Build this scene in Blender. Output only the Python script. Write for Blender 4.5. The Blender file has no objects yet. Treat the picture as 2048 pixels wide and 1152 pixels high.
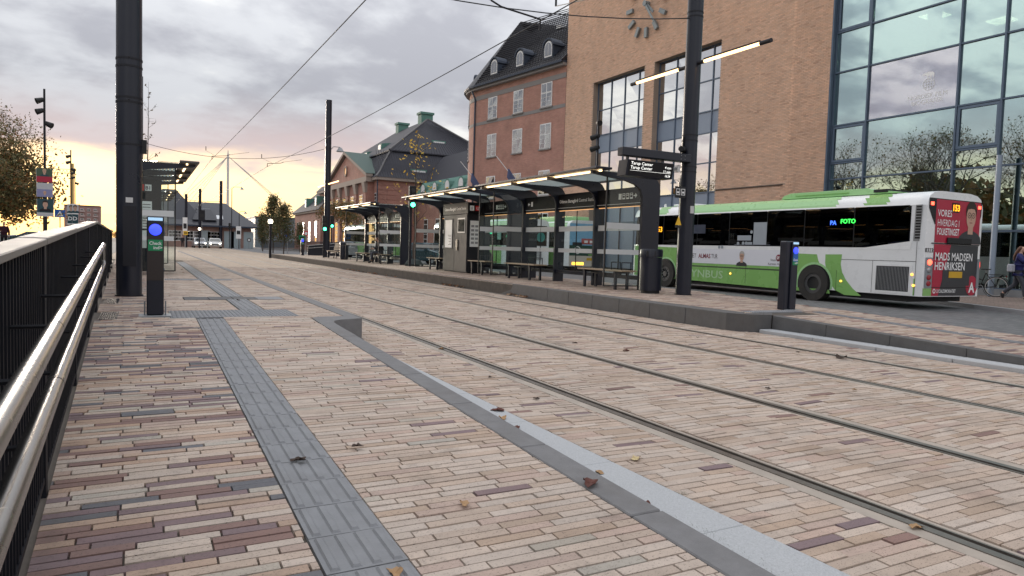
import bpy, bmesh, math, random
import numpy as np
from mathutils import Vector
random.seed(7)
RNG = np.random.default_rng(7)
SC = bpy.context.scene
COL = SC.collection
PI = math.pi

# ---------------------------------------------------------------- camera
# world: X to the right across the tracks, Y along the tracks, Z up, metres; top of the rails is z = 0
CAM_H = 1.205
FPX = 1390.0
R = np.array([[0.883725, 0.00105835, 0.46800535], [-0.46700251, -0.06347371, 0.88197491], [0.03063948, -0.99798295, -0.05559905]])
cd = bpy.data.cameras.new('camera')
cd.sensor_width = 36.0
cd.lens = FPX / 2048 * 36.0
cd.clip_end = 3000
cam = bpy.data.objects.new('camera', cd)
COL.objects.link(cam)
from mathutils import Matrix
mw = Matrix.Identity(4)
for i in range(3):
    mw[i][0] = R[i][0]; mw[i][1] = -R[i][1]; mw[i][2] = -R[i][2]
mw[2][3] = CAM_H
cam.matrix_world = mw
SC.camera = cam

# ---------------------------------------------------------------- sky, sun, exposure
SUN_AZ = math.radians(-6)      # clockwise from +Y
SUN_EL = math.radians(4)
W = bpy.data.worlds.new('World'); SC.world = W; W.use_nodes = True
def nodes_of(tree):
    N = tree.nodes; L = tree.links
    def new(t, **kw):
        n = N.new(t)
        for k, v in kw.items():
            if k.startswith('i_'):
                key = k[2:]
                key = int(key) if key.isdigit() else key.replace('_', ' ')
                n.inputs[key].default_value = v
            else: setattr(n, k, v)
        return n
    def math_(op, a, b=None, clamp=False):
        n = N.new('ShaderNodeMath'); n.operation = op; n.use_clamp = clamp
        for i, s in enumerate((a, b)):
            if s is None: continue
            if isinstance(s, (int, float)): n.inputs[i].default_value = s
            else: L.new(s, n.inputs[i])
        return n.outputs[0]
    def mix(f, a, b, blend='MIX'):
        n = N.new('ShaderNodeMix'); n.data_type = 'RGBA'; n.blend_type = blend
        for s, i in ((f, 0), (a, 6), (b, 7)):
            if isinstance(s, (int, float)): n.inputs[i].default_value = s
            elif isinstance(s, tuple): n.inputs[i].default_value = (*s[:3], 1)
            else: L.new(s, n.inputs[i])
        return n.outputs[2]
    def smooth(v, a, b):
        n = N.new('ShaderNodeMapRange'); n.interpolation_type = 'SMOOTHSTEP'
        L.new(v, n.inputs[0]); n.inputs[1].default_value = a; n.inputs[2].default_value = b
        return n.outputs[0]
    return N, L, new, math_, mix, smooth
def build_world():
    t = W.node_tree; t.nodes.clear()
    N, L, new, m, mix, smooth = nodes_of(t)
    out = new('ShaderNodeOutputWorld'); bg = new('ShaderNodeBackground'); bg.inputs[1].default_value = 0.1
    sky = new('ShaderNodeTexSky'); sky.sky_type = 'NISHITA'; sky.sun_disc = False
    sky.sun_elevation = SUN_EL; sky.sun_rotation = SUN_AZ; sky.air_density = 1.0; sky.dust_density = 1.2; sky.ozone_density = 1.0
    tc = new('ShaderNodeTexCoord')
    sep = new('ShaderNodeSeparateXYZ'); L.new(tc.outputs['Generated'], sep.inputs[0])
    x, y, z = sep.outputs
    zc = m('MAXIMUM', z, 0.0)
    zz = m('ADD', zc, 0.30)
    u = m('DIVIDE', x, zz); v = m('DIVIDE', y, zz)
    cmb = new('ShaderNodeCombineXYZ'); L.new(u, cmb.inputs[0]); L.new(v, cmb.inputs[1])
    mp = new('ShaderNodeMapping'); L.new(cmb.outputs[0], mp.inputs[0])
    mp.inputs['Rotation'].default_value = (0, 0, math.radians(-12)); mp.inputs['Scale'].default_value = (1.15, 1.4, 1); mp.inputs['Location'].default_value = (3.1, 1.7, 0)
    n1 = new('ShaderNodeTexNoise', i_Scale=1.5, i_Detail=8.0, i_Roughness=0.52, i_Distortion=0.15); L.new(mp.outputs[0], n1.inputs['Vector'])
    n2 = new('ShaderNodeTexNoise', i_Scale=4.2, i_Detail=7.0, i_Roughness=0.55, i_Distortion=0.15); L.new(mp.outputs[0], n2.inputs['Vector'])
    n3 = new('ShaderNodeTexNoise', i_Scale=0.7, i_Detail=4.0, i_Roughness=0.5); L.new(mp.outputs[0], n3.inputs['Vector'])
    a = m('ADD', m('MULTIPLY', n1.outputs[0], 0.65), m('MULTIPLY', n2.outputs[0], 0.35))
    light = smooth(a, 0.42, 0.575)
    # overcast: grey lavender bellies, pale thin places
    base = mix(light, (1.74, 1.78, 1.97), (2.66, 2.73, 2.88))
    thin = smooth(m('ADD', m('MULTIPLY', n1.outputs[0], 0.5), m('MULTIPLY', n3.outputs[0], 0.5)), 0.51, 0.575)
    thin = m('MULTIPLY', thin, smooth(n2.outputs[0], 0.40, 0.55))
    base = mix(m('MULTIPLY', thin, 0.95), base, (3.9, 3.92, 3.8))
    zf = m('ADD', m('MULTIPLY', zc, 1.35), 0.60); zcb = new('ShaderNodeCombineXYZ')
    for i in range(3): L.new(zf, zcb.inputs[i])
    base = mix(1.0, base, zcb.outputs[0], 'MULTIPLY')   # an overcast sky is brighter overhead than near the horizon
    # warm light low down under the cloud deck, strongest around the sun's azimuth
    dt = new('ShaderNodeVectorMath', operation='DOT_PRODUCT'); L.new(tc.outputs['Generated'], dt.inputs[0])
    dt.inputs[1].default_value = (math.sin(SUN_AZ), math.cos(SUN_AZ), 0.0)
    az = smooth(dt.outputs['Value'], -0.9, 0.95)
    wob = m('MULTIPLY', m('SUBTRACT', a, 0.5), 0.16)
    el = m('ADD', zc, wob)
    peach = mix(az, (1.85, 1.72, 1.9), (2.75, 2.15, 2.05))
    lowm = m('MULTIPLY', m('SUBTRACT', 1.0, smooth(el, 0.10, 0.20)), 0.7)
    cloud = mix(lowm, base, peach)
    glow = mix(az, (2.2, 2.0, 2.0), (3.9, 3.3, 2.35))
    glow = mix(m('MULTIPLY', m('SUBTRACT', 1.0, smooth(zc, 0.0, 0.12)), m('MULTIPLY', az, 0.75)), glow, (4.3, 3.4, 1.95))
    clear = mix(0.12, glow, sky.outputs[0])
    gap = m('SUBTRACT', 1.0, smooth(el, 0.075, 0.125))
    streak = new('ShaderNodeTexNoise', i_Scale=3.0, i_Detail=5.0); 
    mp2 = new('ShaderNodeMapping'); L.new(tc.outputs['Generated'], mp2.inputs[0]); mp2.inputs['Scale'].default_value = (1.2, 1.2, 16)
    L.new(mp2.outputs[0], streak.inputs['Vector'])
    st = smooth(streak.outputs[0], 0.56, 0.70)
    clear = mix(m('MULTIPLY', st, 0.55), clear, peach)
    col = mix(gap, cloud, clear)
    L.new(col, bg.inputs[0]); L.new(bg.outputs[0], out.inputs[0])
build_world()
sd = bpy.data.lights.new('sun', 'SUN'); sd.energy = 0.8; sd.angle = math.radians(14); sd.color = (1.0, 0.86, 0.72)
sun = bpy.data.objects.new('sun', sd); COL.objects.link(sun)
sdir = Vector((math.sin(SUN_AZ) * math.cos(SUN_EL), math.cos(SUN_AZ) * math.cos(SUN_EL), math.sin(SUN_EL)))
sun.rotation_euler = sdir.to_track_quat('Z', 'Y').to_euler()
sun.location = (0, 0, 60)
SC.view_settings.view_transform = 'Standard'; SC.view_settings.look = 'None'; SC.view_settings.gamma = 1
SC.view_settings.use_curve_mapping = False
SC.view_settings.exposure = 1.66
SC.cycles.use_denoising = True
SC.cycles.max_bounces = 8; SC.cycles.transparent_max_bounces = 24; SC.cycles.diffuse_bounces = 3; SC.cycles.glossy_bounces = 4
SC.cycles.caustics_reflective = False; SC.cycles.caustics_refractive = False

# ---------------------------------------------------------------- helpers
def at(px, py, X=None, Y=None, Z=None):
    """where the sight line through a measured point of the photograph meets a real plane of the place"""
    d = R @ np.array([px - 1024.0, py - 576.0, FPX])
    if X is not None: t = X / d[0]
    elif Y is not None: t = Y / d[1]
    else: t = (Z - CAM_H) / d[2]
    return Vector((d[0] * t, d[1] * t, CAM_H + d[2] * t))
def proj(P):
    c = R.T @ np.array([P[0], P[1], P[2] - CAM_H])
    return 1024 + FPX * c[0] / c[2], 576 + FPX * c[1] / c[2], c[2]
def lin(r, g, b):
    def f(c):
        c /= 255.0
        return c / 12.92 if c <= 0.04045 else ((c + 0.055) / 1.055) ** 2.4
    return (f(r), f(g), f(b))
MATS = {}
def mat(name, col, rough=0.6, metal=0.0, var=0.12, scale=6.0, bump=0.0, bscale=None, coat=0.0, attr=None, spec=0.5, stretch=None, dirt=0.0):
    if name in MATS: return MATS[name]
    M = bpy.data.materials.new(name); M.use_nodes = True; MATS[name] = M
    N, L, new, m, mix, smooth = nodes_of(M.node_tree)
    b = N['Principled BSDF']
    b.inputs['Roughness'].default_value = rough; b.inputs['Metallic'].default_value = metal
    b.inputs['Coat Weight'].default_value = coat; b.inputs['Coat Roughness'].default_value = 0.08
    b.inputs['Specular IOR Level'].default_value = spec
    g = new('ShaderNodeNewGeometry')
    pos = g.outputs['Position']
    if stretch:
        mp = new('ShaderNodeMapping'); L.new(pos, mp.inputs[0]); mp.inputs['Scale'].default_value = stretch; pos = mp.outputs[0]
    n = new('ShaderNodeTexNoise', i_Scale=scale, i_Detail=5.0, i_Roughness=0.6); L.new(pos, n.inputs['Vector'])
    if attr:
        at_ = new('ShaderNodeAttribute'); at_.attribute_name = attr; base = at_.outputs['Color']
    else:
        base = tuple(col)
    k = m('ADD', m('MULTIPLY', m('SUBTRACT', n.outputs[0], 0.5), 2.0 * var), 1.0)
    cb = new('ShaderNodeCombineXYZ')
    for i in range(3): L.new(k, cb.inputs[i])
    c = mix(1.0, base, cb.outputs[0], 'MULTIPLY')
    if dirt:
        n2 = new('ShaderNodeTexNoise', i_Scale=1.7, i_Detail=6.0, i_Roughness=0.7); L.new(g.outputs['Position'], n2.inputs['Vector'])
        c = mix(m('MULTIPLY', smooth(n2.outputs[0], 0.45, 0.75), dirt), c, (0.09, 0.075, 0.06))
    L.new(c, b.inputs['Base Color'])
    rr = m('ADD', m('MULTIPLY', m('SUBTRACT', n.outputs[0], 0.5), 0.25), rough, clamp=True)
    L.new(rr, b.inputs['Roughness'])
    if bump:
        nb = new('ShaderNodeTexNoise', i_Scale=bscale or scale * 4, i_Detail=4.0); L.new(pos, nb.inputs['Vector'])
        bp = new('ShaderNodeBump', i_Strength=bump, i_Distance=0.01); L.new(nb.outputs[0], bp.inputs['Height']); L.new(bp.outputs[0], b.inputs['Normal'])
    return M
def emit(name, col, s):
    if name in MATS: return MATS[name]
    M = bpy.data.materials.new(name); M.use_nodes = True; MATS[name] = M
    b = M.node_tree.nodes['Principled BSDF']
    b.inputs['Base Color'].default_value = (*col, 1); b.inputs['Emission Color'].default_value = (*col, 1); b.inputs['Emission Strength'].default_value = s
    b.inputs['Roughness'].default_value = 0.3
    return M
def glass(name, tint=(0.9, 0.95, 0.93), refl=0.06, rough=0.0, rtint=(1, 1, 1), wave=0.0, wscale=0.6):
    """a pane: part clear, part mirror, more mirror at a glancing angle"""
    if name in MATS: return MATS[name]
    M = bpy.data.materials.new(name); M.use_nodes = True; MATS[name] = M
    N, L, new, m, mix, smooth = nodes_of(M.node_tree); N.clear()
    out = new('ShaderNodeOutputMaterial'); tr = new('ShaderNodeBsdfTransparent'); gl = new('ShaderNodeBsdfGlossy'); mx = new('ShaderNodeMixShader')
    tr.inputs[0].default_value = (*tint, 1); gl.inputs[0].default_value = (*rtint, 1); gl.inputs['Roughness'].default_value = rough
    g = new('ShaderNodeNewGeometry'); dt = new('ShaderNodeVectorMath', operation='DOT_PRODUCT')
    L.new(g.outputs['Incoming'], dt.inputs[0]); L.new(g.outputs['Normal'], dt.inputs[1])
    fr = m('POWER', m('SUBTRACT', 1.0, m('ABSOLUTE', dt.outputs['Value']), clamp=True), 5.0)
    f = m('ADD', m('MULTIPLY', fr, 0.9 * (1 - refl)), refl + 0.025, clamp=True)
    if wave:
        nz = new('ShaderNodeTexNoise', i_Scale=wscale, i_Detail=1.0); L.new(g.outputs['Position'], nz.inputs['Vector'])
        bp = new('ShaderNodeBump', i_Strength=wave, i_Distance=0.05); L.new(nz.outputs[0], bp.inputs['Height']); L.new(bp.outputs[0], gl.inputs['Normal'])
    L.new(f, mx.inputs[0]); L.new(tr.outputs[0], mx.inputs[1]); L.new(gl.outputs[0], mx.inputs[2]); L.new(mx.outputs[0], out.inputs[0])
    return M
ORG = {}
class MB:
    def __init__(s): s.v = []; s.f = []
    def add(s, vs, fs):
        o = len(s.v); s.v += [tuple(p) for p in vs]; s.f += [tuple(i + o for i in q) for q in fs]; return s
    def box(s, x0, x1, y0, y1, z0, z1):
        return s.hexa([(x0, y0, z0), (x1, y0, z0), (x1, y1, z0), (x0, y1, z0), (x0, y0, z1), (x1, y0, z1), (x1, y1, z1), (x0, y1, z1)])
    def hexa(s, p):
        return s.add(p, [(3, 2, 1, 0), (4, 5, 6, 7), (0, 1, 5, 4), (1, 2, 6, 5), (2, 3, 7, 6), (3, 0, 4, 7)])
    def poly(s, pts): return s.add(pts, [tuple(range(len(pts)))])
    def prism(s, pts, vec):
        n = len(pts); v = Vector(vec); p = [Vector(q) for q in pts]
        fs = [tuple(range(n - 1, -1, -1)), tuple(range(n, 2 * n))] + [(i, (i + 1) % n, n + (i + 1) % n, n + i) for i in range(n)]
        return s.add(p + [q + v for q in p], fs)
    def cyl(s, a, b, r, r2=None, n=12):
        a = Vector(a); b = Vector(b); r2 = r if r2 is None else r2
        d = (b - a).normalized(); u = d.orthogonal().normalized(); w = d.cross(u)
        v = []
        for c, rad in ((a, r), (b, r2)):
            for i in range(n):
                t = 2 * PI * i / n; v.append(c + (u * math.cos(t) + w * math.sin(t)) * rad)
        return s.add(v, [(i, (i + 1) % n, n + (i + 1) % n, n + i) for i in range(n)] + [tuple(range(n - 1, -1, -1)), tuple(range(n, 2 * n))])
    def tube(s, path, r, n=6):
        for a, b in zip(path, path[1:]): s.cyl(a, b, r, n=n)
        return s
    def ring(s, c, ax, r, w, th, n=24):
        """flat ring (r outer, r - w inner) of thickness th along ax"""
        c = Vector(c); ax = Vector(ax).normalized(); u = ax.orthogonal().normalized(); q = ax.cross(u); v = []
        for o in (0, th):
            for rad in (r, r - w):
                for i in range(n):
                    t = 2 * PI * i / n; v.append(c + ax * o + (u * math.cos(t) + q * math.sin(t)) * rad)
        f = []
        for i in range(n):
            j = (i + 1) % n
            f += [(i, j, n + j, n + i), (2 * n + i, 3 * n + i, 3 * n + j, 2 * n + j), (i, 2 * n + i, 2 * n + j, j), (n + i, n + j, 3 * n + j, 3 * n + i)]
        return s.add(v, f)
    def ball(s, c, r, n=12, m_=8):
        rx, ry, rz = r if isinstance(r, (tuple, list)) else (r, r, r)
        v = [(c[0], c[1], c[2] - rz)]
        for j in range(1, m_):
            p = -PI / 2 + PI * j / m_
            for i in range(n):
                t = 2 * PI * i / n; v.append((c[0] + rx * math.cos(p) * math.cos(t), c[1] + ry * math.cos(p) * math.sin(t), c[2] + rz * math.sin(p)))
        v.append((c[0], c[1], c[2] + rz)); last = len(v) - 1
        f = [(0, 1 + (i + 1) % n, 1 + i) for i in range(n)]
        for j in range(m_ - 2):
            for i in range(n):
                a = 1 + j * n + i; b = 1 + j * n + (i + 1) % n; f.append((a, b, b + n, a + n))
        f += [(last, 1 + (m_ - 2) * n + i, 1 + (m_ - 2) * n + (i + 1) % n) for i in range(n)]
        return s.add(v, f)
    def loft(s, secs):
        n = len(secs[0]); o = [p for q in secs for p in q]
        f = []
        for k in range(len(secs) - 1):
            for i in range(n):
                j = (i + 1) % n; f.append((k * n + i, k * n + j, (k + 1) * n + j, (k + 1) * n + i))
        f += [tuple(range(n - 1, -1, -1)), tuple(range((len(secs) - 1) * n, len(secs) * n))]
        return s.add(o, f)
    def build(s, name, m_, parent=None, smooth=False, bevel=0.0, fix=True):
        if parent is not None: org = ORG[parent.name]
        else:
            a = np.array(s.v); org = Vector(((a[:, 0].min() + a[:, 0].max()) / 2, (a[:, 1].min() + a[:, 1].max()) / 2, a[:, 2].min()))
        me = bpy.data.meshes.new(name)
        me.from_pydata([(p[0] - org[0], p[1] - org[1], p[2] - org[2]) for p in s.v], [], s.f)
        if fix or bevel:
            bm = bmesh.new(); bm.from_mesh(me); bmesh.ops.recalc_face_normals(bm, faces=bm.faces)
            if bevel: bmesh.ops.bevel(bm, geom=bm.edges[:], offset=bevel, segments=1, affect='EDGES', clamp_overlap=True)
            bm.to_mesh(me); bm.free()
        if m_: me.materials.append(m_)
        if smooth:
            me.polygons.foreach_set('use_smooth', [True] * len(me.polygons))
            try: me.set_sharp_from_angle(angle=math.radians(40))
            except Exception: pass
        o = bpy.data.objects.new(name, me); COL.objects.link(o)
        if parent is None: o.location = org
        else: o.parent = parent
        ORG[o.name] = org
        return o
def tag(o, label, cat, group=None):
    o['label'] = label; o['category'] = cat
    if group: o['group'] = group
    return o
def thing(name, loc, label, cat, group=None):
    o = bpy.data.objects.new(name, None); COL.objects.link(o); o.location = loc; o.empty_display_size = 0.2
    ORG[o.name] = Vector(loc); return tag(o, label, cat, group)
def struct(name, mb, m_, **k):
    o = mb.build(name, m_, **k); o['kind'] = 'structure'; return o
def dup(root, loc, label=None, rz=None, scale=None):
    kids = {}
    for o in bpy.data.objects:
        if o.parent: kids.setdefault(o.parent.name, []).append(o)
    def rec(o, par):
        c = o.copy(); COL.objects.link(c)
        if par is not None: c.parent = par
        for ch in kids.get(o.name, []): rec(ch, c)
        return c
    c = rec(root, None); c.location = loc
    if label: c['label'] = label
    if rz is not None: c.rotation_euler = (0, 0, rz)
    if scale is not None: c.scale = (scale,) * 3
    return c
def text(s, size, org, right, up, m_, parent, name='lettering', bold=0.0, ext=0.0015, width=None, align='LEFT'):
    cu = bpy.data.curves.new('t', 'FONT'); cu.body = s; cu.size = 1.0; cu.extrude = 0.0; cu.offset = bold; cu.align_x = align; cu.resolution_u = 2
    to = bpy.data.objects.new('t', cu); COL.objects.link(to)
    dg = bpy.context.evaluated_depsgraph_get(); me = bpy.data.meshes.new_from_object(to.evaluated_get(dg))
    COL.objects.unlink(to); bpy.data.objects.remove(to); bpy.data.curves.remove(cu)
    n = len(me.vertices); co = np.empty(n * 3); me.vertices.foreach_get('co', co); co = co.reshape(-1, 3)
    sx = size
    if width and n: sx = width / max(1e-6, co[:, 0].max() - co[:, 0].min())
    rt = np.array(Vector(right).normalized()); u = np.array(Vector(up).normalized()); nn = np.cross(rt, u)
    w = np.array(org)[None, :] + co[:, :1] * sx * rt + co[:, 1:2] * size * u + nn * ext
    w -= np.array(ORG[parent.name])[None, :]
    me.vertices.foreach_set('co', w.ravel()); me.materials.clear(); me.materials.append(m_)
    for p in me.polygons: p.material_index = 0
    me.name = name; me.update()
    o = bpy.data.objects.new(name, me); COL.objects.link(o); o.parent = parent; ORG[o.name] = ORG[parent.name]
    return o
def rects_mesh(name, rects, cols, fn, drop, m_, parent, jit=0.0, inset=0.0):
    """many bricks in one mesh; rect = (u0, u1, v0, v1), fn(u, v, w) gives the place, drop is how deep a brick goes"""
    V = []; F = []; C = []
    for k, ((a, b, c, d), cl) in enumerate(zip(rects, cols)):
        o = len(V); w = float(RNG.normal(0, jit)) if jit else 0.0; i = inset; q = RNG.normal(0, jit * .6, 4) if jit else (0, 0, 0, 0)
        V += [fn(a, c, -drop), fn(b, c, -drop), fn(b, d, -drop), fn(a, d, -drop), fn(a + i, c + i, w + q[0]), fn(b - i, c + i, w + q[1]), fn(b - i, d - i, w + q[2]), fn(a + i, d - i, w + q[3])]
        F += [(o + 4, o + 5, o + 6, o + 7), (o, o + 1, o + 5, o + 4), (o + 1, o + 2, o + 6, o + 5), (o + 2, o + 3, o + 7, o + 6), (o + 3, o, o + 4, o + 7)]
        C += [(*cl, 1.0)] * 8
    org = ORG[parent.name] if parent is not None else Vector((0, 0, 0))
    me = bpy.data.meshes.new(name)
    A = np.array(V) - np.array(org)[None, :]
    me.from_pydata([tuple(p) for p in A], [], F)
    ca = me.color_attributes.new('bc', 'FLOAT_COLOR', 'POINT'); ca.data.foreach_set('color', np.array(C, dtype=np.float32).ravel())
    me.materials.append(m_)
    o = bpy.data.objects.new(name, me); COL.objects.link(o)
    if parent is not None: o.parent = parent
    ORG[o.name] = org
    return o
UPZ = (0, 0, 1)
# ---------------------------------------------------------------- materials
def paver_mat(name, rough=0.82):
    M = bpy.data.materials.new(name); M.use_nodes = True; MATS[name] = M
    N, L, new, m, mix, smooth = nodes_of(M.node_tree); b = N['Principled BSDF']
    g = new('ShaderNodeNewGeometry'); at_ = new('ShaderNodeAttribute'); at_.attribute_name = 'bc'
    n = new('ShaderNodeTexNoise', i_Scale=9.0, i_Detail=6.0, i_Roughness=0.65); L.new(g.outputs['Position'], n.inputs['Vector'])
    n0 = new('ShaderNodeTexNoise', i_Scale=0.7, i_Detail=5.0, i_Roughness=0.6); L.new(g.outputs['Position'], n0.inputs['Vector'])
    mp = new('ShaderNodeMapping'); L.new(g.outputs['Position'], mp.inputs[0]); mp.inputs['Scale'].default_value = (90, 170, 90)
    sp = new('ShaderNodeTexNoise', i_Scale=1.0, i_Detail=3.0, i_Roughness=0.7); L.new(mp.outputs[0], sp.inputs['Vector'])
    k = m('ADD', m('MULTIPLY', n.outputs[0], 0.36), m('ADD', m('MULTIPLY', n0.outputs[0], 0.45), 0.6))
    cb = new('ShaderNodeCombineXYZ')
    for i in range(3): L.new(k, cb.inputs[i])
    c = mix(1.0, at_.outputs['Color'], cb.outputs[0], 'MULTIPLY')
    c = mix(m('MULTIPLY', smooth(sp.outputs[0], 0.58, 0.66), 0.7), c, (0.05, 0.042, 0.04))
    n4 = new('ShaderNodeTexNoise', i_Scale=2.3, i_Detail=7.0, i_Roughness=0.75); L.new(g.outputs['Position'], n4.inputs['Vector'])
    c = mix(m('MULTIPLY', smooth(n4.outputs[0], 0.53, 0.72), 0.42), c, (0.12, 0.10, 0.085))
    vo = new('ShaderNodeTexVoronoi', i_Scale=2.6); L.new(g.outputs['Position'], vo.inputs['Vector'])
    n5 = new('ShaderNodeTexNoise', i_Scale=1.1, i_Detail=2.0); L.new(g.outputs['Position'], n5.inputs['Vector'])
    gum = m('MULTIPLY', m('SUBTRACT', 1.0, smooth(vo.outputs['Distance'], 0.018, 0.05)), smooth(n5.outputs[0], 0.5, 0.58))
    c = mix(m('MULTIPLY', gum, 0.55), c, (0.075, 0.07, 0.068))
    mp3 = new('ShaderNodeMapping'); L.new(g.outputs['Position'], mp3.inputs[0]); mp3.inputs['Scale'].default_value = (2.2, 0.16, 1)
    n6 = new('ShaderNodeTexNoise', i_Scale=1.0, i_Detail=5.0, i_Roughness=0.6); L.new(mp3.outputs[0], n6.inputs['Vector'])
    c = mix(m('MULTIPLY', smooth(n6.outputs[0], 0.52, 0.72), 0.32), c, (0.13, 0.105, 0.088))
    L.new(c, b.inputs['Base Color']); b.inputs['Specular IOR Level'].default_value = 0.35
    L.new(m('ADD', m('MULTIPLY', n.outputs[0], 0.3), rough - 0.2), b.inputs['Roughness'])
    bp = new('ShaderNodeBump', i_Strength=0.35, i_Distance=0.004); L.new(sp.outputs[0], bp.inputs['Height']); L.new(bp.outputs[0], b.inputs['Normal'])
    return M
def brickwork_mat(name, c1, c2, mortar, bw, bh, ms=0.012, rough=0.85, axes='XY', bump=0.4):
    """brick pattern for surfaces too far away to pick the pieces apart"""
    M = bpy.data.materials.new(name); M.use_nodes = True; MATS[name] = M
    N, L, new, m, mix, smooth = nodes_of(M.node_tree); b = N['Principled BSDF']
    g = new('ShaderNodeNewGeometry'); sp = new('ShaderNodeSeparateXYZ'); L.new(g.outputs['Position'], sp.inputs[0])
    cb = new('ShaderNodeCombineXYZ'); ix = {'X': 0, 'Y': 1, 'Z': 2}
    if axes == 'SZ': L.new(m('ADD', sp.outputs[0], sp.outputs[1]), cb.inputs[0]); L.new(sp.outputs[2], cb.inputs[1])
    else: L.new(sp.outputs[ix[axes[0]]], cb.inputs[0]); L.new(sp.outputs[ix[axes[1]]], cb.inputs[1])
    br = new('ShaderNodeTexBrick', i_Scale=1.0); L.new(cb.outputs[0], br.inputs['Vector'])
    br.inputs['Color1'].default_value = (*c1, 1); br.inputs['Color2'].default_value = (*c2, 1); br.inputs['Mortar'].default_value = (*mortar, 1)
    br.inputs['Mortar Size'].default_value = ms; br.inputs['Brick Width'].default_value = bw; br.inputs['Row Height'].default_value = bh; br.inputs['Bias'].default_value = 0.0
    n = new('ShaderNodeTexNoise', i_Scale=0.8, i_Detail=7.0, i_Roughness=0.7); L.new(g.outputs['Position'], n.inputs['Vector'])
    k = m('ADD', m('MULTIPLY', n.outputs[0], 0.9), 0.55); c3 = new('ShaderNodeCombineXYZ')
    for i in range(3): L.new(k, c3.inputs[i])
    L.new(mix(1.0, br.outputs['Color'], c3.outputs[0], 'MULTIPLY'), b.inputs['Base Color']); b.inputs['Roughness'].default_value = rough
    bp = new('ShaderNodeBump', i_Strength=bump, i_Distance=0.006); L.new(br.outputs['Fac'], bp.inputs['Height']); bp.invert = True; L.new(bp.outputs[0], b.inputs['Normal'])
    return M
M_PAVER = paver_mat('paver')
M_WALLB = mat('wall_brick', (0.4, 0.25, 0.17), 0.88, var=0.22, scale=1.2, attr='bc', dirt=0.10, stretch=(1, 1, .35))
M_MORTAR = mat('joint_sand', (0.085, 0.072, 0.06), 0.95, var=0.7, scale=4)
M_NAVY = mat('anthracite_paint', (0.012, 0.0145, 0.025), 0.32, var=0.12, scale=3, spec=0.45)
M_NAVY2 = mat('graphite_paint', (0.018, 0.018, 0.023), 0.52, var=0.2, scale=3, spec=0.28)
M_BLACK = mat('black_matte', (0.006, 0.006, 0.007), 0.6)
M_STEEL = mat('brushed_steel', (0.27, 0.26, 0.245), 0.25, 1.0, var=0.06, scale=3)
M_RAIL = mat('rail_steel', (0.20, 0.18, 0.16), 0.42, 0.8, var=0.35, scale=9, dirt=0.25)
M_GROOVE = mat('rail_groove', (0.03, 0.024, 0.02), 0.8, var=0.3, scale=12)
M_SEAL = mat('rail_sealant', (0.37, 0.32, 0.27), 0.85, var=0.3, scale=5, dirt=0.35, bump=0.2)
M_KERB = mat('dark_kerb_stone', (0.175, 0.172, 0.174), 0.85, var=0.3, scale=11, bump=0.35, bscale=160, dirt=0.25)
M_KERBF = mat('kerb_face_stone', (0.10, 0.098, 0.098), 0.85, var=0.4, scale=5, bump=0.35, bscale=120, dirt=0.3)
def granite(name, base):
    M = mat(name, base, 0.8, var=0.45, scale=150, bump=0.3, bscale=220)
    return M
M_GRAN = granite('light_granite', (0.40, 0.41, 0.42))
M_TILE = mat('tactile_concrete', (0.23, 0.235, 0.245), 0.85, var=0.28, scale=7, bump=0.3, bscale=130, dirt=0.18)
M_SLAB = mat('dark_slab', (0.10, 0.10, 0.102), 0.8, var=0.3, scale=8, bump=0.2, bscale=120)
M_WHITE = mat('white_paint', (0.75, 0.75, 0.74), 0.4, var=0.06)
M_GREY = mat('grey_metal', (0.30, 0.31, 0.32), 0.4, 0.3, var=0.12)
M_PRINTW = mat('white_print', (0.85, 0.85, 0.84), 0.5, var=0.03)
M_PRINTK = mat('black_print', (0.012, 0.012, 0.014), 0.5, var=0.03)
M_CLEAR = glass('shelter_glass', (0.93, 0.97, 0.96), 0.0, wave=0.01)
M_FROST = mat('glass_manifestation', (0.62, 0.64, 0.64), 0.7, var=0.05)
M_WARM = emit('warm_light_tube', (1.0, 0.68, 0.36), 1.3)
M_WOOD = mat('bench_wood', (0.33, 0.25, 0.17), 0.65, var=0.3, scale=5, stretch=(20, 2, 20), bump=0.15)
M_TYRE = mat('tyre_rubber', (0.022, 0.021, 0.02), 0.85, var=0.3, scale=8, dirt=0.35)
M_BLUELED = emit('blue_reader_light', (0.03, 0.05, 1.0), 0.75)
M_GREENP = mat('green_label', (0.01, 0.23, 0.09), 0.5, var=0.05)
M_BLUEP = mat('blue_label', (0.02, 0.12, 0.42), 0.5, var=0.05)
M_LGREEN = emit('green_signal_lamp', (0.05, 1.0, 0.45), 3.5)
M_LRED = emit('red_lamp', (1.0, 0.06, 0.03), 2.2)
M_AMBER = emit('amber_lamp', (1.0, 0.45, 0.05), 1.2)
M_LEDO = emit('orange_led', (1.0, 0.36, 0.01), 0.7)
M_LEDW = emit('white_led_text', (1.0, 1.0, 0.95), 0.36)
M_SKIN = mat('skin', (0.55, 0.34, 0.25), 0.55, var=0.08, scale=14)
M_BARK = mat('bark', (0.085, 0.068, 0.055), 0.9, var=0.35, scale=14, bump=0.4)

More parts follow.
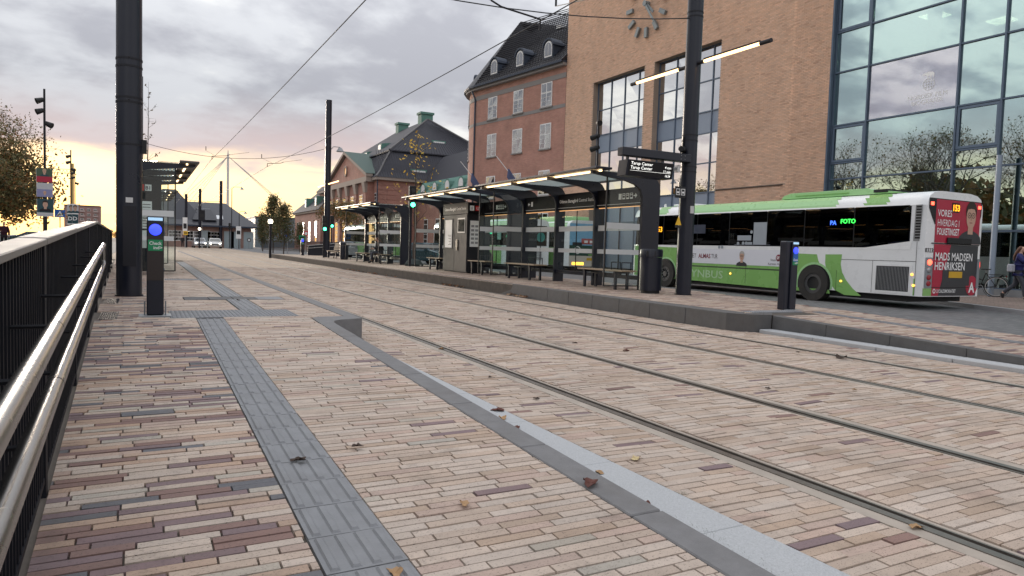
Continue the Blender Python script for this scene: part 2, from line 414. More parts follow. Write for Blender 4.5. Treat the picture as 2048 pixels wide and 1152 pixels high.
# ---------------------------------------------------------------- ground and roads
XA, XB, XC, XD = 3.13, 4.56, 6.27, 7.70
def ramp_z(y): return 0.03 * min(max(y, 0.0), 9.0)
def fence_x(y): return -0.31 - 0.0235 * y
M_GROUND = mat('far_ground', (0.19, 0.165, 0.145), 0.9, var=0.25, scale=0.35, dirt=0.2)
struct('ground', MB().poly([(-1200, -300, -0.09), (1200, -300, -0.09), (1200, 2200, -0.09), (-1200, 2200, -0.09)]), M_GROUND)
M_FARPAVE = brickwork_mat('far_brick_paving', (0.40, 0.31, 0.235), (0.47, 0.38, 0.29), (0.11, 0.09, 0.07), 0.29, 0.06, 0.005)
M_ROADP = brickwork_mat('road_pavers', (0.115, 0.118, 0.122), (0.17, 0.17, 0.172), (0.045, 0.045, 0.045), 0.22, 0.11, 0.006, 0.7)
M_WALK = brickwork_mat('sidewalk_bricks', (0.22, 0.16, 0.14), (0.32, 0.25, 0.21), (0.07, 0.06, 0.05), 0.23, 0.06, 0.005)
track = struct('track_paving', MB().poly([(2.0, -2, -0.014), (8.99, -2, -0.014), (8.99, 34, -0.014), (2.0, 34, -0.014)]), M_MORTAR)
far_track = struct('far_track_paving', MB().poly([(1.5, 34, -0.004), (11.4, 34, -0.004), (13, 190, -0.004), (-30, 190, -0.004), (-30, 62, -0.004), (1.5, 62, -0.004)]), M_FARPAVE)
road = struct('bus_road', MB().poly([(11.0, -6, -0.002), (24, -6, -0.002), (24, 150, -0.002), (11.0, 150, -0.002)]), M_ROADP)
mb = MB()
for y0, y1 in ((-1, 0), (0, 9), (9, 62)):
    xa, xb = (-0.9, 1.9) if y1 <= 9 else (-1.6, 2.32)
    z0, z1 = ramp_z(y0) - 0.014, ramp_z(y1) - 0.014
    mb.hexa([(xa, y0, -0.3), (xb, y0, -0.3), (xb, y1, -0.3), (xa, y1, -0.3), (xa, y0, z0), (xb, y0, z0), (xb, y1, z1), (xa, y1, z1)])
left_pf = struct('left_platform', mb, M_MORTAR)
mb = MB().box(-1.55, 2.3, 34.0, 61.9, 0.1, 0.2735)
struct('left_platform_end_paving', mb, M_FARPAVE)
def rz(y): return 0.28 - 0.035 * max(0.0, 8.3 - y)
mb = MB(); mb.prism([(8.62, 8.3, -.3), (11.35, 8.3, -.3), (12.6, 13.2, -.3), (12.6, 56, -.3), (8.62, 56, -.3)], (0, 0, .566))
mb.hexa([(9.1, -1, -0.3), (11.35, -1, -0.3), (11.35, 8.3, -0.3), (9.1, 8.3, -0.3), (9.1, -1, rz(-1) - 0.014), (11.35, -1, rz(-1) - 0.014), (11.35, 8.3, 0.266), (9.1, 8.3, 0.266)])
right_pf = struct('right_platform', mb, M_MORTAR)
struct('right_platform_end_paving', MB().box(8.63, 12.58, 24, 55.9, 0.1, 0.2835), M_FARPAVE)
# far pavement by the cinema, with a curved kerb
edge = [(23.5, 150), (23.5, 40), (22.2, 18), (21.0, 13), (20.3, 11.5), (19.3, 9.6), (18.0, 7.2), (16.5, 4.0), (15.5, -4)]
mb = MB().prism([(x, y, -0.2) for x, y in edge] + [(60, -4, -0.2), (60, 150, -0.2)], (0, 0, 0.3))
struct('cinema_sidewalk', mb, M_WALK)
sk = struct('sidewalk_kerb', MB().poly([(60, 151, -0.05), (61, 151, -0.05), (61, 152, -0.05)]), M_GRAN)
for (xa, ya), (xb, yb) in zip(edge[1:], edge[2:]):
    n = max(1, int(math.hypot(xb - xa, yb - ya) / 1.0))
    for k in range(n):
        a = Vector((xa + (xb - xa) * k / n, ya + (yb - ya) * k / n, 0)); b = Vector((xa + (xb - xa) * (k + 0.99) / n, ya + (yb - ya) * (k + 0.99) / n, 0))
        d = (b - a).normalized(); q = Vector((-d.y, d.x, 0)) * -0.16
        if q.x > 0: q = -q
        MB().prism([a + Vector((0, 0, -0.2)), b + Vector((0, 0, -0.2)), b + q + Vector((0, 0, -0.2)), a + q + Vector((0, 0, -0.2))], (0, 0, 0.306)).build('kerb_stone', M_GRAN, sk)
# park on the left behind the fence
M_GRASS = mat('park_grass', (0.055, 0.075, 0.025), 0.95, var=0.4, scale=1.5, bump=0.5, bscale=40)
M_PATH = mat('park_path', (0.21, 0.20, 0.19), 0.9, var=0.2, scale=2)
struct('park_path', MB().poly([(-160, -40, 0.05), (-1.6, -40, 0.05), (-1.6, 190, 0.05), (-160, 190, 0.05)]), M_PATH)
struct('park_lawn', MB().poly([(-120, 58, 0.12), (-9, 58, 0.12), (-12, 120, 0.12), (-120, 150, 0.12)]), M_GRASS)
struct('park_lawn', MB().poly([(-120, -30, 0.10), (-16, -30, 0.10), (-16, 40, 0.10), (-120, 40, 0.10)]), M_GRASS)

# ---------------------------------------------------------------- brick paving, piece by piece
PAL = {'cream': (0.485, 0.40, 0.335), 'beige': (0.445, 0.352, 0.285), 'pink': (0.43, 0.322, 0.265), 'tan': (0.395, 0.298, 0.228), 'purple': (0.205, 0.145, 0.148),
       'slate': (0.135, 0.135, 0.145), 'redb': (0.23, 0.145, 0.125), 'greyb': (0.40, 0.355, 0.30), 'orange': (0.42, 0.30, 0.225)}
W_LEFT = [('cream', .24), ('beige', .12), ('pink', .10), ('orange', .14), ('purple', .14), ('slate', .10), ('redb', .10), ('greyb', .06)]
W_MID = [('cream', .44), ('beige', .28), ('pink', .17), ('tan', .06), ('purple', .025), ('slate', .005), ('greyb', .02)]
W_TRK = [('cream', .34), ('beige', .42), ('pink', .10), ('tan', .115), ('purple', .017), ('redb', .008)]
W_RPF = [('cream', .18), ('beige', .22), ('pink', .25), ('tan', .2), ('purple', .05), ('redb', .10)]
def pick(w):
    r = random.random()
    for k, p in w:
        r -= p
        if r <= 0: break
    c = PAL[k]; s = random.uniform(0.92, 1.07); h = random.uniform(-0.02, 0.02)
    return (c[0] * s * (1 + h), c[1] * s, c[2] * s * (1 - h))
def lay(x0, x1, y0, y1, pitch, length, weights, holes=(), gap=0.0042, left=None, wfun=None):
    rects = []; cols = []; y = y0; j = 0
    while y < y1:
        xl = left(y) if left else x0
        x = xl - random.choice((0.0, 0.33, 0.5, 0.66)) * length - random.uniform(0, 0.03)
        yc = y + pitch / 2
        while x < x1:
            w = length * random.choice((1, 1, 1, 1, 1, 1, 1, 0.72)); iv = [(max(x, xl), min(x + w - gap, x1))]
            for hx0, hx1, hy0, hy1 in holes:
                if hy0 < yc < hy1:
                    nx = []
                    for a, b in iv:
                        if b <= hx0 or a >= hx1: nx.append((a, b))
                        else:
                            if a < hx0: nx.append((a, hx0 - 0.003))
                            if b > hx1: nx.append((hx1 + 0.003, b))
                    iv = nx
            for a, b in iv:
                if b - a > 0.007:
                    rects.append((a, b, y + gap / 2, y + pitch - gap / 2)); cols.append(pick(wfun(a) if wfun else weights))
            x += w
        y += pitch; j += 1
    return rects, cols
def place_bricks(rects, cols, fn, parent, tol, jit, nobj=300):
    """the nearest in view become bricks of their own, the rest one mass of bricks"""
    sc = []
    for i, (a, b, c, d) in enumerate(rects):
        px, py, dp = proj(fn((a + b) / 2, (c + d) / 2, 0))
        if dp > 0.4 and -40 < px < 2088 and -40 < py < 1190: sc.append(((b - a) * (d - c) / dp ** 3, i))
    sc.sort(reverse=True); own = {i for _, i in sc[:nobj]}
    for i in own: rects_mesh('brick', [rects[i]], [cols[i]], fn, tol, M_PAVER, parent, jit=jit, inset=0.0022)
    rest = [i for i in range(len(rects)) if i not in own]
    o = rects_mesh('brick_field', [rects[i] for i in rest], [cols[i] for i in rest], fn, tol, M_PAVER, parent, jit=jit, inset=0.0022)
    o['kind'] = 'stuff'
TL = (0.55, 0.85)      # tactile strip on the ramp
TU = (1.14, 1.48)      # tactile strip on the platform
holes = [(TL[0], TL[1], -5, 9.08), (0.28, 1.74, 9.08, 10.02), (TU[0], TU[1], 10.02, 11.8), (0.55, 2.06, 11.8, 12.4), (TU[0], TU[1], 12.4, 17.5), (0.42, 1.83, 17.5, 18.1), (TU[0], TU[1], 18.1, 34),
         (-0.02, 0.28, 9.2, 9.62), (-0.52, -0.30, 9.05, 10.1), (-0.55, -0.33, 11.2, 12.2)]
r1, c1 = lay(-0.9, 1.855, 0.9, 8.3, 0.0572, 0.288, None, holes, left=lambda y: fence_x(y) + 0.03, wfun=lambda x: W_LEFT if x < 0.55 else W_MID)
r2, c2 = lay(-1.5, 2.29, 8.3, 34, 0.0572, 0.288, None, holes + [(1.855, 3, 0, 8.92)], left=lambda y: fence_x(y) + 0.03, wfun=lambda x: W_LEFT if x < 0.1 else W_MID)
place_bricks(r1 + r2, c1 + c2, lambda u, v, w: (u, v, ramp_z(v) + w), left_pf, 0.02, 0.0012)
def crown(x):
    for a, b in ((XA, XB), (XC, XD)):
        if a < x < b: return 0.016 * math.sin(PI * (x - a) / (b - a))
    if XB <= x <= XC: return 0.010 * math.sin(PI * (x - XB) / (XC - XB))
    return 0.0
def track_fn(u, v, w): return (u, v + 0.012 * math.sin(u * 2.3 + v * 0.7) + 0.02 * math.sin(u * 0.9 + 1), crown(u) + w - 0.001)
th = [(x - 0.115, x + 0.115, -5, 60) for x in (XA, XB, XC, XD)] + [(2.113, 2.385, -5, 8.75), (0, 2.035, -5, 8.7), (0, 2.48, 8.7, 60), (8.35, 9.5, 8.3, 60), (8.64, 9.5, -5, 8.3)]
r3, c3 = lay(1.9, 8.9, 0.7, 34, 0.0635, 0.295, W_TRK, th)
place_bricks(r3, c3, track_fn, track, 0.02, 0.0018)
r4, c4 = lay(8.62, 11.3, 1.2, 8.3, 0.06, 0.288, W_RPF, [(10.0, 10.4, 8.2, 8.8), (0, 9.12, -5, 8.3), (10.25, 10.45, -5, 8.3), (8.9, 10.1, 7.85, 8.3)])
r5, c5 = lay(8.62, 12.55, 8.3, 24, 0.06, 0.288, W_RPF, [(8.9, 10.1, 7.8, 8.55)] + [(11.33 + .25 * k * 1.02, 13, 8.3 + k, 9.3 + k) for k in range(5)])
o = rects_mesh('brick_field', r4 + r5, c4 + c5, lambda u, v, w: (u, v, rz(v) + w), 0.02, M_PAVER, right_pf, jit=0.001, inset=0.002); o['kind'] = 'stuff'

# ---------------------------------------------------------------- kerbs
kerb = struct('ramp_kerb', MB().box(1.87, 2.0, -1, 8, -0.35, -0.2), M_KERB)
y = 0.35
while y < 7.2:
    y1 = y + 0.99
    MB().hexa([(1.862, y, -0.2), (2.03, y, -0.2), (2.03, y1, -0.2), (1.862, y1, -0.2), (1.862, y, ramp_z(y) + .003), (2.03, y, ramp_z(y) + .003), (2.03, y1, ramp_z(y1) + .003), (1.862, y1, ramp_z(y1) + .003)]).build('kerb_stone', M_KERB, kerb, bevel=0.006)
    y += 1.0
inner = [(1.862, 7.35), (1.862, 8.40), (1.866, 8.78), (1.895, 8.90), (1.97, 8.955), (2.30, 8.97), (2.30, 9.6)]
outer = [(2.03, 7.35), (2.03, 8.25), (2.038, 8.42), (2.07, 8.54), (2.15, 8.63), (2.475, 8.74), (2.475, 9.6)]
for k in range(len(inner) - 1):
    e = 0.0 if k else 0.005
    a0, a1, b0, b1 = inner[k], inner[k + 1], outer[k], outer[k + 1]
    MB().hexa([(*a0, -0.2), (*b0, -0.2), (*b1, -0.2), (*a1, -0.2)] + [(p[0], p[1], ramp_z(p[1]) + .003) for p in (a0, b0, b1, a1)]).build('kerb_stone', M_KERB, kerb)
y = 9.605
while y < 60:
    MB().box(2.30, 2.475, y, y + 0.995, -0.2, 0.273).build('kerb_stone', M_KERB, kerb); y += 1.0 if y < 30 else 1.0
lk = struct('granite_kerb', MB().box(2.14, 2.36, -1, 8.6, -0.35, -0.2), M_GRAN)
y = 0.2
while y < 8.4:
    MB().box(2.115, 2.383, y, min(y + 0.996, 8.55), -0.2, 0.0035).build('kerb_stone', M_GRAN, lk, bevel=0.003); y += 1.0
def kerb_x(y):
    return float(np.interp(y, [8.3, 10.5, 16.5, 30, 56], [8.36, 8.40, 8.62, 8.62, 8.62]))
rk = struct('platform_kerb', MB().box(8.7, 8.8, 9, 50, -0.4, -0.25), M_KERBF)
y = 8.3
while y < 55.5:
    y1 = min(y + 0.994, 55.9); xa, xb = kerb_x(y), kerb_x(y1)
    MB().hexa([(xa, y, -0.1), (8.66 + .12, y, -0.1), (8.66 + .12, y1, -0.1), (xb, y1, -0.1), (xa + .012, y, .285), (8.78, y, .285), (8.78, y1, .285), (xb + .012, y1, .285)]).build('kerb_stone', M_KERBF, rk, bevel=0.008 if y < 14 else 0)
    y += 1.0
# the kerb steps back where the platform ramps down towards the camera
prev = (8.36, 8.295)
for k in range(1, 6):
    t = k / 5; p = (8.36 + 0.56 * (t ** 1.6), 8.295 - 0.42 * math.sin(t * PI / 2))
    MB().hexa([(*prev, -.1), (prev[0] + .25, prev[1] + .2, -.1), (p[0] + .22, p[1] + .2, -.1), (*p, -.1), (*prev, .284), (prev[0] + .25, prev[1] + .2, .284), (p[0] + .22, p[1] + .2, .284), (*p, .284)]).build('kerb_stone', M_KERBF, rk)
    prev = p
y = 7.87
while y > -1:
    MB().hexa([(8.92, y - .994, -.1), (9.12, y - .994, -.1), (9.12, y, -.1), (8.92, y, -.1), (8.935, y - .994, rz(y - .994) + .004), (9.12, y - .994, rz(y - .994) + .004), (9.12, y, rz(y) + .004), (8.935, y, rz(y) + .004)]).build('kerb_stone', M_KERBF, rk, bevel=0.006)
    MB().box(8.645, 8.915, y - .994, y, -.2, 0.055).build('gutter_stone', M_GRAN, rk, bevel=0.01)
    y -= 1.0

# ---------------------------------------------------------------- tactile paving, slabs, drain grates
def rib_tile():
    mb = MB().box(-.147, .147, -.147, .147, -.03, .002)
    for k in range(4):
        x = -.112 + k * .075
        mb.hexa([(x - .018, -.135, .002), (x + .018, -.135, .002), (x + .018, .135, .002), (x - .018, .135, .002), (x - .011, -.127, .011), (x + .011, -.127, .011), (x + .011, .127, .011), (x - .011, .127, .011)])
    return mb
def stud_tile(n=6):
    mb = MB().box(-.147, .147, -.147, .147, -.03, .002)
    for i in range(n):
        for j in range(n):
            mb.cyl((-.122 + i * .049, -.122 + j * .049, .002), (-.122 + i * .049, -.122 + j * .049, .007), .015, .011, n=6)
    return mb
def strip_of(proto, cx, ys, ang=0.0):
    for k, y in enumerate(ys):
        o = proto if k == 0 and not proto.get('used') else proto.copy()
        if k == 0 and not proto.get('used'): proto['used'] = 1
        else: COL.objects.link(o)
        o.parent = left_pf
        x = cx[k] if isinstance(cx, list) else cx
        o.location = Vector((x, y, ramp_z(y) + 0.001)) - ORG[left_pf.name] + Vector((0, 0, random.uniform(-.001, .001)))
        o.rotation_euler = (math.atan(0.03) if y < 9 else 0, random.gauss(0, .003), random.gauss(0, .004))
ORG['_o'] = Vector((0, 0, 0))
class _P: name = '_o'
def proto_tile(mb, name, m_):
    o = mb.build(name, m_); o.location = (0, 0, 0); return o
pt = rib_tile(); me0 = proto_tile(pt, 'tactile_tile', M_TILE)
for v in me0.data.vertices: v.co.z -= 0.03
strip_of(me0, 0.70, [0.98 + 0.3 * k for k in range(27)])
strip_of(me0, 1.31, [10.17 + 0.3 * k for k in range(6)] + [12.56 + 0.3 * k for k in range(17)] + [18.26 + 0.3 * k for k in range(44)])
me1 = proto_tile(stud_tile(), 'stud_tile', M_TILE)
for v in me1.data.vertices: v.co.z -= 0.03
xs = []; ys = []
for j in range(3):
    for i in range(5): xs.append(0.43 + i * 0.295); ys.append(9.24 + j * 0.305)
for j in range(2):
    for i in range(5): xs.append(0.565 + i * 0.285); ys.append(17.65 + j * 0.3)
strip_of(me1, xs, ys)
for k, x0 in enumerate((0.56, 0.92, 1.28, 1.64)):
    for yy in (11.82, 12.11):
        MB().box(x0, x0 + (.345 if k < 3 else .40), yy, yy + .283, .24, .2725).build('paving_slab', M_SLAB if k < 3 else M_TILE, left_pf)
for y0 in (9.06, 11.22):
    g = MB(); x0 = fence_x(y0) + .06
    for k in range(9): g.box(x0 + k * .022, x0 + k * .022 + .012, y0, y0 + .95, .25, .272)
    for k in range(12): g.box(x0, x0 + .19, y0 + k * .085, y0 + k * .085 + .014, .252, .2705)
    g.build('drain_grate', M_NAVY2, left_pf)
# tactile studs and strip on the right platform
for j in range(1):
    for i in range(4):
        o = me1.copy(); COL.objects.link(o); o.parent = right_pf; o.location = Vector((9.06 + i * .295, 8.40, .281)) - ORG[right_pf.name]; o.rotation_euler = (0, 0, 0)
for k in range(24):
    o = me0.copy(); COL.objects.link(o); o.parent = right_pf; y = 8.05 - k * .3; o.location = Vector((10.35, y, rz(y) + .001)) - ORG[right_pf.name]; o.rotation_euler = (math.atan(.035), 0, 0); o.scale = (0.6, 1, 1)

# ---------------------------------------------------------------- rails
def rail(x, side, label):
    r = thing('tram_rail', (x, 30, 0), label, 'rail', 'four grooved rails of the two tram tracks')
    MB().box(x - .026, x + .026, -2, 170, -.15, .0035).build('rail_head', M_RAIL, r)
    a, b = (x + .026, x + .062) if side > 0 else (x - .062, x - .026)
    MB().box(a, b, -2, 170, -.1, -.034).build('groove', M_GROOVE, r)
    a, b = (x + .062, x + .076) if side > 0 else (x - .076, x - .062)
    MB().box(a, b, -2, 170, -.1, .002).build('guard_lip', M_RAIL, r)
    a, b = (x - .115, x - .027) if side > 0 else (x + .027, x + .115)
    MB().box(a, b, -2, 170, -.1, -.001).build('sealant_strip', M_SEAL, r)
    a, b = (x + .077, x + .114) if side > 0 else (x - .114, x - .077)
    MB().box(a, b, -2, 170, -.1, -.003).build('edge_joint', M_SEAL, r)
    return r
rail(XA, 1, 'grooved steel tram rail nearest the ramp and its granite kerb')
rail(XB, -1, 'shiny grooved steel tram rail, second from the ramp')
rail(XC, 1, 'grooved steel tram rail, third from the ramp, beyond the middle strip')
rail(XD, -1, 'grooved steel tram rail beside the far platform kerb')
# ---------------------------------------------------------------- ramp railing on the left
M_CAP = mat('aluminium_cap', (0.20, 0.19, 0.175), 0.55, 0.1, var=0.15, scale=9, dirt=0.15)
M_BAR = mat('railing_bar_paint', (0.009, 0.010, 0.014), 0.6, 0.0, var=0.2, spec=.2)
fr = thing('ramp_railing', (-0.4, 3.0, 0.05), 'dark bar railing with steel handrails climbing along the left of the ramp', 'railing')
def fz(y): return 0.03 * min(max(y, -1.0), 10.4)
y = -0.9
while y < 27:
    y1 = y + (2.2 if y < 12 else 3.0)
    if y < 10.4 < y1: y1 = 10.4
    xa, xb = fence_x(y), fence_x(y1)
    up = 0.0 if int((y + 1) / 2.2) % 2 else 0.004
    MB().hexa([(xa - .072, y, fz(y) + 1.058), (xa + .035, y, fz(y) + 1.058), (xb + .035, y1 - .012, fz(y1) + 1.058), (xb - .072, y1 - .012, fz(y1) + 1.058),
               (xa - .072, y, fz(y) + 1.085 + up), (xa + .035, y, fz(y) + 1.085 + up), (xb + .035, y1 - .012, fz(y1) + 1.085 + up), (xb - .072, y1 - .012, fz(y1) + 1.085 + up)]).build('cap_rail', M_CAP, fr, bevel=0.004)
    MB().hexa([(xa - .012, y, fz(y) + .05), (xa + .022, y, fz(y) + .05), (xb + .022, y1 - .002, fz(y1) + .05), (xb - .012, y1 - .002, fz(y1) + .05),
               (xa - .012, y, fz(y) + .075), (xa + .022, y, fz(y) + .075), (xb + .022, y1 - .002, fz(y1) + .075), (xb - .012, y1 - .002, fz(y1) + .075)]).build('bottom_rail', M_BAR, fr)
    MB().box(xa - .03, xa + .026, y - .03, y + .03, fz(y) - .1, fz(y) + 1.056).build('post', M_BAR, fr)
    y = y1
y = 0.75; k = 0
while y < 25 and k < 290:
    x = fence_x(y); z = ramp_z(y) * 0 + fz(y)
    MB().box(x - .034, x + .020, y - .006, y + .006, z + .076, z + 1.057).build('bar', M_BAR, fr); k += 1
    y += 0.070
def hr(y, k): return Vector((-0.142 - 0.0254 * y, y, (0.918 + 0.0286 * y) if k == 0 else (0.795 + 0.0205 * y)))
for k in (0, 1):
    for a, b in ((-0.9, 2.02), (2.03, 4.6), (4.61, 7.45)):
        h = MB().cyl(hr(a, k), hr(b, k), .0195, n=20).build('handrail', M_STEEL, fr, smooth=True)
    for yy in (0.9, 1.7, 2.5, 3.4, 4.4, 5.4, 6.4, 7.2):
        p = hr(yy, k); q = Vector((fence_x(yy) + .01, yy, p.z - .06))
        MB().tube([p - Vector((0, 0, .02)), p - Vector((.01, 0, .06)), q], .007).build('bracket', M_BAR, fr)
p, q = hr(7.45, 0), hr(7.45, 1)
MB().tube([p, p + Vector((-.005, .05, -.03)), q + Vector((-.005, .05, .03)), q], .021, n=14).build('return_bend', M_STEEL, fr)

# ---------------------------------------------------------------- tram poles
def pole(x, y, z0, z1, r, label, bands=(), n=40):
    t = thing('tram_pole', (x, y, z0), label, 'pole', 'dark poles that carry the tram wires')
    MB().cyl((x, y, z0 - .02), (x, y, z1), r, r * .985, n=n).build('shaft', M_NAVY, t, smooth=True)
    for z in bands:
        MB().ring((x, y, z), (0, 0, 1), r + .006, .01, .03, n=40).build('clamp_band', M_NAVY2, t)
    MB().ring((x, y, z0), (0, 0, 1), r + .02, .025, .02, n=40).build('base_collar', M_NAVY2, t)
    return t
PL = (-0.21, 12.75)
def zl(py): return at(258, py, Y=PL[1]).z
poleL = pole(*PL, .27, 10.8, .185, 'thick dark pole beside the railing, nearest on the left', [zl(y) for y in (137, 122, 208, 199, 292)])
MB().box(PL[0] + .16, PL[0] + .25, PL[1] - .06, PL[1] + .06, zl(305), zl(278)).build('wire_bracket', M_BLACK, poleL)
for z in (zl(119), zl(203)): MB().ball((PL[0], PL[1] - .185, z), .014).build('bolt', M_BLACK, poleL)
MB().box(PL[0] - .045, PL[0] + .055, PL[1] - .192, PL[1] - .175, zl(406), zl(396)).build('sticker', mat('sticker_paper', (.55, .55, .54), .6), poleL)
MB().box(PL[0] - .085, PL[0] + .10, PL[1] - .187, PL[1] - .15, .75, zl(413)).build('service_hatch', M_NAVY2, poleL)
PR = (10.95, 12.25)
def zr(py): return at(1385, py, X=PR[0]).z
poleR = pole(*PR, .28, 10.8, .178, 'dark pole with two light tubes rising in front of the bus', [zr(y) for y in (30, 39, 272, 283, 335, 345)])
MB().box(PR[0] - .05, PR[0] + .05, PR[1] - .19, PR[1] - .17, zr(425) - .02, zr(412)).build('small_sticker', MATS['sticker_paper'], poleR)
for (pa, pb, pc, pd) in (((1263, 170), (1274, 166.5), (1359, 139), (1371, 134)), ((1394, 127), (1409, 122.5), (1521, 87), (1543, 79.5))):
    A, B, C_, D = [at(*p, X=PR[0]) for p in (pa, pb, pc, pd)]
    zc = sum(q.z for q in (A, B, C_, D)) / 4
    P4 = [Vector((PR[0], q.y, zc)) for q in (A, B, C_, D)]
    MB().cyl(P4[0], P4[1], .044, n=14).build('tube_end', M_NAVY2, poleR, smooth=True)
    MB().cyl(P4[1], P4[2], .034, n=14).build('light_tube', emit('pole_tube_light', (1.0, 0.60, 0.27), 1.3), poleR, smooth=True)
    MB().cyl(P4[2], P4[3], .044, n=14).build('tube_end', M_NAVY2, poleR, smooth=True)
    MB().box(PR[0] - .035, PR[0] + .035, min(P4[1].y, P4[2].y), max(P4[1].y, P4[2].y), zc + .03, zc + .06).build('tube_housing', M_NAVY2, poleR)
MB().cyl((PR[0] - .2, PR[1], zr(318)), (PR[0] - .2, PR[1] - .02, zr(275)), .02, n=8).cyl((PR[0] - .2, PR[1] - .02, zr(300)), (PR[0] - .42, PR[1] - .2, zr(302)), .075, .06, n=14).build('loudspeaker', M_BLACK, poleR)
# warning plate and service sign on the pole
w = at(1357, 441, Y=PR[1] - .2)
MB().poly([(w.x - .09, PR[1] - .20, w.z - .1), (w.x + .09, PR[1] - .20, w.z - .1), (w.x, PR[1] - .20, w.z + .1)]).build('warning_triangle', mat('warning_yellow', (.8, .48, .02), .5), poleR)
MB().box(w.x - .09, w.x + .09, PR[1] - .205, PR[1] - .195, w.z - .16, w.z - .11).build('warning_text_plate', M_BLACK, poleR)
w = at(1360, 384, Y=PR[1] - .2)
sg = MB().box(w.x - .14, w.x + .15, PR[1] - .22, PR[1] - .19, w.z - .13, w.z + .12).build('service_sign', M_BLACK, poleR)
for dx in (-.075, .07):
    f = MB(); a = w.x + dx
    f.box(a - .055, a + .055, PR[1] - .224, PR[1] - .221, w.z - .07, w.z - .058).box(a - .055, a + .055, PR[1] - .224, PR[1] - .221, w.z + .058, w.z + .07).box(a - .055, a - .043, PR[1] - .224, PR[1] - .221, w.z - .058, w.z + .058).box(a + .043, a + .055, PR[1] - .224, PR[1] - .221, w.z - .058, w.z + .058).box(a - .03, a + .03, PR[1] - .224, PR[1] - .221, w.z - .03, w.z + .01)
    f.build('pictogram', M_PRINTW, sg)
# camera on the pole
c0 = at(1358, 338, Y=PR[1])
cc = thing('security_camera', c0, 'small white security camera on the pole beside the departure display', 'camera')
MB().box(c0.x - .10, c0.x - .02, c0.y - .07, c0.y + .05, c0.z - .08, c0.z + .08).build('mount', M_WHITE, cc, bevel=.01)
MB().cyl((c0.x - .1, c0.y, c0.z), (c0.x - .28, c0.y - .1, c0.z - .05), .035, n=10).build('housing', M_GREY, cc)
# ---------------------------------------------------------------- departure display
YD = 12.15
def DD(px, py): p = at(px, py, Y=YD); return p.x, p.z
d = thing('departure_display', (9.9, YD, 2.9), 'hanging black departure display reading Tarup Center twice', 'display')
x0, z0 = DD(1240, 309); x1, _ = DD(1371, 320)
za = DD(1300, 309)[1]
MB().box(x0, PR[0] - .1, YD - .10, YD + .10, za - .09, za + .09).build('arm', M_NAVY, d, bevel=.012)
for bx in (10.55, 10.66):
    for bz in (-.04, .04): MB().ball((bx, YD - .1, za + bz), .010).build('bolt', M_GREY, d)
xa, xb = DD(1243, 330)[0], DD(1335, 345)[0]
zt, zb = DD(1290, 321)[1] - .04, DD(1290, 354)[1] - .02
TILT = 0.12
def dp(x, v, w=0.0):   # on the tilted screen face, v from 0 (bottom) to 1 (top)
    return (x, YD - .16 + TILT * (1 - v) * 0.0 - w - .06 * v, zb + (zt - zb) * v)
MB().prism([dp(xa, 0), dp(xa, 1), (xa, YD + .1, zt), (xa, YD + .16, zb)], (xb - xa, 0, 0)).build('housing', M_NAVY, d, bevel=.008)
for hx in (xa + .15, xb - .15): MB().box(hx - .02, hx + .02, YD - .03, YD + .03, zt - .02, za - .08).build('hanger', M_NAVY, d)
scr = MB().add([dp(xa + .05, .06, .004), dp(xb - .04, .06, .004), dp(xb - .04, .95, .004), dp(xa + .05, .95, .004)], [(0, 1, 2, 3)]).build('screen', emit('led_screen_black', (.002, .002, .003), .2), d)
H = zt - zb; up = (0, -.06 / math.hypot(.06, H), H / math.hypot(.06, H))
for s, v, x in (('Tarup Center', .70, xa + .09), ('Tarup Center', .44, xa + .09)):
    text(s, H * .27, dp(x, v, .006), (1, 0, 0), up, M_LEDW, d, 'display_text', bold=.004, width=(xb - xa) * .46)
text('4 min', H * .23, dp(xb - .075, .62, .006), (1, 0, 0), up, M_LEDW, d, 'display_text', bold=.004, align='RIGHT')
text('11 min', H * .23, dp(xb - .075, .37, .006), (1, 0, 0), up, M_LEDW, d, 'display_text', bold=.004, align='RIGHT')
text('16:24', H * .20, dp(xb - .075, .10, .006), (1, 0, 0), up, M_LEDW, d, 'display_text', bold=.008, align='RIGHT')
MB().add([dp(xa + .09, .33, .006), dp(xb - .07, .33, .006), dp(xb - .07, .345, .006), dp(xa + .09, .345, .006)], [(0, 1, 2, 3)]).build('divider_line', M_LEDW, d)

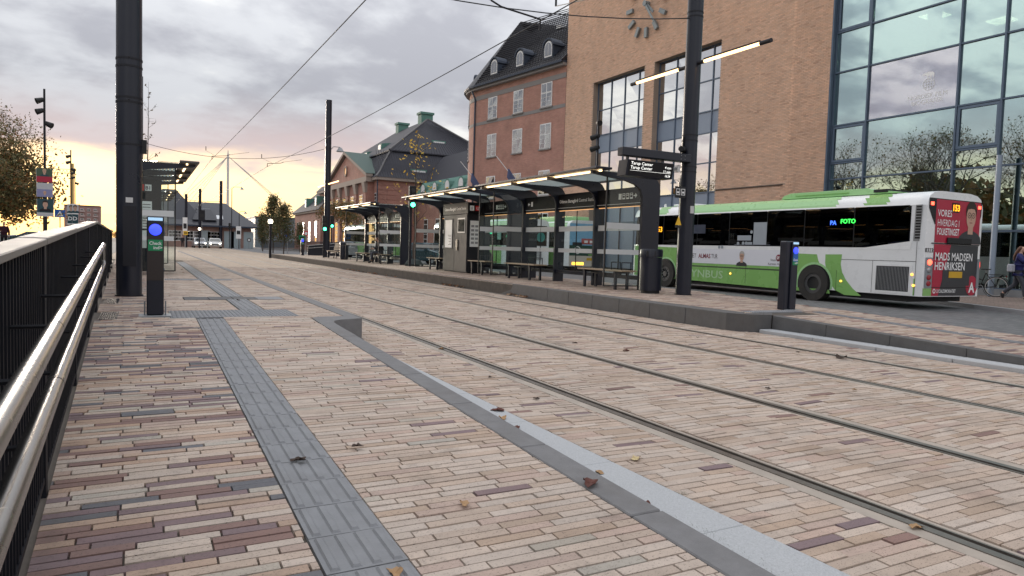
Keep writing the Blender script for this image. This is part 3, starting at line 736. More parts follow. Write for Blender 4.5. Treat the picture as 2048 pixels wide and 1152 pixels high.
# ---------------------------------------------------------------- check in posts
def check_post(x, y, z, line, label, h=1.2, w=.185, rz_=0.0):
    t = thing('check_in_post', (x, y, z), label, 'ticket reader', 'card readers for tram tickets')
    t.rotation_euler = (0, 0, 0)
    dep = .15
    MB().box(x - w / 2, x + w / 2, y - dep / 2, y + dep / 2, z + .012, z + h).build('casing', M_NAVY, t, bevel=.014)
    MB().box(x - w * .95, x + w * .95, y - .16, y + .14, z - .01, z + .012).build('base_plate', M_GREY, t, bevel=.003)
    yf = y - dep / 2
    for s in (-1, 1):
        MB().cyl((x + s * (w / 2 + .02), yf + .05, z + .01), (x + s * (w / 2 + .02), yf + .05, z + .18), .009, n=8).build('anchor_bolt', M_GREY, t)
    MB().box(x - w * .42, x + w * .42, yf - .004, yf, z + h * .955, z + h * .985).build('display_strip', emit('reader_strip', (.35, .55, .75), .25), t)
    MB().ball((x, yf - .004, z + h * .865), (w * .37, .022, w * .37), n=24, m_=12).build('blue_lens', M_BLUELED, t, smooth=True)
    MB().box(x - w * .47, x + w * .47, yf - .003, yf, z + h * .36, z + h * .80).build('speckled_panel', mat('rust_speckle_panel', (.030, .022, .020), .7, var=.95, scale=150), t)
    g = MB().box(x - w * .42, x + w * .42, yf - .006, yf - .003, z + h * .655, z + h * .765).build('green_label', M_GREENP, t)
    text('Check', h * .047, (x - w * .36, yf - .007, z + h * .715), (1, 0, 0), UPZ, M_PRINTW, g, 'label_text', bold=.012, width=w * .72)
    text(line, h * .045, (x - w * .12, yf - .007, z + h * .672), (1, 0, 0), UPZ, M_PRINTW, g, 'label_text', bold=.012)
    return t
check_post(.12, 9.42, .27, 'ind>', 'dark check in post with round blue light on the left platform')
c = check_post(10.17, 8.6, rz(8.6), 'ud>', 'dark check out post in front of the bus rear wheel', h=1.22, w=.16)
for o in list(c.children):
    if o.name.startswith('speckled'): bpy.data.objects.remove(o)
MB().box(10.17 - .06, 10.17 + .06, 8.52 - .003, 8.525, rz(8.6) + .86, rz(8.6) + 1.02).build('blue_label', M_BLUEP, c)
MB().box(9.98, 10.10, 8.56, 8.72, rz(8.6) + .0, rz(8.6) + 1.22).build('rear_shell', M_NAVY, c, bevel=.02)
q = at(623, 505, Z=.28)
check_post(10.3, 52.5, .28, 'ind>', 'small check in post with blue light on the far end of the right platform', h=1.25, w=.22)
check_post(-.15, 31.0, .27, 'ind>', 'check in post between the two left shelters', h=1.2)

# ---------------------------------------------------------------- shelters
def slat_mat():
    M = bpy.data.materials.new('opal_roof_slat'); M.use_nodes = True
    N, L, new, m, mix, smooth = nodes_of(M.node_tree)
    t = new('ShaderNodeBsdfTranslucent'); t.inputs[0].default_value = (.62, .66, .66, 1); mx = new('ShaderNodeMixShader'); mx.inputs[0].default_value = .88
    N['Principled BSDF'].inputs['Base Color'].default_value = (.6, .65, .65, 1)
    L.new(N['Principled BSDF'].outputs[0], mx.inputs[1]); L.new(t.outputs[0], mx.inputs[2]); L.new(mx.outputs[0], N['Material Output'].inputs[0])
    return M
M_SLAT = slat_mat()
M_SIGN = mat('sign_black', (.006, .006, .008), .55, var=.1, spec=.2)
M_UNDER = mat('shelter_soffit', (.10, .095, .09), .6, var=.15)
def shelter(y0, label, mirror=False, n=4, sp=2.05, txt=True, z0=.28):
    f = (lambda x: 10.6 - x) if mirror else (lambda x: x)
    yE = y0 + sp * (n - 1)
    t = thing('tram_shelter', (f(11.2), (y0 + yE) / 2, z0), label, 'shelter', 'tram stop shelters')
    B = lambda xa, xb, ya, yb, za, zb: MB().box(min(f(xa), f(xb)), max(f(xa), f(xb)), ya, yb, za, zb)
    for k in range(n):
        y = y0 + k * sp; end = k in (0, n - 1); xr = (11.2 if mirror else 11.5) if end else (11.15 if mirror else 11.28); th = .09 if end else .07
        prof = [(10.95, z0), (xr, z0), (xr, z0 + 2.52), (xr - .03, z0 + 2.66), (xr - .12, z0 + 2.78), (xr - .3, z0 + 2.86), (9.42, z0 + 2.87), (9.42, z0 + 2.80), (10.45, z0 + 2.68), (10.72, z0 + 2.61), (10.88, z0 + 2.5), (10.95, z0 + 2.33)]
        MB().prism([(f(a), y - th / 2, b) for a, b in prof], (0, th, 0)).build('portal_frame', M_NAVY, t)
        if end:
            gp = B(9.9, 10.93, y - .008, y + .008, z0 + .12, z0 + 2.74).build('end_pane', M_CLEAR, t)
            for za, zb in ((1.50, 1.65), (.88, 1.0)): B(9.92, 10.92, y - .011, y + .011, z0 + za, z0 + zb).build('white_strip', M_FROST, gp)
            B(9.875, 9.905, y - .016, y + .016, z0 + .10, z0 + 2.76).build('pane_edge', M_BLACK, t)
            B(9.906, 10.94, y - .014, y + .014, z0 + .09, z0 + .119).build('pane_rail', M_BLACK, t)
            for xx in (10.15, 10.7): B(xx - .03, xx + .03, y - .03, y + .03, z0 + .122, z0 + .17).build('pane_clamp', M_GREY, t)
    rf = B(9.36, 11.44, y0 - .3, yE + .3, z0 + 2.885, z0 + 2.93).build('roof_edge', M_NAVY, t) if False else None
    B(9.34, 9.80, y0 - .32, yE + .32, z0 + 2.88, z0 + 2.935).build('roof_fascia', M_UNDER if mirror else M_NAVY, t, bevel=.01)
    B(11.02, 11.2 if mirror else 11.5, y0 - .05, yE + .05, z0 + 2.875, z0 + 2.92).build('roof_back_edge', M_NAVY, t)
    for k in range(n - 1):
        ya, yb = y0 + k * sp + .05, y0 + (k + 1) * sp - .05
        B(9.81, 11.01, ya, yb, z0 + 2.895, z0 + 2.91).build('roof_pane', glass('roof_glass', (.96, .97, .96), .0), t)
        for j in range(13):
            xx = 9.84 + j * .09
            B(xx, xx + .055, ya, yb, z0 + 2.845, z0 + 2.862).build('roof_slat', M_SLAT, t)
    step = (yE - y0 + .3) / 3
    for k in range(3):
        ya = y0 - .15 + k * step
        B(9.60, 9.64, ya + .02, ya + step - .03, z0 + 2.845, z0 + 2.879).build('light_bar', M_WARM, t)
    # rear wall: sign band above glass
    for k in range(n - 1):
        ya, yb = y0 + k * sp + .05, y0 + (k + 1) * sp - .05
        B(11.02, 11.10, ya, yb, z0 + 2.12, z0 + 2.60).build('sign_band', M_SIGN, t)
        B(11.0, 11.03, ya + .1, yb - .1, z0 + 2.10, z0 + 2.119).build('sign_light', emit('sign_underlight', (1, .5, .2), .22), t)
        rp = B(11.06, 11.072, ya, yb, z0 + .35, z0 + 2.09).build('rear_pane', M_CLEAR, t)
        for za, zb in ((1.50, 1.65), (.88, 1.0)): B(11.055, 11.077, ya + .01, yb - .01, z0 + za, z0 + zb).build('white_strip', M_FROST, rp)
        B(11.0, 11.12, ya, yb, z0 + .25, z0 + .35).build('bottom_beam', M_NAVY, t)
        B(11.05, 11.08, (ya + yb) / 2 - .005, (ya + yb) / 2 + .005, z0 + .36, z0 + 2.09).build('pane_joint', M_BLACK, t)
    if txt:
        xf = 11.018
        ym = y0 + sp * 2 - .12
        text('Odense Banegård', .135, (xf, ym, z0 + 2.34), (0, -1, 0), UPZ, M_PRINTW, t, 'sign_text', bold=.018, width=.98)
        text('Central Station', .135, (xf, ym - 1.03, z0 + 2.34), (0, -1, 0), UPZ, M_PRINTW, t, 'sign_text', width=.85)
        B(xf - .003, xf, y0 + .1, yE - .1, z0 + 2.19, z0 + 2.20).build('sign_line', M_PRINTW, t)
        for k in range(5):
            yy = y0 + .98 - k * .16
            if k < 4:
                p = MB().box(xf - .003, xf, yy - .06, yy + .06, z0 + 2.31, z0 + 2.46); p.build('pictogram', M_PRINTW, t)
                if k: MB().box(xf - .006, xf - .0035, yy - .042, yy + .042, z0 + 2.35, z0 + 2.40).box(xf - .006, xf - .0035, yy - .042, yy + .042, z0 + 2.42, z0 + 2.445).build('pictogram_cutout', M_SIGN, t)
            else: MB().add([(xf - .003, yy + .07, z0 + 2.37), (xf - .003, yy, z0 + 2.37), (xf - .003, yy, z0 + 2.32), (xf - .003, yy - .08, z0 + 2.385), (xf - .003, yy, z0 + 2.45), (xf - .003, yy, z0 + 2.40), (xf - .003, yy + .07, z0 + 2.40)], [tuple(range(7))]).build('arrow', M_PRINTW, t)
        yy = yE - .3
        MB().add([(xf - .003, yy - .07, z0 + 2.37), (xf - .003, yy, z0 + 2.37), (xf - .003, yy, z0 + 2.32), (xf - .003, yy + .08, z0 + 2.385), (xf - .003, yy, z0 + 2.45), (xf - .003, yy, z0 + 2.40), (xf - .003, yy - .07, z0 + 2.40)], [tuple(range(7))]).build('arrow', M_PRINTW, t)
        MB().box(xf - .003, xf, yy - .24, yy - .13, z0 + 2.31, z0 + 2.46).build('pictogram', M_PRINTW, t)
    return t
S1, S2, S3 = 13.9, 21.1, 32.3
shelter(S1, 'nearest glass tram shelter, behind the litter bin on the right platform')
shelter(S2, 'middle glass tram shelter with the tall grey cabinet inside')
shelter(S3, 'farthest glass tram shelter on the right platform, with a person sitting inside')
shelter(20.0, 'glass shelter right behind the thick left pole', mirror=True, txt=False, z0=.27)
shelter(32.5, 'farther glass shelter on the left platform', mirror=True, txt=False, z0=.27)
# information board in the near end of the left shelter
ib = thing('information_board', (.12, 20.35, .27), 'dark board with white timetables inside the left shelter', 'notice board')
MB().box(-.32, .40, 20.3, 20.42, .35, 2.72).build('board', M_NAVY2, ib)
MB().box(-.05, .18, 20.285, 20.299, 1.45, 2.15).build('timetable', M_PRINTW, ib)
MB().box(-.05, .16, 20.285, 20.299, .95, 1.4).build('timetable', M_PRINTW, ib)
for k in range(9): MB().box(-.03, .15, 20.280, 20.284, 1.50 + k * .07, 1.515 + k * .07).build('print_line', M_PRINTK, ib)
MB().box(.02, .17, 20.285, 20.299, 2.42, 2.58).build('number_sign', M_PRINTW, ib); text('B1', .13, (.025, 20.284, 2.45), (1, 0, 0), UPZ, M_PRINTK, ib, 'sign_text', bold=.02)
MB().box(-.12, -.0, 20.285, 20.299, 2.42, 2.58).build('line_sign', mat('red_sign', (.6, .02, .02), .5), ib)
# ---------------------------------------------------------------- benches
def bench(y0, y1, label, xa=10.32, xb=10.78, arm=True, back=False, z0=.28):
    ym = (y0 + y1) / 2
    t = thing('bench', ((xa + xb) / 2, ym, z0), label, 'bench', 'benches on the platforms')
    n = 6; w = (xb - xa) / n
    for k in range(n): MB().box(xa + k * w + .006, xa + (k + 1) * w - .006, y0, y1, z0 + .455, z0 + .49).build('seat_slat', M_WOOD, t, bevel=.004)
    for yy in (y0 + .32, y1 - .32):
        for xx in (xa + .05, xb - .05): MB().box(xx - .03, xx + .03, yy - .03, yy + .03, z0, z0 + .40).build('leg', M_NAVY, t)
        MB().box(xa + .0, xb, yy - .035, yy + .035, z0 + .40, z0 + .454).build('bearer', M_NAVY, t)
    MB().box((xa + xb) / 2 - .03, (xa + xb) / 2 + .03, y0 + .36, y1 - .36, z0 + .36, z0 + .40).build('beam', M_NAVY, t)
    if arm:
        for yy in (y0 + .12, y0 + .55): MB().tube([(xa + .08, yy, z0 + .49), (xa + .08, yy, z0 + .68), (xb - .1, yy, z0 + .68), (xb - .1, yy, z0 + .49)], .013).build('armrest', M_NAVY, t)
    if back:
        for k in range(5): MB().box(xb + .02 + k * .022, xb + .045 + k * .022, y0, y1, z0 + .55 + k * .09, z0 + .62 + k * .09).build('back_slat', M_WOOD, t)
        for yy in (y0 + .2, y1 - .2): MB().tube([(xb - .05, yy, z0 + .43), (xb + .03, yy, z0 + .5), (xb + .16, yy, z0 + 1.02)], .016).build('back_support', M_NAVY, t)
    return t
bench(13.75, 15.75, 'wooden bench in the nearest shelter, beside the litter bin')
bench(18.1, 20.1, 'wooden bench at the far end of the nearest shelter')
bench(21.5, 22.95, 'wooden bench in the middle shelter, on the near side of the cabinet')
bench(25.7, 27.1, 'wooden bench in the middle shelter, on the far side of the cabinet')
bench(33.2, 35.2, 'bench in the farthest right shelter on which a person sits')
bench(36.2, 38.2, 'empty bench at the far end of the farthest right shelter')
bench(42.3, 45.0, 'pale slatted bench with backrest beyond the farthest right shelter', arm=False, back=True)
bench(22.5, 24.5, 'wooden bench inside the left shelter', xa=-.22, xb=.24, z0=.27)
# ---------------------------------------------------------------- cabinet in the middle shelter
cb = thing('service_cabinet', (10.65, 24.3, .28), 'tall grey metal cabinet with notices inside the middle shelter', 'cabinet')
MB().box(10.36, 11.0, 23.1, 25.35, .31, 2.44).build('casing', M_NAVY2, cb, bevel=.01)
MB().box(10.40, 10.98, 23.14, 25.3, .28, .309).build('plinth', M_BLACK, cb)
hd = MB().box(10.34, 11.02, 23.06, 25.4, 2.45, 2.86).build('header', M_SIGN, cb)
M_DOOR = mat('cabinet_door', (.020, .020, .023), .55, var=.12, spec=.25)
for a, b in ((24.25, 25.32), (23.13, 24.235)): MB().box(10.345, 10.359, a, b, .33, 2.42).build('door', M_DOOR, cb, bevel=.003)
MB().box(10.335, 10.344, 24.42, 25.2, 1.15, 2.3).build('poster_frame', M_BLACK, cb); MB().box(10.331, 10.334, 24.48, 25.14, 1.2, 2.25).build('poster', M_PRINTW, cb)
for k in range(7): MB().box(10.328, 10.3305, 24.52, 24.52 + random.uniform(.15, .35), 1.3 + k * .06, 1.318 + k * .06).build('print_line', M_PRINTK, cb)
MB().box(10.335, 10.344, 23.28, 23.95, 1.75, 2.3).build('window_frame', M_GREY, cb); MB().box(10.331, 10.334, 23.33, 23.9, 1.8, 2.25).build('window_pane', mat('dark_pane', (.05, .055, .05), .12), cb)
MB().box(10.325, 10.344, 23.92, 24.08, 1.1, 1.5).build('handle_plate', M_STEEL, cb)
text('Odense Banegård', .15, (10.336, 25.22, 2.60), (0, -1, 0), UPZ, M_PRINTW, hd, 'sign_text', bold=.018, width=1.05)
text('Central Station', .15, (10.336, 24.1, 2.60), (0, -1, 0), UPZ, M_PRINTW, hd, 'sign_text', width=.88)
MB().box(10.42, 10.58, 23.053, 23.058, 2.56, 2.74).build('pictogram', M_PRINTW, hd); text('i', .17, (10.475, 23.052, 2.59), (1, 0, 0), UPZ, M_PRINTK, hd, 'sign_text', bold=.03)
MB().box(10.64, 10.80, 23.053, 23.058, 2.56, 2.74).build('red_pictogram', MATS['red_sign'], hd); text('U', .15, (10.675, 23.052, 2.595), (1, 0, 0), UPZ, M_PRINTW, hd, 'sign_text', bold=.03)
tt = MB().box(10.46, 10.82, 23.088, 23.098, 1.25, 2.2).build('timetable', M_PRINTW, cb)
for c in range(2):
    for k in range(5): MB().box(10.50 + c * .16, 10.62 + c * .16, 23.083, 23.087, 1.36 + k * .15, 1.44 + k * .15).build('print_block', mat('grey_print', (.28, .28, .29), .6), tt)
# ---------------------------------------------------------------- litter bins
def bin_(x, y, label, s=1.0, z0=.28):
    t = thing('litter_bin', (x, y, z0), label, 'litter bin', 'dark litter bins on the platforms')
    def ell(z, k=1.0): return [(x + .24 * s * k * math.copysign(abs(math.cos(a)) ** .6, math.cos(a)), y + .20 * s * k * math.copysign(abs(math.sin(a)) ** .6, math.sin(a)), z) for a in [2 * PI * i / 32 for i in range(32)]]
    MB().loft([ell(z0 + .07), ell(z0 + .84 * s)]).build('drum', M_NAVY, t, smooth=True)
    MB().loft([ell(z0, .85), ell(z0 + .069, .85)]).build('foot', M_BLACK, t)
    MB().loft([ell(z0 + .845 * s, 1.03), ell(z0 + 1.0 * s, 1.03), ell(z0 + 1.03 * s, .97)]).build('hood', M_NAVY, t, smooth=True)
    MB().hexa([(x - .26 * s, y - .14 * s, z0 + .86 * s), (x - .05 * s, y - .212 * s, z0 + .86 * s), (x - .05 * s, y - .19 * s, z0 + .86 * s), (x - .23 * s, y - .1 * s, z0 + .86 * s), (x - .26 * s, y - .14 * s, z0 + .98 * s), (x - .05 * s, y - .212 * s, z0 + .98 * s), (x - .05 * s, y - .19 * s, z0 + .98 * s), (x - .23 * s, y - .1 * s, z0 + .98 * s)]).build('opening', M_BLACK, t)
    return t
bin_(10.42, 12.78, 'dark rounded litter bin beside the nearest shelter')
bin_(10.5, 41.2, 'dark litter bin inside the far end of the farthest right shelter')
# ---------------------------------------------------------------- wires
M_WIRE = mat('wire', (.03, .032, .036), .5, .5, var=.1)
def wire(pts, label, r=.012, name='tram_wire', cat='wire'):
    o = MB().tube([Vector(p) for p in pts], r, n=5).build(name, M_WIRE); return tag(o, label, cat)
def sag(a, b, s, n=10):
    a = Vector(a); b = Vector(b)
    return [a.lerp(b, k / n) - Vector((0, 0, s * 4 * (k / n) * (1 - k / n))) for k in range(n + 1)]
def insul(p, label): pass
YS = 47.6
pf = pole(10.95, YS, .28, 10.8, .2, 'tall dark pole on the far end of the right platform, with a lamp', [7.4, 7.6], n=20)
MB().tube([(11.1, YS, 7.5), (11.3, YS, 7.75), (11.75, YS, 7.75)], .025).build('lamp_arm', M_GREY, pf)
MB().cyl((11.75, YS, 7.45), (11.75, YS, 7.72), .27, .1, n=16).build('lamp_shade', M_GREY, pf)
MB().cyl((10.95, YS - 2.9, 5.2), (10.95, YS - .3, 5.2), .04, n=8).build('light_tube', MATS['pole_tube_light'], pf); MB().cyl((10.95, YS + .3, 5.2), (10.95, YS + 2.9, 5.2), .04, n=8).build('light_tube', MATS['pole_tube_light'], pf)
pole(-.25, YS, .27, 10.8, .2, 'tram pole hidden mostly behind the thick left pole', [6.9], n=16)
pole(10.9, 121, -.01, 10.7, .24, 'dark tram pole in front of the two cars with lit headlights', n=16)
pole(5.6, 116, -.01, 8.0, .2, 'slim dark tram pole, second to the left of the lit cars', n=14)
pole(7.7, 119, -.01, 9.1, .22, 'dark tram pole just left of the lit cars', n=14)
wire(sag((3.95, -4, 6.1), (3.75, 48, 6.28), .12) + sag((3.75, 48, 6.28), (3.9, 121, 6.2), .15)[1:], 'contact wire above the nearer tram track')
wire(sag((6.9, -4, 5.95), (7.1, 48, 6.1), .28) + sag((7.1, 48, 6.1), (6.9, 121, 6.2), .15)[1:], 'contact wire above the farther tram track')
sp = sag((-.2, YS, 6.95), (10.9, YS, 7.6), .85, 12)
wire(sp, 'sagging span wire between the two platform poles in the middle distance', .014)
wire(sag((-.2, PL[1], 6.3), (10.85, PR[1], 6.5), .5, 12), 'span wire fixed to the near pole with light tubes', .012)
wire(sag((4.2, 121, 7.6), (10.9, 121, 7.4), .2, 6), 'short span wire across the far tracks near the slate roofed shed', .03)
def regarm(x, y, zc, side, label):
    t = thing('registration_arm', (x, y, zc), label, 'wire arm', 'arms that steer the contact wires')
    a = Vector((x, y, zc + .02)); e = Vector((x + side * 1.05, y + .1, zc + .38))
    MB().tube([a, Vector((x, y, zc + .18)), Vector((x + side * .85, y + .05, zc + .28)), e], .018).build('arm', M_NAVY2, t)
    MB().tube([e, Vector((x + side * 2.2, y + .1, zc + .62))], .009).build('stay', M_WIRE, t)
    MB().cyl(Vector((x, y, zc - .03)), Vector((x, y, zc + .08)), .022, n=8).build('clamp', M_NAVY2, t)
    MB().tube([(x - side * .35, y, zc + .75), (x - side * .35, y, zc + .5)], .022).tube([(x - side * .35, y, zc + .5), (x, y - 2.2, zc - .02)], .008).build('dropper', M_WIRE, t)
regarm(6.98, 12.3, 5.62, -1, 'bent arm and dropper holding the farther contact wire near the top edge')
regarm(3.75, YS, 6.26, 1, 'bent arm on the nearer contact wire at the middle distance span')
regarm(7.05, YS, 6.08, 1, 'bent arm on the farther contact wire at the middle distance span')

# ---------------------------------------------------------------- cinema building (brick, clock, glass front)
FX = 26.0
M_BLUEF = mat('blue_grey_frame', (.10, .14, .20), .45, .2, var=.1)
M_BLUEP2 = mat('blue_grey_panel', (.24, .29, .37), .5, .1, var=.08)
M_MIRROR = glass('coated_glass', (.30, .36, .38), .78, rtint=(1.0, .99, .97), wave=.05, wscale=.5)
M_FRONTG = glass('glass_front', (.42, .50, .50), .54, rtint=(.80, 1.0, .99), wave=.05, wscale=.45)
cin = thing('cinema_building', (FX + 6, 30, .1), 'large tan brick cinema with clock and tall glass front', 'building')
def yof(px, py): return at(px, py, X=FX).y
W1 = (33.24, 38.5); W2 = (27.06, 32.33); ZT = 12.23; GY = 20.5
opens = [(W1[0], W1[1], .2, ZT), (W2[0], W2[1], .2, ZT)]
mb = MB(); xw = FX + .03
def wallpiece(y0, y1, z0, z1): mb.box(xw, xw + .45, y0, y1, z0, z1)
wallpiece(GY, W2[0], .1, 20); wallpiece(W2[1], W1[0], .1, 20); wallpiece(W1[1], 41.9, .1, 20); wallpiece(W2[0], W2[1], ZT, 20); wallpiece(W1[0], W1[1], ZT, 20)
wl = mb.build('brick_wall', mat('wall_mortar', (.40, .31, .245), .95, var=.2, scale=3), cin)
rects = []; cols = []; z = 3.2; j = 0
while z < 20:
    y = GY + (0 if j % 2 else -.125)
    while y < 41.9:
        a, b = max(y, GY), min(y + .238, 41.9); ym = (a + b) / 2
        if b - a > .04 and not any(o[0] < ym < o[1] and z + .03 < o[3] for o in opens) and not (22.42 < ym < 22.6 and j % 2) and not (abs(z - 4.56) < .03 and 22.7 < ym < 27.1):
            o_ = [o for o in opens if z + .03 < o[3]]
            for o in o_:
                if a < o[0] < b: b = o[0]
                if a < o[1] < b: a = o[1]
            rects.append((a, b, z, z + .056)); s = random.gauss(1, .06); h = random.uniform(-.03, .03)
            cols.append((.66 * s * (1 + h), .43 * s, .305 * s * (1 - h)) if random.random() > .06 else (.56 * s, .35 * s, .245 * s))
        y += .25
    z += .068; j += 1
o = rects_mesh('brick_courses', rects, cols, lambda u, v, w: (FX + .022 - w - (.05 if u < 22.5 else 0), u, v), .022, M_WALLB, cin, jit=.002); o['kind'] = 'stuff'
MB().box(FX + .48, FX + 30, GY - 17, 41.85, 19.5, 20.2).build('roof_slab', M_GREY, cin)
MB().box(FX + .485, FX + 30, 41.0, 41.84, .1, 19.4).build('side_wall', MATS['wall_mortar'], cin)
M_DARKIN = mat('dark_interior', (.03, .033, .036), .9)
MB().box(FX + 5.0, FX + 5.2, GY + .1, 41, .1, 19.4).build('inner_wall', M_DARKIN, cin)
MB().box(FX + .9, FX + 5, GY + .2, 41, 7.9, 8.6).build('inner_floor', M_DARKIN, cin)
def ywin(W, pxs, bands, lower):
    """a tall recessed window field: mullions, transoms, panes and a panel band"""
    xr = FX + .42
    ys = [W[0]] + pxs + [W[1]]
    f = MB().box(xr - .04, xr + .05, W[0], W[0] + .07, .2, ZT - .0).box(xr - .04, xr + .05, W[1] - .07, W[1], .2, ZT).box(xr - .04, xr + .05, W[0] + .07, W[1] - .07, ZT - .07, ZT)
    f.build('window_frame', M_BLUEF, cin)
    for y in pxs: MB().box(xr - .05, xr + .04, y - .03, y + .03, .2, ZT - .071).build('mullion', M_BLUEF, cin)
    for z in bands: MB().box(xr - .045, xr + .035, W[0] + .071, W[1] - .071, z - .03, z + .03).build('transom', M_BLUEF, cin)
    zs = [.2] + sorted(bands) + [ZT - .07]
    for a, b in zip(ys, ys[1:]):
        for z0, z1 in zip(zs, zs[1:]):
            pan = 7.6 < (z0 + z1) / 2 < 8.8 or (z0 + z1) / 2 < 4.3
            if (z0 + z1) / 2 < 4.3 and z1 < 3: pan = False
            e = random.uniform(-.004, .004)
            MB().hexa([(xr + e, a + .03, z0 + .03), (xr - e, b - .03, z0 + .03), (xr - e + .02, b - .03, z0 + .03), (xr + e + .02, a + .03, z0 + .03), (xr - e, a + .03, z1 - .03), (xr + e, b - .03, z1 - .03), (xr + e + .02, b - .03, z1 - .03), (xr - e + .02, a + .03, z1 - .03)]).build('spandrel_panel' if pan else 'pane', M_BLUEP2 if pan else M_MIRROR, cin)
bands = [10.43, 8.82, 7.68, 6.1, 4.55, 3.1]
ywin(W1, sorted(yof(p, 200) for p in (1212.5, 1239, 1267)), bands, None)
ywin(W2, sorted([yof(1341, 200), yof(1413, 200), 29.8]), bands, None)
MB().box(FX - .02, FX + .3, 22.74, 27.0, 4.54, 4.585).build('string_line', mat('shadow_gap', (.06, .04, .03), .9), cin)
# glass front
gf = FX + .25
ym = [20.42, 18.82, 15.21, 13.69, 10.1, 8.55, 5.0]
zm = [.35, 2.35, 4.62, 5.30, 6.91, 9.15, 10.84, 13.2, 15.4, 17.6, 19.4]
for y in ym: MB().box(gf - .09, gf + .1, y - .032, y + .032, .1, 19.4).build('mullion', M_BLUEF, cin)
for k, z in enumerate(zm):
    for a, b in zip(ym, ym[1:]):
        if abs(z - 5.3) < .01 and round(b, 2) not in (18.82, 13.69): continue
        MB().box(gf - .07, gf + .08, b + .033, a - .033, z - .03, z + .03).build('transom', M_BLUEF, cin)
for a, b in zip(ym, ym[1:]):
    zz = [z for z in zm if not (abs(z - 5.3) < .01 and round(b, 2) not in (18.82, 13.69))]
    for z0, z1 in zip(zz, zz[1:]):
        e = random.uniform(-.006, .006); e2 = random.uniform(-.004, .004)
        opening = abs(z0 - 5.3) < .01 or (round(b, 2) == 18.82 and z0 > 10.8 and z0 < 13)
        MB().hexa([(gf + e, b + .04, z0 + .04), (gf + e2, a - .04, z0 + .04), (gf + e2 + .02, a - .04, z0 + .04), (gf + e + .02, b + .04, z0 + .04), (gf - e2, b + .04, z1 - .04), (gf - e, a - .04, z1 - .04), (gf - e + .02, a - .04, z1 - .04), (gf - e2 + .02, b + .04, z1 - .04)]).build('pane', M_FRONTG, cin)
        if opening:
            q = MB()
            for (ya, yb, za, zb) in ((b + .05, a - .05, z0 + .05, z0 + .14), (b + .05, a - .05, z1 - .14, z1 - .05), (b + .05, b + .14, z0 + .14, z1 - .14), (a - .14, a - .05, z0 + .14, z1 - .14)): q.box(gf - .06, gf - .02, ya, yb, za, zb)
            q.build('opening_sash', mat('sash_blue', (.12, .165, .23), .45, .2), cin)
for z in (4.3, 8.4, 12.5): MB().box(gf + .9, FX + 14, 4, GY - .1, z - .35, z).build('floor_slab', mat('slab_paint', (.42, .45, .45), .8), cin)
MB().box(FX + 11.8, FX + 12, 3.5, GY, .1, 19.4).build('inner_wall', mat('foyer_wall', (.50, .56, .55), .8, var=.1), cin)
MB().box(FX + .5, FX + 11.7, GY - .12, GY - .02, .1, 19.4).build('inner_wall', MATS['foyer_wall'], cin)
for y in (17.6, 12.9): MB().cyl((FX + 2.4, y, .1), (FX + 2.4, y, 19.4), .26, n=16).build('column', mat('column_paint', (.5, .53, .53), .6), cin)
for px, py in ((1893, 12), (1851, 80), (1800, 96)):
    p = at(px, py, Z=12.12) if False else None
for (lx, ly) in ((28.6, 17.3), (31.0, 19.2), (31, 16), (34, 18), (28.6, 13), (34, 14)):
    MB().box(lx - .45, lx + .45, ly - .45, ly + .45, 12.09, 12.14).build('ceiling_light', emit('ceiling_panel', (1, .86, .55), 1.4), cin)
rl = MB()
for k in range(46): rl.box(gf + 1.3, gf + 1.33, 13.4 + k * .14, 13.42 + k * .14, 4.3, 5.3)
rl.box(gf + 1.28, gf + 1.35, 13.3, 19.9, 5.3, 5.36); rl.build('balcony_railing', mat('railing_green', (.10, .14, .14), .5), cin)
MB().box(FX - .02, FX + .13, 20.43, 20.5, .1, 19.4).build('edge_trim', M_BLUEF, cin)
MB().box(FX + .1, FX + .3, 5, 20.4, .1, .34).build('base_sill', M_GREY, cin)
cl = MB().cyl((FX - .35, 13.35, .1), (FX - .35, 13.35, 4.9), .09, n=14).build('front_column', mat('column_blue', (.28, .34, .42), .45), cin, smooth=True)
# logo on the pane
lg = (.72, .74, .74); M_LOGO = mat('logo_white', (.9, .9, .9), .6, var=.02); xl = gf - .012
rt = (0, -1, 0)
MB().box(gf - .009, gf - .006, 15.26, 18.77, 6.96, 9.1).build('logo_film', glass('printed_film', (.86, .83, .86), .34, rtint=(.95, .93, .98)), cin)
text('NORDISK FILM', .24, (xl, 17.13, 7.42), rt, UPZ, M_LOGO, cin, 'logo_lettering', width=1.5)
text('BIOGRAFER', .24, (xl, 16.97, 7.20), rt, UPZ, M_LOGO, cin, 'logo_lettering', width=1.2)
gl = MB().ring((xl, 16.32, 7.92), (-1, 0, 0), .23, .025, .004, n=28).ring((xl, 16.32, 7.92), (-1, 0, 0), .06, .0, .004, n=4)
gl = MB().ring((xl, 16.32, 7.92), (-1, 0, 0), .23, .022, .004, n=28)
for k in (-.1, 0, .1): gl.box(xl - .004, xl, 16.32 - .2, 16.32 + .2, 7.915 + k, 7.93 + k)
for k in (-.1, 0, .1): gl.box(xl - .004, xl, 16.313 + k, 16.327 + k, 7.92 - .2, 7.92 + .2)
gl.build('logo_globe', M_LOGO, cin)
bear = [(.30, .10), (.22, .16), (.05, .19), (-.10, .17), (-.17, .11), (-.16, -.05), (-.12, -.05), (-.11, .03), (-.07, .03), (-.06, -.05), (-.02, -.05), (-.01, .04), (.04, .05), (.05, -.04), (.09, -.04), (.11, .05), (.20, .08)]
MB().poly([(xl, 16.30 + a, 8.20 + b) for a, b in bear]).build('logo_bear', M_LOGO, cin)
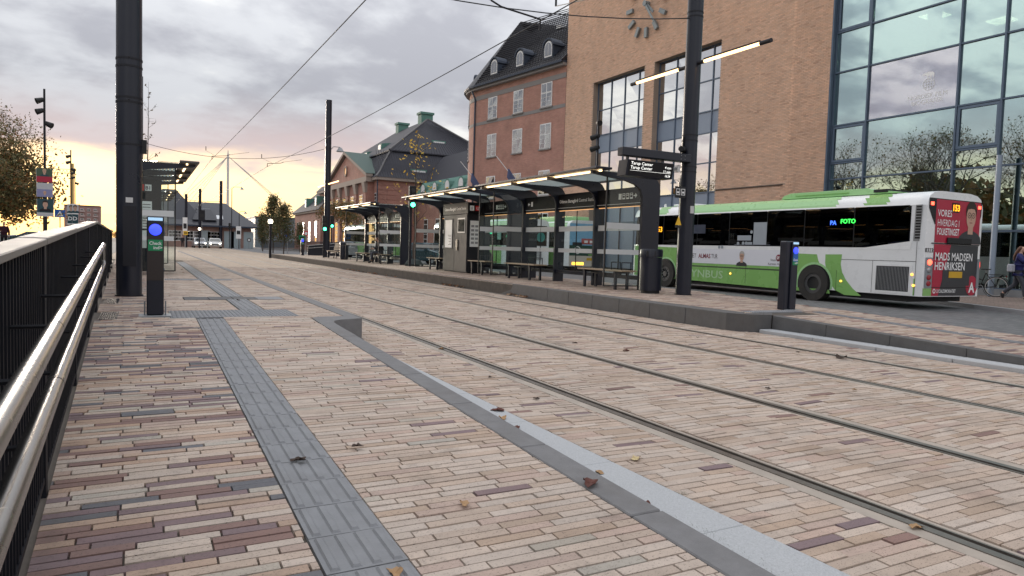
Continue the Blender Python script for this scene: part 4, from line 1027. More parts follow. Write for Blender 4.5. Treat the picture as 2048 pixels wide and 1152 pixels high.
# clock
M_CLK = mat('clock_metal', (.22, .25, .26), .45, .4, var=.12)
ck = thing('wall_clock', (FX - .05, 33.1, 15.7), 'large wall clock of separate grey bars on the tan brick cinema', 'clock')
hy, hz, hr_ = 33.1, 15.72, 1.78
for h in range(12):
    a = h * PI / 6; dy, dz = -math.sin(a), math.cos(a); L0, L1 = hr_ * .76, hr_ * 1.08
    c0 = Vector((FX - .16, hy + dy * L0, hz + dz * L0)); c1 = Vector((FX - .16, hy + dy * L1, hz + dz * L1)); s = Vector((0, -dz, dy)) * .12
    MB().prism([c0 - s, c1 - s, c1 + s, c0 + s], (.15, 0, 0)).build('hour_bar', M_CLK, ck)
for ang, L_, w, nm, x in ((144, 1.55, .075, 'minute_hand', FX - .30), (132, 1.0, .095, 'hour_hand', FX - .24)):
    a = math.radians(ang); d = Vector((0, -math.sin(a), math.cos(a))); c = Vector((x, hy, hz)); s = Vector((0, -d.z, d.y)) * w
    MB().prism([c - d * .2 - s, c + d * L_ - s * .8, c + d * L_ + s * .8, c - d * .2 + s], (.04, 0, 0)).build(nm, M_CLK, ck)
MB().cyl((FX - .32, hy, hz), (FX, hy, hz), .16, n=16).build('hub', M_CLK, ck)
# floodlight pole in front of window
lp = at(1195, 310, X=24.5); tp = at(1197, 222, X=24.5)
fl = thing('floodlight_pole', (24.5, lp.y, .1), 'slim floodlight pole in front of the cinema window', 'street lamp', 'slim poles with clusters of floodlights')
MB().cyl((24.5, lp.y, .1), (24.5, lp.y, tp.z), .06, n=10).build('pole', M_NAVY2, fl)
for k, (dz, s) in enumerate(((-.7, 1), (-1.5, -1), (-2.2, -1))): MB().cyl((24.5, lp.y + s * .1, tp.z + dz), (24.3, lp.y - s * .42, tp.z + dz - .12), .13, .17, n=12).build('floodlight', M_BLACK, fl)
# ---------------------------------------------------------------- red corner building
M_REDB = brickwork_mat('red_brickwork', (.40, .185, .14), (.47, .235, .175), (.30, .22, .19), .24, .067, .008, axes='SZ')
M_ROOFT = mat('glazed_roof_tile', (.034, .034, .042), .5, var=.25, scale=5, spec=.35)
M_TRIM = mat('grey_trim', (.24, .225, .215), .8, var=.12)
M_WFRAME = mat('white_window_frame', (.78, .78, .77), .5, var=.05)
M_WGLASS = glass('house_window', (.10, .12, .13), .30, wave=.06, wscale=.8)
M_LEAD = mat('zinc_sheet', (.045, .058, .085), .55, .0, var=.15, spec=.3)
P0 = Vector((26.0, 41.9, 0)); P1 = Vector((23.9, 54.8, 0)); U = (P1 - P0).normalized(); NO = Vector((-U.y, U.x, 0))
if NO.x > 0: NO = -NO
SL = 10.9; RC = 4.2
def fpt(s, d, z):
    """point on the facade line: s along it, d outwards; beyond SL the front turns round the corner"""
    if s <= SL: return P0 + U * s + NO * d + Vector((0, 0, z))
    c = P0 + U * SL - NO * RC; a = min((s - SL) / RC, PI * .62)
    dirv = NO * math.cos(a) + U * math.sin(a)
    e = P0 * 0
    if (s - SL) / RC > PI * .62:
        t = U * math.cos(a) - NO * math.sin(a); e = t * (s - SL - RC * PI * .62)
    return c + dirv * (RC + d) + e + Vector((0, 0, z))
def fhit(px, py):
    d = R @ np.array([px - 1024.0, py - 576.0, FPX]); dv = Vector(d)
    t = NO.dot(P0) / NO.dot(Vector((dv.x, dv.y, 0))); p = dv * t
    return (Vector((p.x, p.y, 0)) - P0).dot(U), p.z + CAM_H
rb = thing('corner_building', (27, 48, 0), 'dark red brick corner building with white windows and three arched dormers', 'building')
SS = [0.0] + [SL] + [SL + RC * PI * .62 * k / 12 for k in range(1, 13)] + [SL + RC * PI * .62 + 14]
def strip(d0, d1, z0, z1, name, m_, ss=SS):
    m2 = MB(); secs = [[fpt(s, d0, z0), fpt(s, d1, z0), fpt(s, d1, z1), fpt(s, d0, z1)] for s in ss]
    return m2.loft(secs).build(name, m_, rb)
ZE = 14.45
strip(-.5, 0, 0, ZE - .3, 'wall', M_REDB)
strip(-.5, .02, 11.25, 11.5, 'string_course', M_TRIM)
strip(-.5, .03, 13.3, 13.65, 'frieze', M_TRIM)
strip(-.5, .35, 14.1, 14.3, 'cornice', M_TRIM); strip(-.5, .5, 14.3, 14.45, 'gutter', M_LEAD)
roof = MB(); secs = []
for s in SS:
    a = fpt(s, .45, ZE); b = fpt(s, -6.5 if s <= SL else -4.0, 0)
    b = Vector((b.x, b.y, 21.0 if s <= SL - .1 else 19.6)) if s <= SL else Vector((*fpt(SL, -4.15, 0).xy, 20.6))
    if s > SL + RC * PI * .62: b = Vector((*fpt(s, -4.5, 0).xy, 20.6))
    secs.append([a, a - Vector((0, 0, .2)), b - Vector((0, 0, .2)), b])
roof.loft(secs).build('roof', M_ROOFT, rb)
# tile courses on the roof
rf2 = MB()
for k in range(1, 26):
    t = k / 26
    for (s0, s1) in ((0.0, SL),):
        pts = []
        for s in (s0, s1):
            a = fpt(s, .45, ZE); b = fpt(s, -6.5, 21.0); b2 = fpt(s, -6.5 if s < SL - .1 else -4.15, 21.0 if s < SL - .1 else 20.6)
            pts.append(a.lerp(b2, t))
        rf2.tube([p + Vector((0, 0, .02)) for p in pts], .035, n=4)
for k in range(34):
    s = k * SL / 34; a = fpt(s, .45, ZE); b = fpt(s, -6.5, 21.0); t_ = s / SL
    rf2.tube([a + Vector((0, 0, .015)), a.lerp(b, .99) + Vector((0, 0, .015))], .032, n=4)
o = rf2.build('roof_tiles', M_ROOFT, rb); o['kind'] = 'stuff'
def wbox(s0, s1, d0, d1, z0, z1): return MB().hexa([fpt(s0, d0, z0), fpt(s1, d0, z0), fpt(s1, d1, z0), fpt(s0, d1, z0), fpt(s0, d0, z1), fpt(s1, d0, z1), fpt(s1, d1, z1), fpt(s0, d1, z1)])
def win(s0, s1, z0, z1):
    w = wbox(s0, s1, .005, .045, z0, z1).build('window', M_WFRAME, rb)
    c = (s0 + s1) / 2; zt = z0 + (z1 - z0) * .58; e = .055
    for a, b in ((s0 + .07, c - .04), (c + .04, s1 - .07)):
        for za, zb in ((z0 + .07, zt - .04), (zt + .04, z1 - .07)):
            k = random.uniform(-.012, .012); k2 = random.uniform(-.01, .01)
            MB().hexa([fpt(a, .046 + k, za), fpt(b, .046 - k, za), fpt(b, .058 - k, za), fpt(a, .058 + k, za), fpt(a, .046 + k2, zb), fpt(b, .046 - k2, zb), fpt(b, .058 - k2, zb), fpt(a, .058 + k2, zb)]).build('pane', M_WGLASS, w)
            m2 = wbox(a, b, .06, .07, za, za + .02)
            nb = 3 if zb < zt else 2
            if zb <= zt:
                for q in range(1, nb): z = za + (zb - za) * q / nb; m2.add([fpt(a, .085, z - .012), fpt(b, .085, z - .012), fpt(b, .085, z + .012), fpt(a, .085, z + .012)], [(0, 1, 2, 3)])
            m2.build('glazing_bar', M_WFRAME, w)
    wbox(s0 - .08, s1 + .08, .005, .11, z0 - .1, z0 - .005).build('sill', M_TRIM, w)
cols_px = [((977, 190), (994.6, 236)), ((1027.6, 176), (1046.7, 226)), ((1083, 162.5), (1104.7, 214))]
sw = []
for (a, b) in cols_px:
    s0, _ = fhit(b[0], (a[1] + b[1]) / 2); s1, _ = fhit(a[0], (a[1] + b[1]) / 2); sw.append((s0, s1))
sw.append((SL + 1.9, SL + 3.0)); sw.append((SL + 5.2, SL + 6.3))
for s0, s1 in sw:
    for z0, z1 in ((11.55, 13.27), (8.55, 10.35), (5.2, 7.0), (2.0, 3.9)): win(s0, s1, z0, z1)
def dormer(s, d0=-.1, zb=15.0):
    w = .52; t = thing('x', (0, 0, 0), '', '') if False else None
    pr = [(-w, 0), (w, 0), (w, .85), (w * .92, 1.02), (w * .7, 1.2), (w * .38, 1.3), (0, 1.35), (-w * .38, 1.3), (-w * .7, 1.2), (-w * .92, 1.02), (-w, .85)]
    body = MB().prism([fpt(s + a, d0, zb + b) for a, b in pr], -NO * 3.2).build('dormer', M_LEAD, rb)
    pr2 = [(a * .8, .12 + b * .84) for a, b in pr]
    f = MB().prism([fpt(s + a, d0 + .005, zb + b) for a, b in pr2], NO * .03).build('dormer_frame', M_WFRAME, body)
    for q in (-1, 1):
        pp = [(q * .03, .22), (q * .35, .22), (q * .35, .82), (q * .30, .96), (q * .17, 1.09), (q * .03, 1.14)]
        MB().prism([fpt(s + a, d0 + .037, zb + b) for a, b in pp], NO * .012).build('dormer_pane', M_WGLASS, body)
    MB().prism([fpt(s + a * 1.18, d0 + .1, zb + (b - .9) * 1.1 + .98) for a, b in pr[2:]] + [fpt(s + a * 1.02, d0 + .1, zb + b) for a, b in reversed(pr[2:])], -NO * 1.0).build('dormer_hood', M_LEAD, body)
for s0, s1 in sw[:3]: dormer((s0 + s1) / 2 + .1)
dormer(SL + 4.6)
for s in (5.5, 2.4):
    a = fpt(s, .45, ZE).lerp(fpt(s, -6.5, 21.0), .66); MB().box(a.x - .3, a.x + .1, a.y - .35, a.y + .35, a.z - .05, a.z + .22).build('roof_light', M_WFRAME, rb)
MB().tube([fpt(SL + .3, .08, 0), fpt(SL + .3, .08, 13.4), fpt(SL + .5, .3, 14.1)], .07, n=8).build('downpipe', M_LEAD, rb)
for s in (9.3, 4.4):
    fp = thing('flag_pole', fpt(s, .05, 5.2), 'furled flag on the red corner building, %s' % ('nearer its rounded corner' if s > 5 else 'nearer the cinema'), 'flag')
    MB().cyl(fpt(s, .02, 5.6), fpt(s + .9, 2.0, 8.1), .03, n=6).build('pole', M_WHITE, fp)
    MB().loft([[fpt(s + q * .35 + dx, q * .9 + dy, 5.4 + q * 1.35 + dz) for dx, dy, dz in ((-.05, 0, -.6), (.05, .08, -.6), (.06, 0, .05), (-.04, -.04, .05))] for q in (.35, .8, 1.3)]).build('cloth', mat('flag_blue', (.08, .10, .19), .8), fp)
# ---------------------------------------------------------------- old railway station
M_STB = brickwork_mat('station_brickwork', (.37, .165, .125), (.44, .21, .16), (.29, .20, .165), .24, .067, .008, axes='SZ')
M_COPPER = mat('green_copper', (.10, .22, .18), .7, var=.25, scale=1.5)
M_SAND = mat('pale_sandstone', (.33, .27, .23), .85, var=.15)
M_STROOF = mat('dark_slate_tile', (.040, .040, .050), .6, var=.3, scale=4, spec=.25)
M_STGL = glass('station_window', (.12, .14, .15), .10, wave=.06, wscale=.8)
st = thing('railway_station', (36, 100, 0), 'old red brick railway station with steep dark roof and green copper chimneys', 'building')
CX, CY, EZ = 26.0, 85.6, 9.75; XE, YE = 46.0, 119.0
MB().box(CX, XE, CY, YE, 0, EZ - .35).build('wall', M_STB, st)
MB().box(CX - .12, XE + .1, CY - .12, YE, .0, .9).build('plinth', M_SAND, st)
MB().box(CX - .45, XE + .4, CY - .45, YE, EZ - .35, EZ).build('cornice', M_SAND, st)
def rsec(i, z): return [(CX + i, CY + i, z), (XE - i, CY + i, z), (XE - i, YE - i, z), (CX + i, YE - i, z)]
MB().loft([rsec(-.5, EZ), rsec(.15, EZ + .7), rsec(.9, EZ + 1.9), rsec(2.1, EZ + 3.6), rsec(2.3, EZ + 3.65)]).build('lower_roof', M_STROOF, st)
MB().loft([rsec(1.9, EZ + 3.655), rsec(1.9, EZ + 3.8), [(35.9, 95.2, 19.4), (36.1, 95.2, 19.4), (36.1, 109.5, 19.4), (35.9, 109.5, 19.4)]]).build('upper_roof', M_STROOF, st)
tl = MB()
for k in range(1, 9):
    t = k / 9; i = -.5 + 2.6 * t ** .8; z = EZ + 3.6 * t
for k in range(60):
    a = Vector((CX + .2 + k * .33, CY + .05, EZ + .75)); 
    if a.x < XE - 1: tl.tube([(a.x, CY - .45, EZ + .06), (a.x, CY + .2, EZ + .78), (a.x, CY + .95, EZ + 1.96), (a.x, CY + 2.12, EZ + 3.64)], .035, n=4)
for k in range(48):
    y = CY + 1 + k * .45; tl.tube([(CX - .45, y, EZ + .06), (CX + .2, y, EZ + .78), (CX + .95, y, EZ + 1.96), (CX + 2.12, y, EZ + 3.64)], .035, n=4)
for k in range(38):
    t = k / 38; x0 = CX + 1.9 + (35.9 - CX - 1.9) * t; 
    tl.tube([(CX + 1.9 + k * .42, CY + 1.9, EZ + 3.84), (min(max(CX + 1.9 + k * .42, 0), 99) * 0 + (35.9 + (CX + 1.9 + k * .42 - 35.9) * .02), 95.2, 19.42)], .035, n=4)
o = tl.build('roof_tile_rolls', M_STROOF, st); o['kind'] = 'stuff'
hp = MB()
for path in ([(CX - .45, CY - .45, EZ + .05), (CX + .17, CY + .17, EZ + .75), (CX + .92, CY + .92, EZ + 1.95), (CX + 2.1, CY + 2.1, EZ + 3.66)], [(CX + 1.95, CY + 1.95, EZ + 3.85), (35.9, 95.2, 19.45)], [(XE - 1.95, CY + 1.95, EZ + 3.85), (36.1, 95.2, 19.45)]): hp.tube([Vector(p) for p in path], .12, n=6)
hp.build('hip_tiles', mat('hip_tile_grey', (.13, .125, .125), .6, var=.3, scale=6), st)
for (x, y, s) in ((36, 96.2, .8), (36, 106.5, .75)):
    MB().box(x - 1.1 * s, x + 1.1 * s, y - .9 * s, y + .9 * s, 18.2, 20.2).build('chimney', M_COPPER, st); MB().box(x - 1.3 * s, x + 1.3 * s, y - 1.1 * s, y + 1.1 * s, 20.2, 20.5).build('chimney_cap', M_COPPER, st)
def rdormer(px, py, yy, dz, w, name='roof_dormer'):
    p = at(px, py, Y=yy)
    b = MB().prism([(p.x - w, yy, p.z - .45), (p.x + w, yy, p.z - .45), (p.x + w, yy, p.z + .45), (p.x - w, yy, p.z + .45)], (0, 3.0, .3)).build(name, M_COPPER, st)
    MB().box(p.x - w * .8, p.x + w * .8, yy - .04, yy, p.z - .3, p.z + .3).build('dormer_window', M_WFRAME, b)
rdormer(878, 288, 90.0, 0, 1.0); rdormer(838, 346, 86.0, 0, 1.1)
for yy, zz in ((103.5, 14.6), (96.5, 15.0)):
    b = MB().prism([(29.4, yy - .8, zz - .5), (29.4, yy + .8, zz - .5), (29.4, yy + .8, zz + .45), (29.4, yy - .8, zz + .45)], (4, 0, .6)).build('roof_dormer', M_COPPER, st)
    MB().box(29.34, 29.4, yy - .6, yy + .6, zz - .35, zz + .3).build('dormer_window', M_WFRAME, b)
# pediment wing
WX = 25.2; ya, yb = 87.6, 109.8; yc = 98.4
MB().box(WX, CX + .3, ya, yb, 0, EZ - .5).build('pediment_wing_wall', M_STB, st)
MB().box(WX - .35, CX + .2, ya - .4, yb + .4, EZ - .5, EZ + .15).build('entablature', M_SAND, st)
MB().prism([(WX, ya, EZ + .15), (WX, yb, EZ + .15), (WX, yc, EZ + 3.75)], (.6, 0, 0)).build('pediment', M_STB, st)
for y0 in (ya - .5, yb + .5):
    a = Vector((WX - .4, y0, EZ + .15)); b = Vector((WX - .4, yc, EZ + 4.05)); d = Vector((0, 0, .32))
    MB().prism([a, b, b + d, a + d], (.9, 0, 0)).build('raking_cornice', M_SAND, st)
    e = Vector((WX + 6.5, yc, EZ + 4.3)); MB().prism([a + Vector((0, 0, .35)), b + Vector((0, 0, .35)), e, Vector((WX + 1.6, y0, EZ + .5))], (0, 0, .06)).build('gable_roof', mat('dull_copper', (.06, .10, .085), .7, var=.2), st)
MB().ring((WX - .06, yc, EZ + 1.7), (-1, 0, 0), .75, .2, .12, n=24).build('oval_window_frame', M_SAND, st); MB().cyl((WX - .05, yc, EZ + 1.7), (WX - .02, yc, EZ + 1.7), .55, n=24).build('oval_window', emit('lit_oval_window', (1, .6, .3), .2), st)
def stwin(xw, y0, y1, z0, z1, axis='X', rows=4):
    B = (lambda d0, d1, a, b, za, zb: MB().box(xw - d1, xw - d0, a, b, za, zb)) if axis == 'X' else (lambda d0, d1, a, b, za, zb: MB().box(a, b, xw - d1, xw - d0, za, zb))
    w = B(0, .06, y0, y1, z0, z1).build('window', M_WFRAME, st)
    n = 3
    for i in range(n):
        for j in range(rows):
            a = y0 + .06 + i * (y1 - y0 - .06) / n; z = z0 + .06 + j * (z1 - z0 - .06) / rows
            B(.062, .075, a, a + (y1 - y0 - .06) / n - .06, z, z + (z1 - z0 - .06) / rows - .06).build('pane', M_STGL, w)
    B(0, .18, y0 - .12, y1 + .12, z0 - .16, z0 - .01).build('sill', M_SAND, w)
ys_p = [88.2, 92.6, 97.0, 101.2, 105.4, 109.3]
for y in ys_p:
    MB().box(WX - .22, WX, y - .42, y + .42, .9, 7.9).build('pilaster', M_STB, st); MB().hexa([(WX - .28, y - .45, 7.9), (WX, y - .45, 7.9), (WX, y + .45, 7.9), (WX - .28, y + .45, 7.9), (WX - .5, y - .65, 9.2), (WX, y - .65, 9.2), (WX, y + .65, 9.2), (WX - .5, y + .65, 9.2)]).build('capital', M_SAND, st)
for a, b in zip(ys_p, ys_p[1:]):
    m_ = (a + b) / 2; stwin(WX, m_ - .75, m_ + .75, 5.9, 7.7); stwin(WX, m_ - .8, m_ + .8, 1.3, 4.4, rows=5)
for k in range(14):
    z = 1.0 + k * .6
    MB().box(CX - .03, CX + 2.6, CY - .05, CY - .001, z, z + .52).build('quoin_band', M_STB, st); MB().box(CX - .05, CX - .001, CY - .03, CY + 1.6, z, z + .52).build('quoin_band', M_STB, st)
stwin(CX, 86.2, 87.0, 6.0, 7.8); 
for x in (29.5, 32.5): stwin(CY, x, x + 1.0, 1.4, 4.2, 'Y', 5)
MB().tube([(CX - .2, CY - .2, .2), (CX - .2, CY - .2, EZ - .4)], .08).build('downpipe', M_LEAD, st)
# low wing of the station with arched copper dormers
sw_ = thing('station_wing', (34, 72, 0), 'low red brick wing of the station with a row of arched green dormers', 'building')
wx, w0, w1 = 31.0, 60.0, 85.0
ez = at(905, 379, X=wx).z
MB().box(wx, wx + 12, w0, w1, 0, ez - .3).build('wall', M_STB, sw_)
MB().box(wx - .3, wx + 12.2, w0, w1, ez - .3, ez).build('cornice', M_SAND, sw_)
MB().prism([(wx - .35, w0, ez), (wx + 12.3, w0, ez), (wx + 9, w0, ez + 5.2), (wx + 3.6, w0, ez + 5.2)], (0, w1 - w0 + .5, 0)).build('roof', M_STROOF, sw_)
MB().prism([(wx - .38, w0 + .1, ez + .05), (wx + .6, w0 + .1, ez + .05), (wx + .6, w0 + .1, ez + 1.5)], (0, w1 - w0 - .3, 0)).build('copper_flashing', M_COPPER, sw_)
for k in range(6):
    y = 62.5 + k * 3.9
    pr = [(-.8, 0), (.8, 0), (.8, .5), (.65, .9), (.35, 1.15), (0, 1.22), (-.35, 1.15), (-.65, .9), (-.8, .5)]
    b = MB().prism([(wx - .42, y + a, ez + .05 + c) for a, c in pr], (2.2, 0, 0)).build('arched_dormer', M_COPPER, sw_)
    MB().prism([(wx - .45, y + a * .75, ez + .15 + c * .75) for a, c in pr], (.025, 0, 0)).build('dormer_window', M_WFRAME, b)
b = MB().prism([(wx + 1.3, 68, ez + 2.1), (wx + 1.3, 69.6, ez + 2.1), (wx + 1.3, 69.6, ez + 3.1), (wx + 1.3, 68, ez + 3.1)], (3, 0, .4)).build('roof_dormer', M_COPPER, sw_)
MB().box(wx + 1.24, wx + 1.3, 68.15, 69.45, ez + 2.25, ez + 2.9).build('dormer_window', M_WFRAME, b)
MB().box(wx + 3, wx + 4.6, 61.5, 63, ez + 3.5, ez + 7.0).build('copper_chimney', M_COPPER, sw_)
for k in range(6):
    y = 62.2 + k * 3.9
    B = MB().box(wx - .06, wx, y - .6, y + .6, 1.5, 4.6).build('window', M_WFRAME, sw_)
    for i in range(2):
        for j in range(5): MB().box(wx - .075, wx - .062, y - .52 + i * .54, y - .02 + i * .54, 1.58 + j * .6, 2.1 + j * .6).build('pane', M_STGL, B)
# small side wing on the far side of the station
sv = thing('station_side_wing', (27, 118, 0), 'low hipped wing of the station showing left of the platform pole', 'building')
MB().box(24.5, 34, 111, 132, 0, 6.2).build('wall', M_STB, sv); MB().box(24.2, 34, 110.8, 132.3, 6.2, 6.5).build('cornice', M_SAND, sv)
MB().loft([[(24.0, 110.9, 6.5), (34, 110.9, 6.5), (34, 133, 6.5), (24.0, 133, 6.5)], [(26.5, 113, 9.0), (33, 113, 9.0), (33, 130, 9.0), (26.5, 130, 9.0)], [(29, 116, 11.5), (30, 116, 11.5), (30, 127, 11.5), (29, 127, 11.5)]]).build('roof', M_STROOF, sv)
for y in (114, 119, 124, 129):
    w = MB().box(24.44, 24.5, y - .6, y + .6, 1.4, 4.8).build('window', M_WFRAME, sv)
    for j in range(4): MB().box(24.42, 24.438, y - .52, y - .03, 1.5 + j * .82, 2.25 + j * .82).build('pane', M_STGL, w); MB().box(24.42, 24.438, y + .03, y + .52, 1.5 + j * .82, 2.25 + j * .82).build('pane', M_STGL, w)
for y in (116, 124): b = MB().box(24.8, 27, y - .7, y + .7, 7.2, 8.9).build('dormer', M_COPPER, sv); MB().box(24.74, 24.8, y - .5, y + .5, 7.35, 8.6).build('dormer_window', M_WFRAME, b)
# ---------------------------------------------------------------- slate roofed shed
M_SHEDB = brickwork_mat('shed_brickwork', (.30, .17, .14), (.36, .21, .175), (.24, .19, .165), .24, .067, .008, axes='XZ')
M_SLATE = mat('shed_slate', (.045, .047, .058), .5, var=.2, scale=2, stretch=(1, 1, 8))
sh = thing('goods_shed', (5, 124, 0), 'long brick shed with dark slate roof and white skylights in the distance', 'building')
SY = 121.5
MB().box(-.6, 15.6, SY, SY + 13, 0, 3.45).build('wall', M_SHEDB, sh)
MB().box(-1.1, 16.6, SY - .75, SY - .4, 3.3, 3.55).build('gutter', M_LEAD, sh)
MB().loft([[(-1.0, SY - .5, 3.45), (17.0, SY - .5, 3.45), (17.0, SY + 13.5, 3.45), (-1.0, SY + 13.5, 3.45)], [(3, SY + 6.4, 7.5), (12.2, SY + 6.4, 7.5), (12.2, SY + 6.6, 7.5), (3, SY + 6.6, 7.5)]]).build('roof', M_SLATE, sh)
MB().loft([[(-13.5, SY - 3, 3.3), (7.6, SY - 3, 3.3), (7.6, SY + 9, 3.3), (-13.5, SY + 9, 3.3)], [(-8, SY + 3, 9.3), (3.0, SY + 3, 9.3), (3.0, SY + 3.2, 9.3), (-8, SY + 3.2, 9.3)]]).build('high_roof', M_SLATE, sh) if False else None
MB().prism([(-.6, SY + 1.0, 4.3), (8.6, SY + 1.0, 4.3), (4.6, SY + 4.2, 9.2), (2.6, SY + 4.2, 9.2)], (0, 6.5, 0)).build('cross_gable_roof', M_SLATE, sh)
MB().prism([(6.8, SY + .5, 4.4), (10.4, SY + .5, 4.4), (9.6, SY + 2.6, 6.2), (7.6, SY + 2.6, 6.2)], (0, 4, .5)).build('wall_dormer', M_SLATE, sh)
for px in (416, 425, 436, 443):
    p = at(px, 435, Y=SY + 2.0); y = SY + 2.0; z = 3.45 + (y - SY + .5) * (4.05 / 6.9)
    MB().hexa([(p.x + u_, y + v_, z + v_ * .567 + w_) for w_ in (-.02, .08) for u_, v_ in ((-.22, -.55), (.22, -.55), (.22, .55), (-.22, .55))]).build('skylight', mat('skylight_pane', (.70, .72, .74), .2), sh)
for px in (344, 356, 380, 394, 422, 434):
    p = at(px, 470, Y=SY)
    w = MB().box(p.x - .5, p.x + .5, SY - .05, SY, .95, 2.55).build('window', M_WFRAME, sh)
    for i in range(2):
        for j in range(3): MB().box(p.x - .42 + i * .44, p.x - .02 + i * .44, SY - .062, SY - .052, 1.05 + j * .5, 1.48 + j * .5).build('pane', M_STGL, w)
for px in (409, 458, 471, 497):
    p = at(px, 470, Y=SY); MB().box(p.x - .75, p.x + .75, SY - .05, SY, 0, 2.7).build('door', mat('pale_door', (.35, .42, .44), .6), sh)
# ---------------------------------------------------------------- ribbed metal building, apartment block, pylon, cranes
me_ = thing('metal_building', (30, 152, 0), 'flat grey building with ribbed metal cladding behind the small trees', 'building')
MB().box(20, 42, 150, 170, 0, 6.1).build('wall', mat('ribbed_metal', (.20, .24, .26), .5, .2, var=.1), me_)
for k in range(36): MB().box(20.2 + k * .6, 20.35 + k * .6, 149.9, 149.998, .1, 6.0).build('cladding_rib', MATS['ribbed_metal'], me_)
MB().box(19.8, 42.2, 149.8, 170.2, 6.1, 6.35).build('roof_edge', M_LEAD, me_)
ap = thing('apartment_block', (-33, 500, 0), 'pinkish apartment block on the horizon behind the railing', 'building')
a0, a1 = at(128, 412, Y=500).x, at(200, 412, Y=500).x; za = at(165, 412, Y=500).z
MB().box(a0, a1, 500, 514, 0, za).build('wall', mat('apartment_brick', (.32, .20, .18), .9, var=.1), ap)
MB().box(a0 - .2, a1 + .2, 499.6, 514, za, za + .5).build('roof_edge', M_LEAD, ap)
for i in range(5):
    for j in range(6):
        x = a0 + 1.4 + i * (a1 - a0 - 2.6) / 4.6; z = 2.0 + j * (za - 2.2) / 6
        f = MB().box(x, x + 1.7, 499.7, 499.995, z, z + 1.5).build('window', M_WFRAME, ap); MB().box(x + .15, x + .8, 499.6, 499.69, z + .15, z + 1.35).build('pane', M_STGL, f); MB().box(x + .95, x + 1.55, 499.6, 499.69, z + .15, z + 1.35).build('pane', M_STGL, f)
        if i in (2, 4): MB().box(x - .3, x + 2.4, 498.6, 499.6, z - .5, z + .4).build('balcony', mat('balcony_panel', (.42, .33, .31), .8), ap)
pyl = thing('bridge_pylon', (29.4, 300, 0), 'tall white bridge mast with stay cables against the sunset', 'mast')
M_PYL = mat('pylon_white', (.62, .60, .58), .5, var=.05)
ztop = at(455, 300, Y=300).z; px_ = at(455.5, 380, Y=300).x
MB().cyl((px_, 300, 0), (px_, 300, ztop * .93), .62, .42, n=14).build('mast', M_PYL, pyl); MB().cyl((px_, 300, ztop * .93), (px_, 300, ztop), .4, .12, n=10).build('tip', M_PYL, pyl)
zc = at(455, 312, Y=300).z
for qx, qy in ((300, 470), (318, 470), (335, 470), (350, 470)): 
    e = at(qx, 455, Y=300); MB().cyl((px_, 300, zc), (e.x, 300, e.z), .10, n=5).build('stay_cable', M_PYL, pyl)
for qx in (592, 598, 603): e = at(qx, 437, Y=300); MB().cyl((px_, 300, zc), (e.x, 300, e.z), .10, n=5).build('stay_cable', M_PYL, pyl)
def crane(y, xa, xb, py, label):
    a = at(xa, py, Y=y); b = at(xb, py + 4, Y=y)
    t = thing('tower_crane', (b.x, y, 0), label, 'crane')
    m2 = MB().tube([(a.x, y, a.z), (b.x, y, b.z)], .16, n=4).tube([(a.x, y, a.z + 2), (b.x, y, b.z + 2)], .16, n=4)
    n = 12
    for k in range(n): x = a.x + (b.x - a.x) * k / n; x2 = a.x + (b.x - a.x) * (k + .5) / n; x3 = a.x + (b.x - a.x) * (k + 1) / n; m2.tube([(x, y, a.z), (x2, y, a.z + 2), (x3, y, a.z)], .12, n=4)
    m2.build('lattice_jib', mat('crane_yellow', (.45, .30, .10), .6), t)
    MB().box(b.x - .8, b.x + .8, y - .8, y + .8, 0, b.z + 5).build('tower', MATS['crane_yellow'], t)
crane(420, 60, 144, 343, 'lattice jib of a tower crane left of the sunset')
# fence and barrier behind the small trees
bf = thing('far_barrier_fence', (20, 100, 0), 'dark bar fence along the road behind the small trees', 'fence')
p0, p1 = Vector((15.3, 108, 0)), Vector((19.5, 82, 0)); n = 90
for k in range(n + 1):
    p = p0.lerp(p1, k / n); MB().box(p.x - .02, p.x + .02, p.y - .05, p.y + .05, .05, 1.35).build('bar', M_NAVY2, bf)
MB().tube([p0 + Vector((0, 0, 1.38)), p1 + Vector((0, 0, 1.38))], .05).build('top_rail', M_NAVY2, bf)
# ---------------------------------------------------------------- the nearest bus
M_BUSW = mat('bus_white_paint', (.84, .85, .85), .28, var=.04, scale=1.5, coat=.4, dirt=.06)
M_BUSG = mat('bus_green_paint', (.24, .48, .14), .28, var=.05, scale=1.5, coat=.4, dirt=.06)
M_BUSGL = mat('bus_light_green', (.36, .64, .30), .3, var=.05, coat=.4)
M_BWIN = mat('tinted_bus_glass', (.004, .005, .006), .04, var=.02, spec=.9)
M_BGLASS = glass('bus_side_glass', (.16, .17, .18), .03, wave=.03, wscale=1.2)
M_ADW = mat('ad_film_white', (.72, .73, .78), .35, var=.03)
M_ADRED = mat('ad_film_red', (.42, .012, .045), .35, var=.05)
M_ADDARK = mat('ad_film_dark', (.035, .035, .042), .35, var=.08)
M_HAIR = mat('dark_brown_hair', (.03, .018, .012), .7, var=.4, scale=30)
M_GHAIR = mat('grey_hair', (.42, .40, .38), .7, var=.2, scale=30)
BX0, BX1, BY0, BY1 = 17.0, 19.52, 10.45, 22.1
def bus_section(y, x0, x1, k=0.0, top=2.96, low=.34):
    r = [(x0 + k, low), (x0 + k, 2.55), (x0 + k + .03, 2.72), (x0 + k + .10, 2.86), (x0 + k + .28, top - .01), (x0 + k + .6, top + .03)]
    return [(a, y, b) for a, b in r] + [(x0 + x1 - a, y, b) for a, b in reversed(r)]
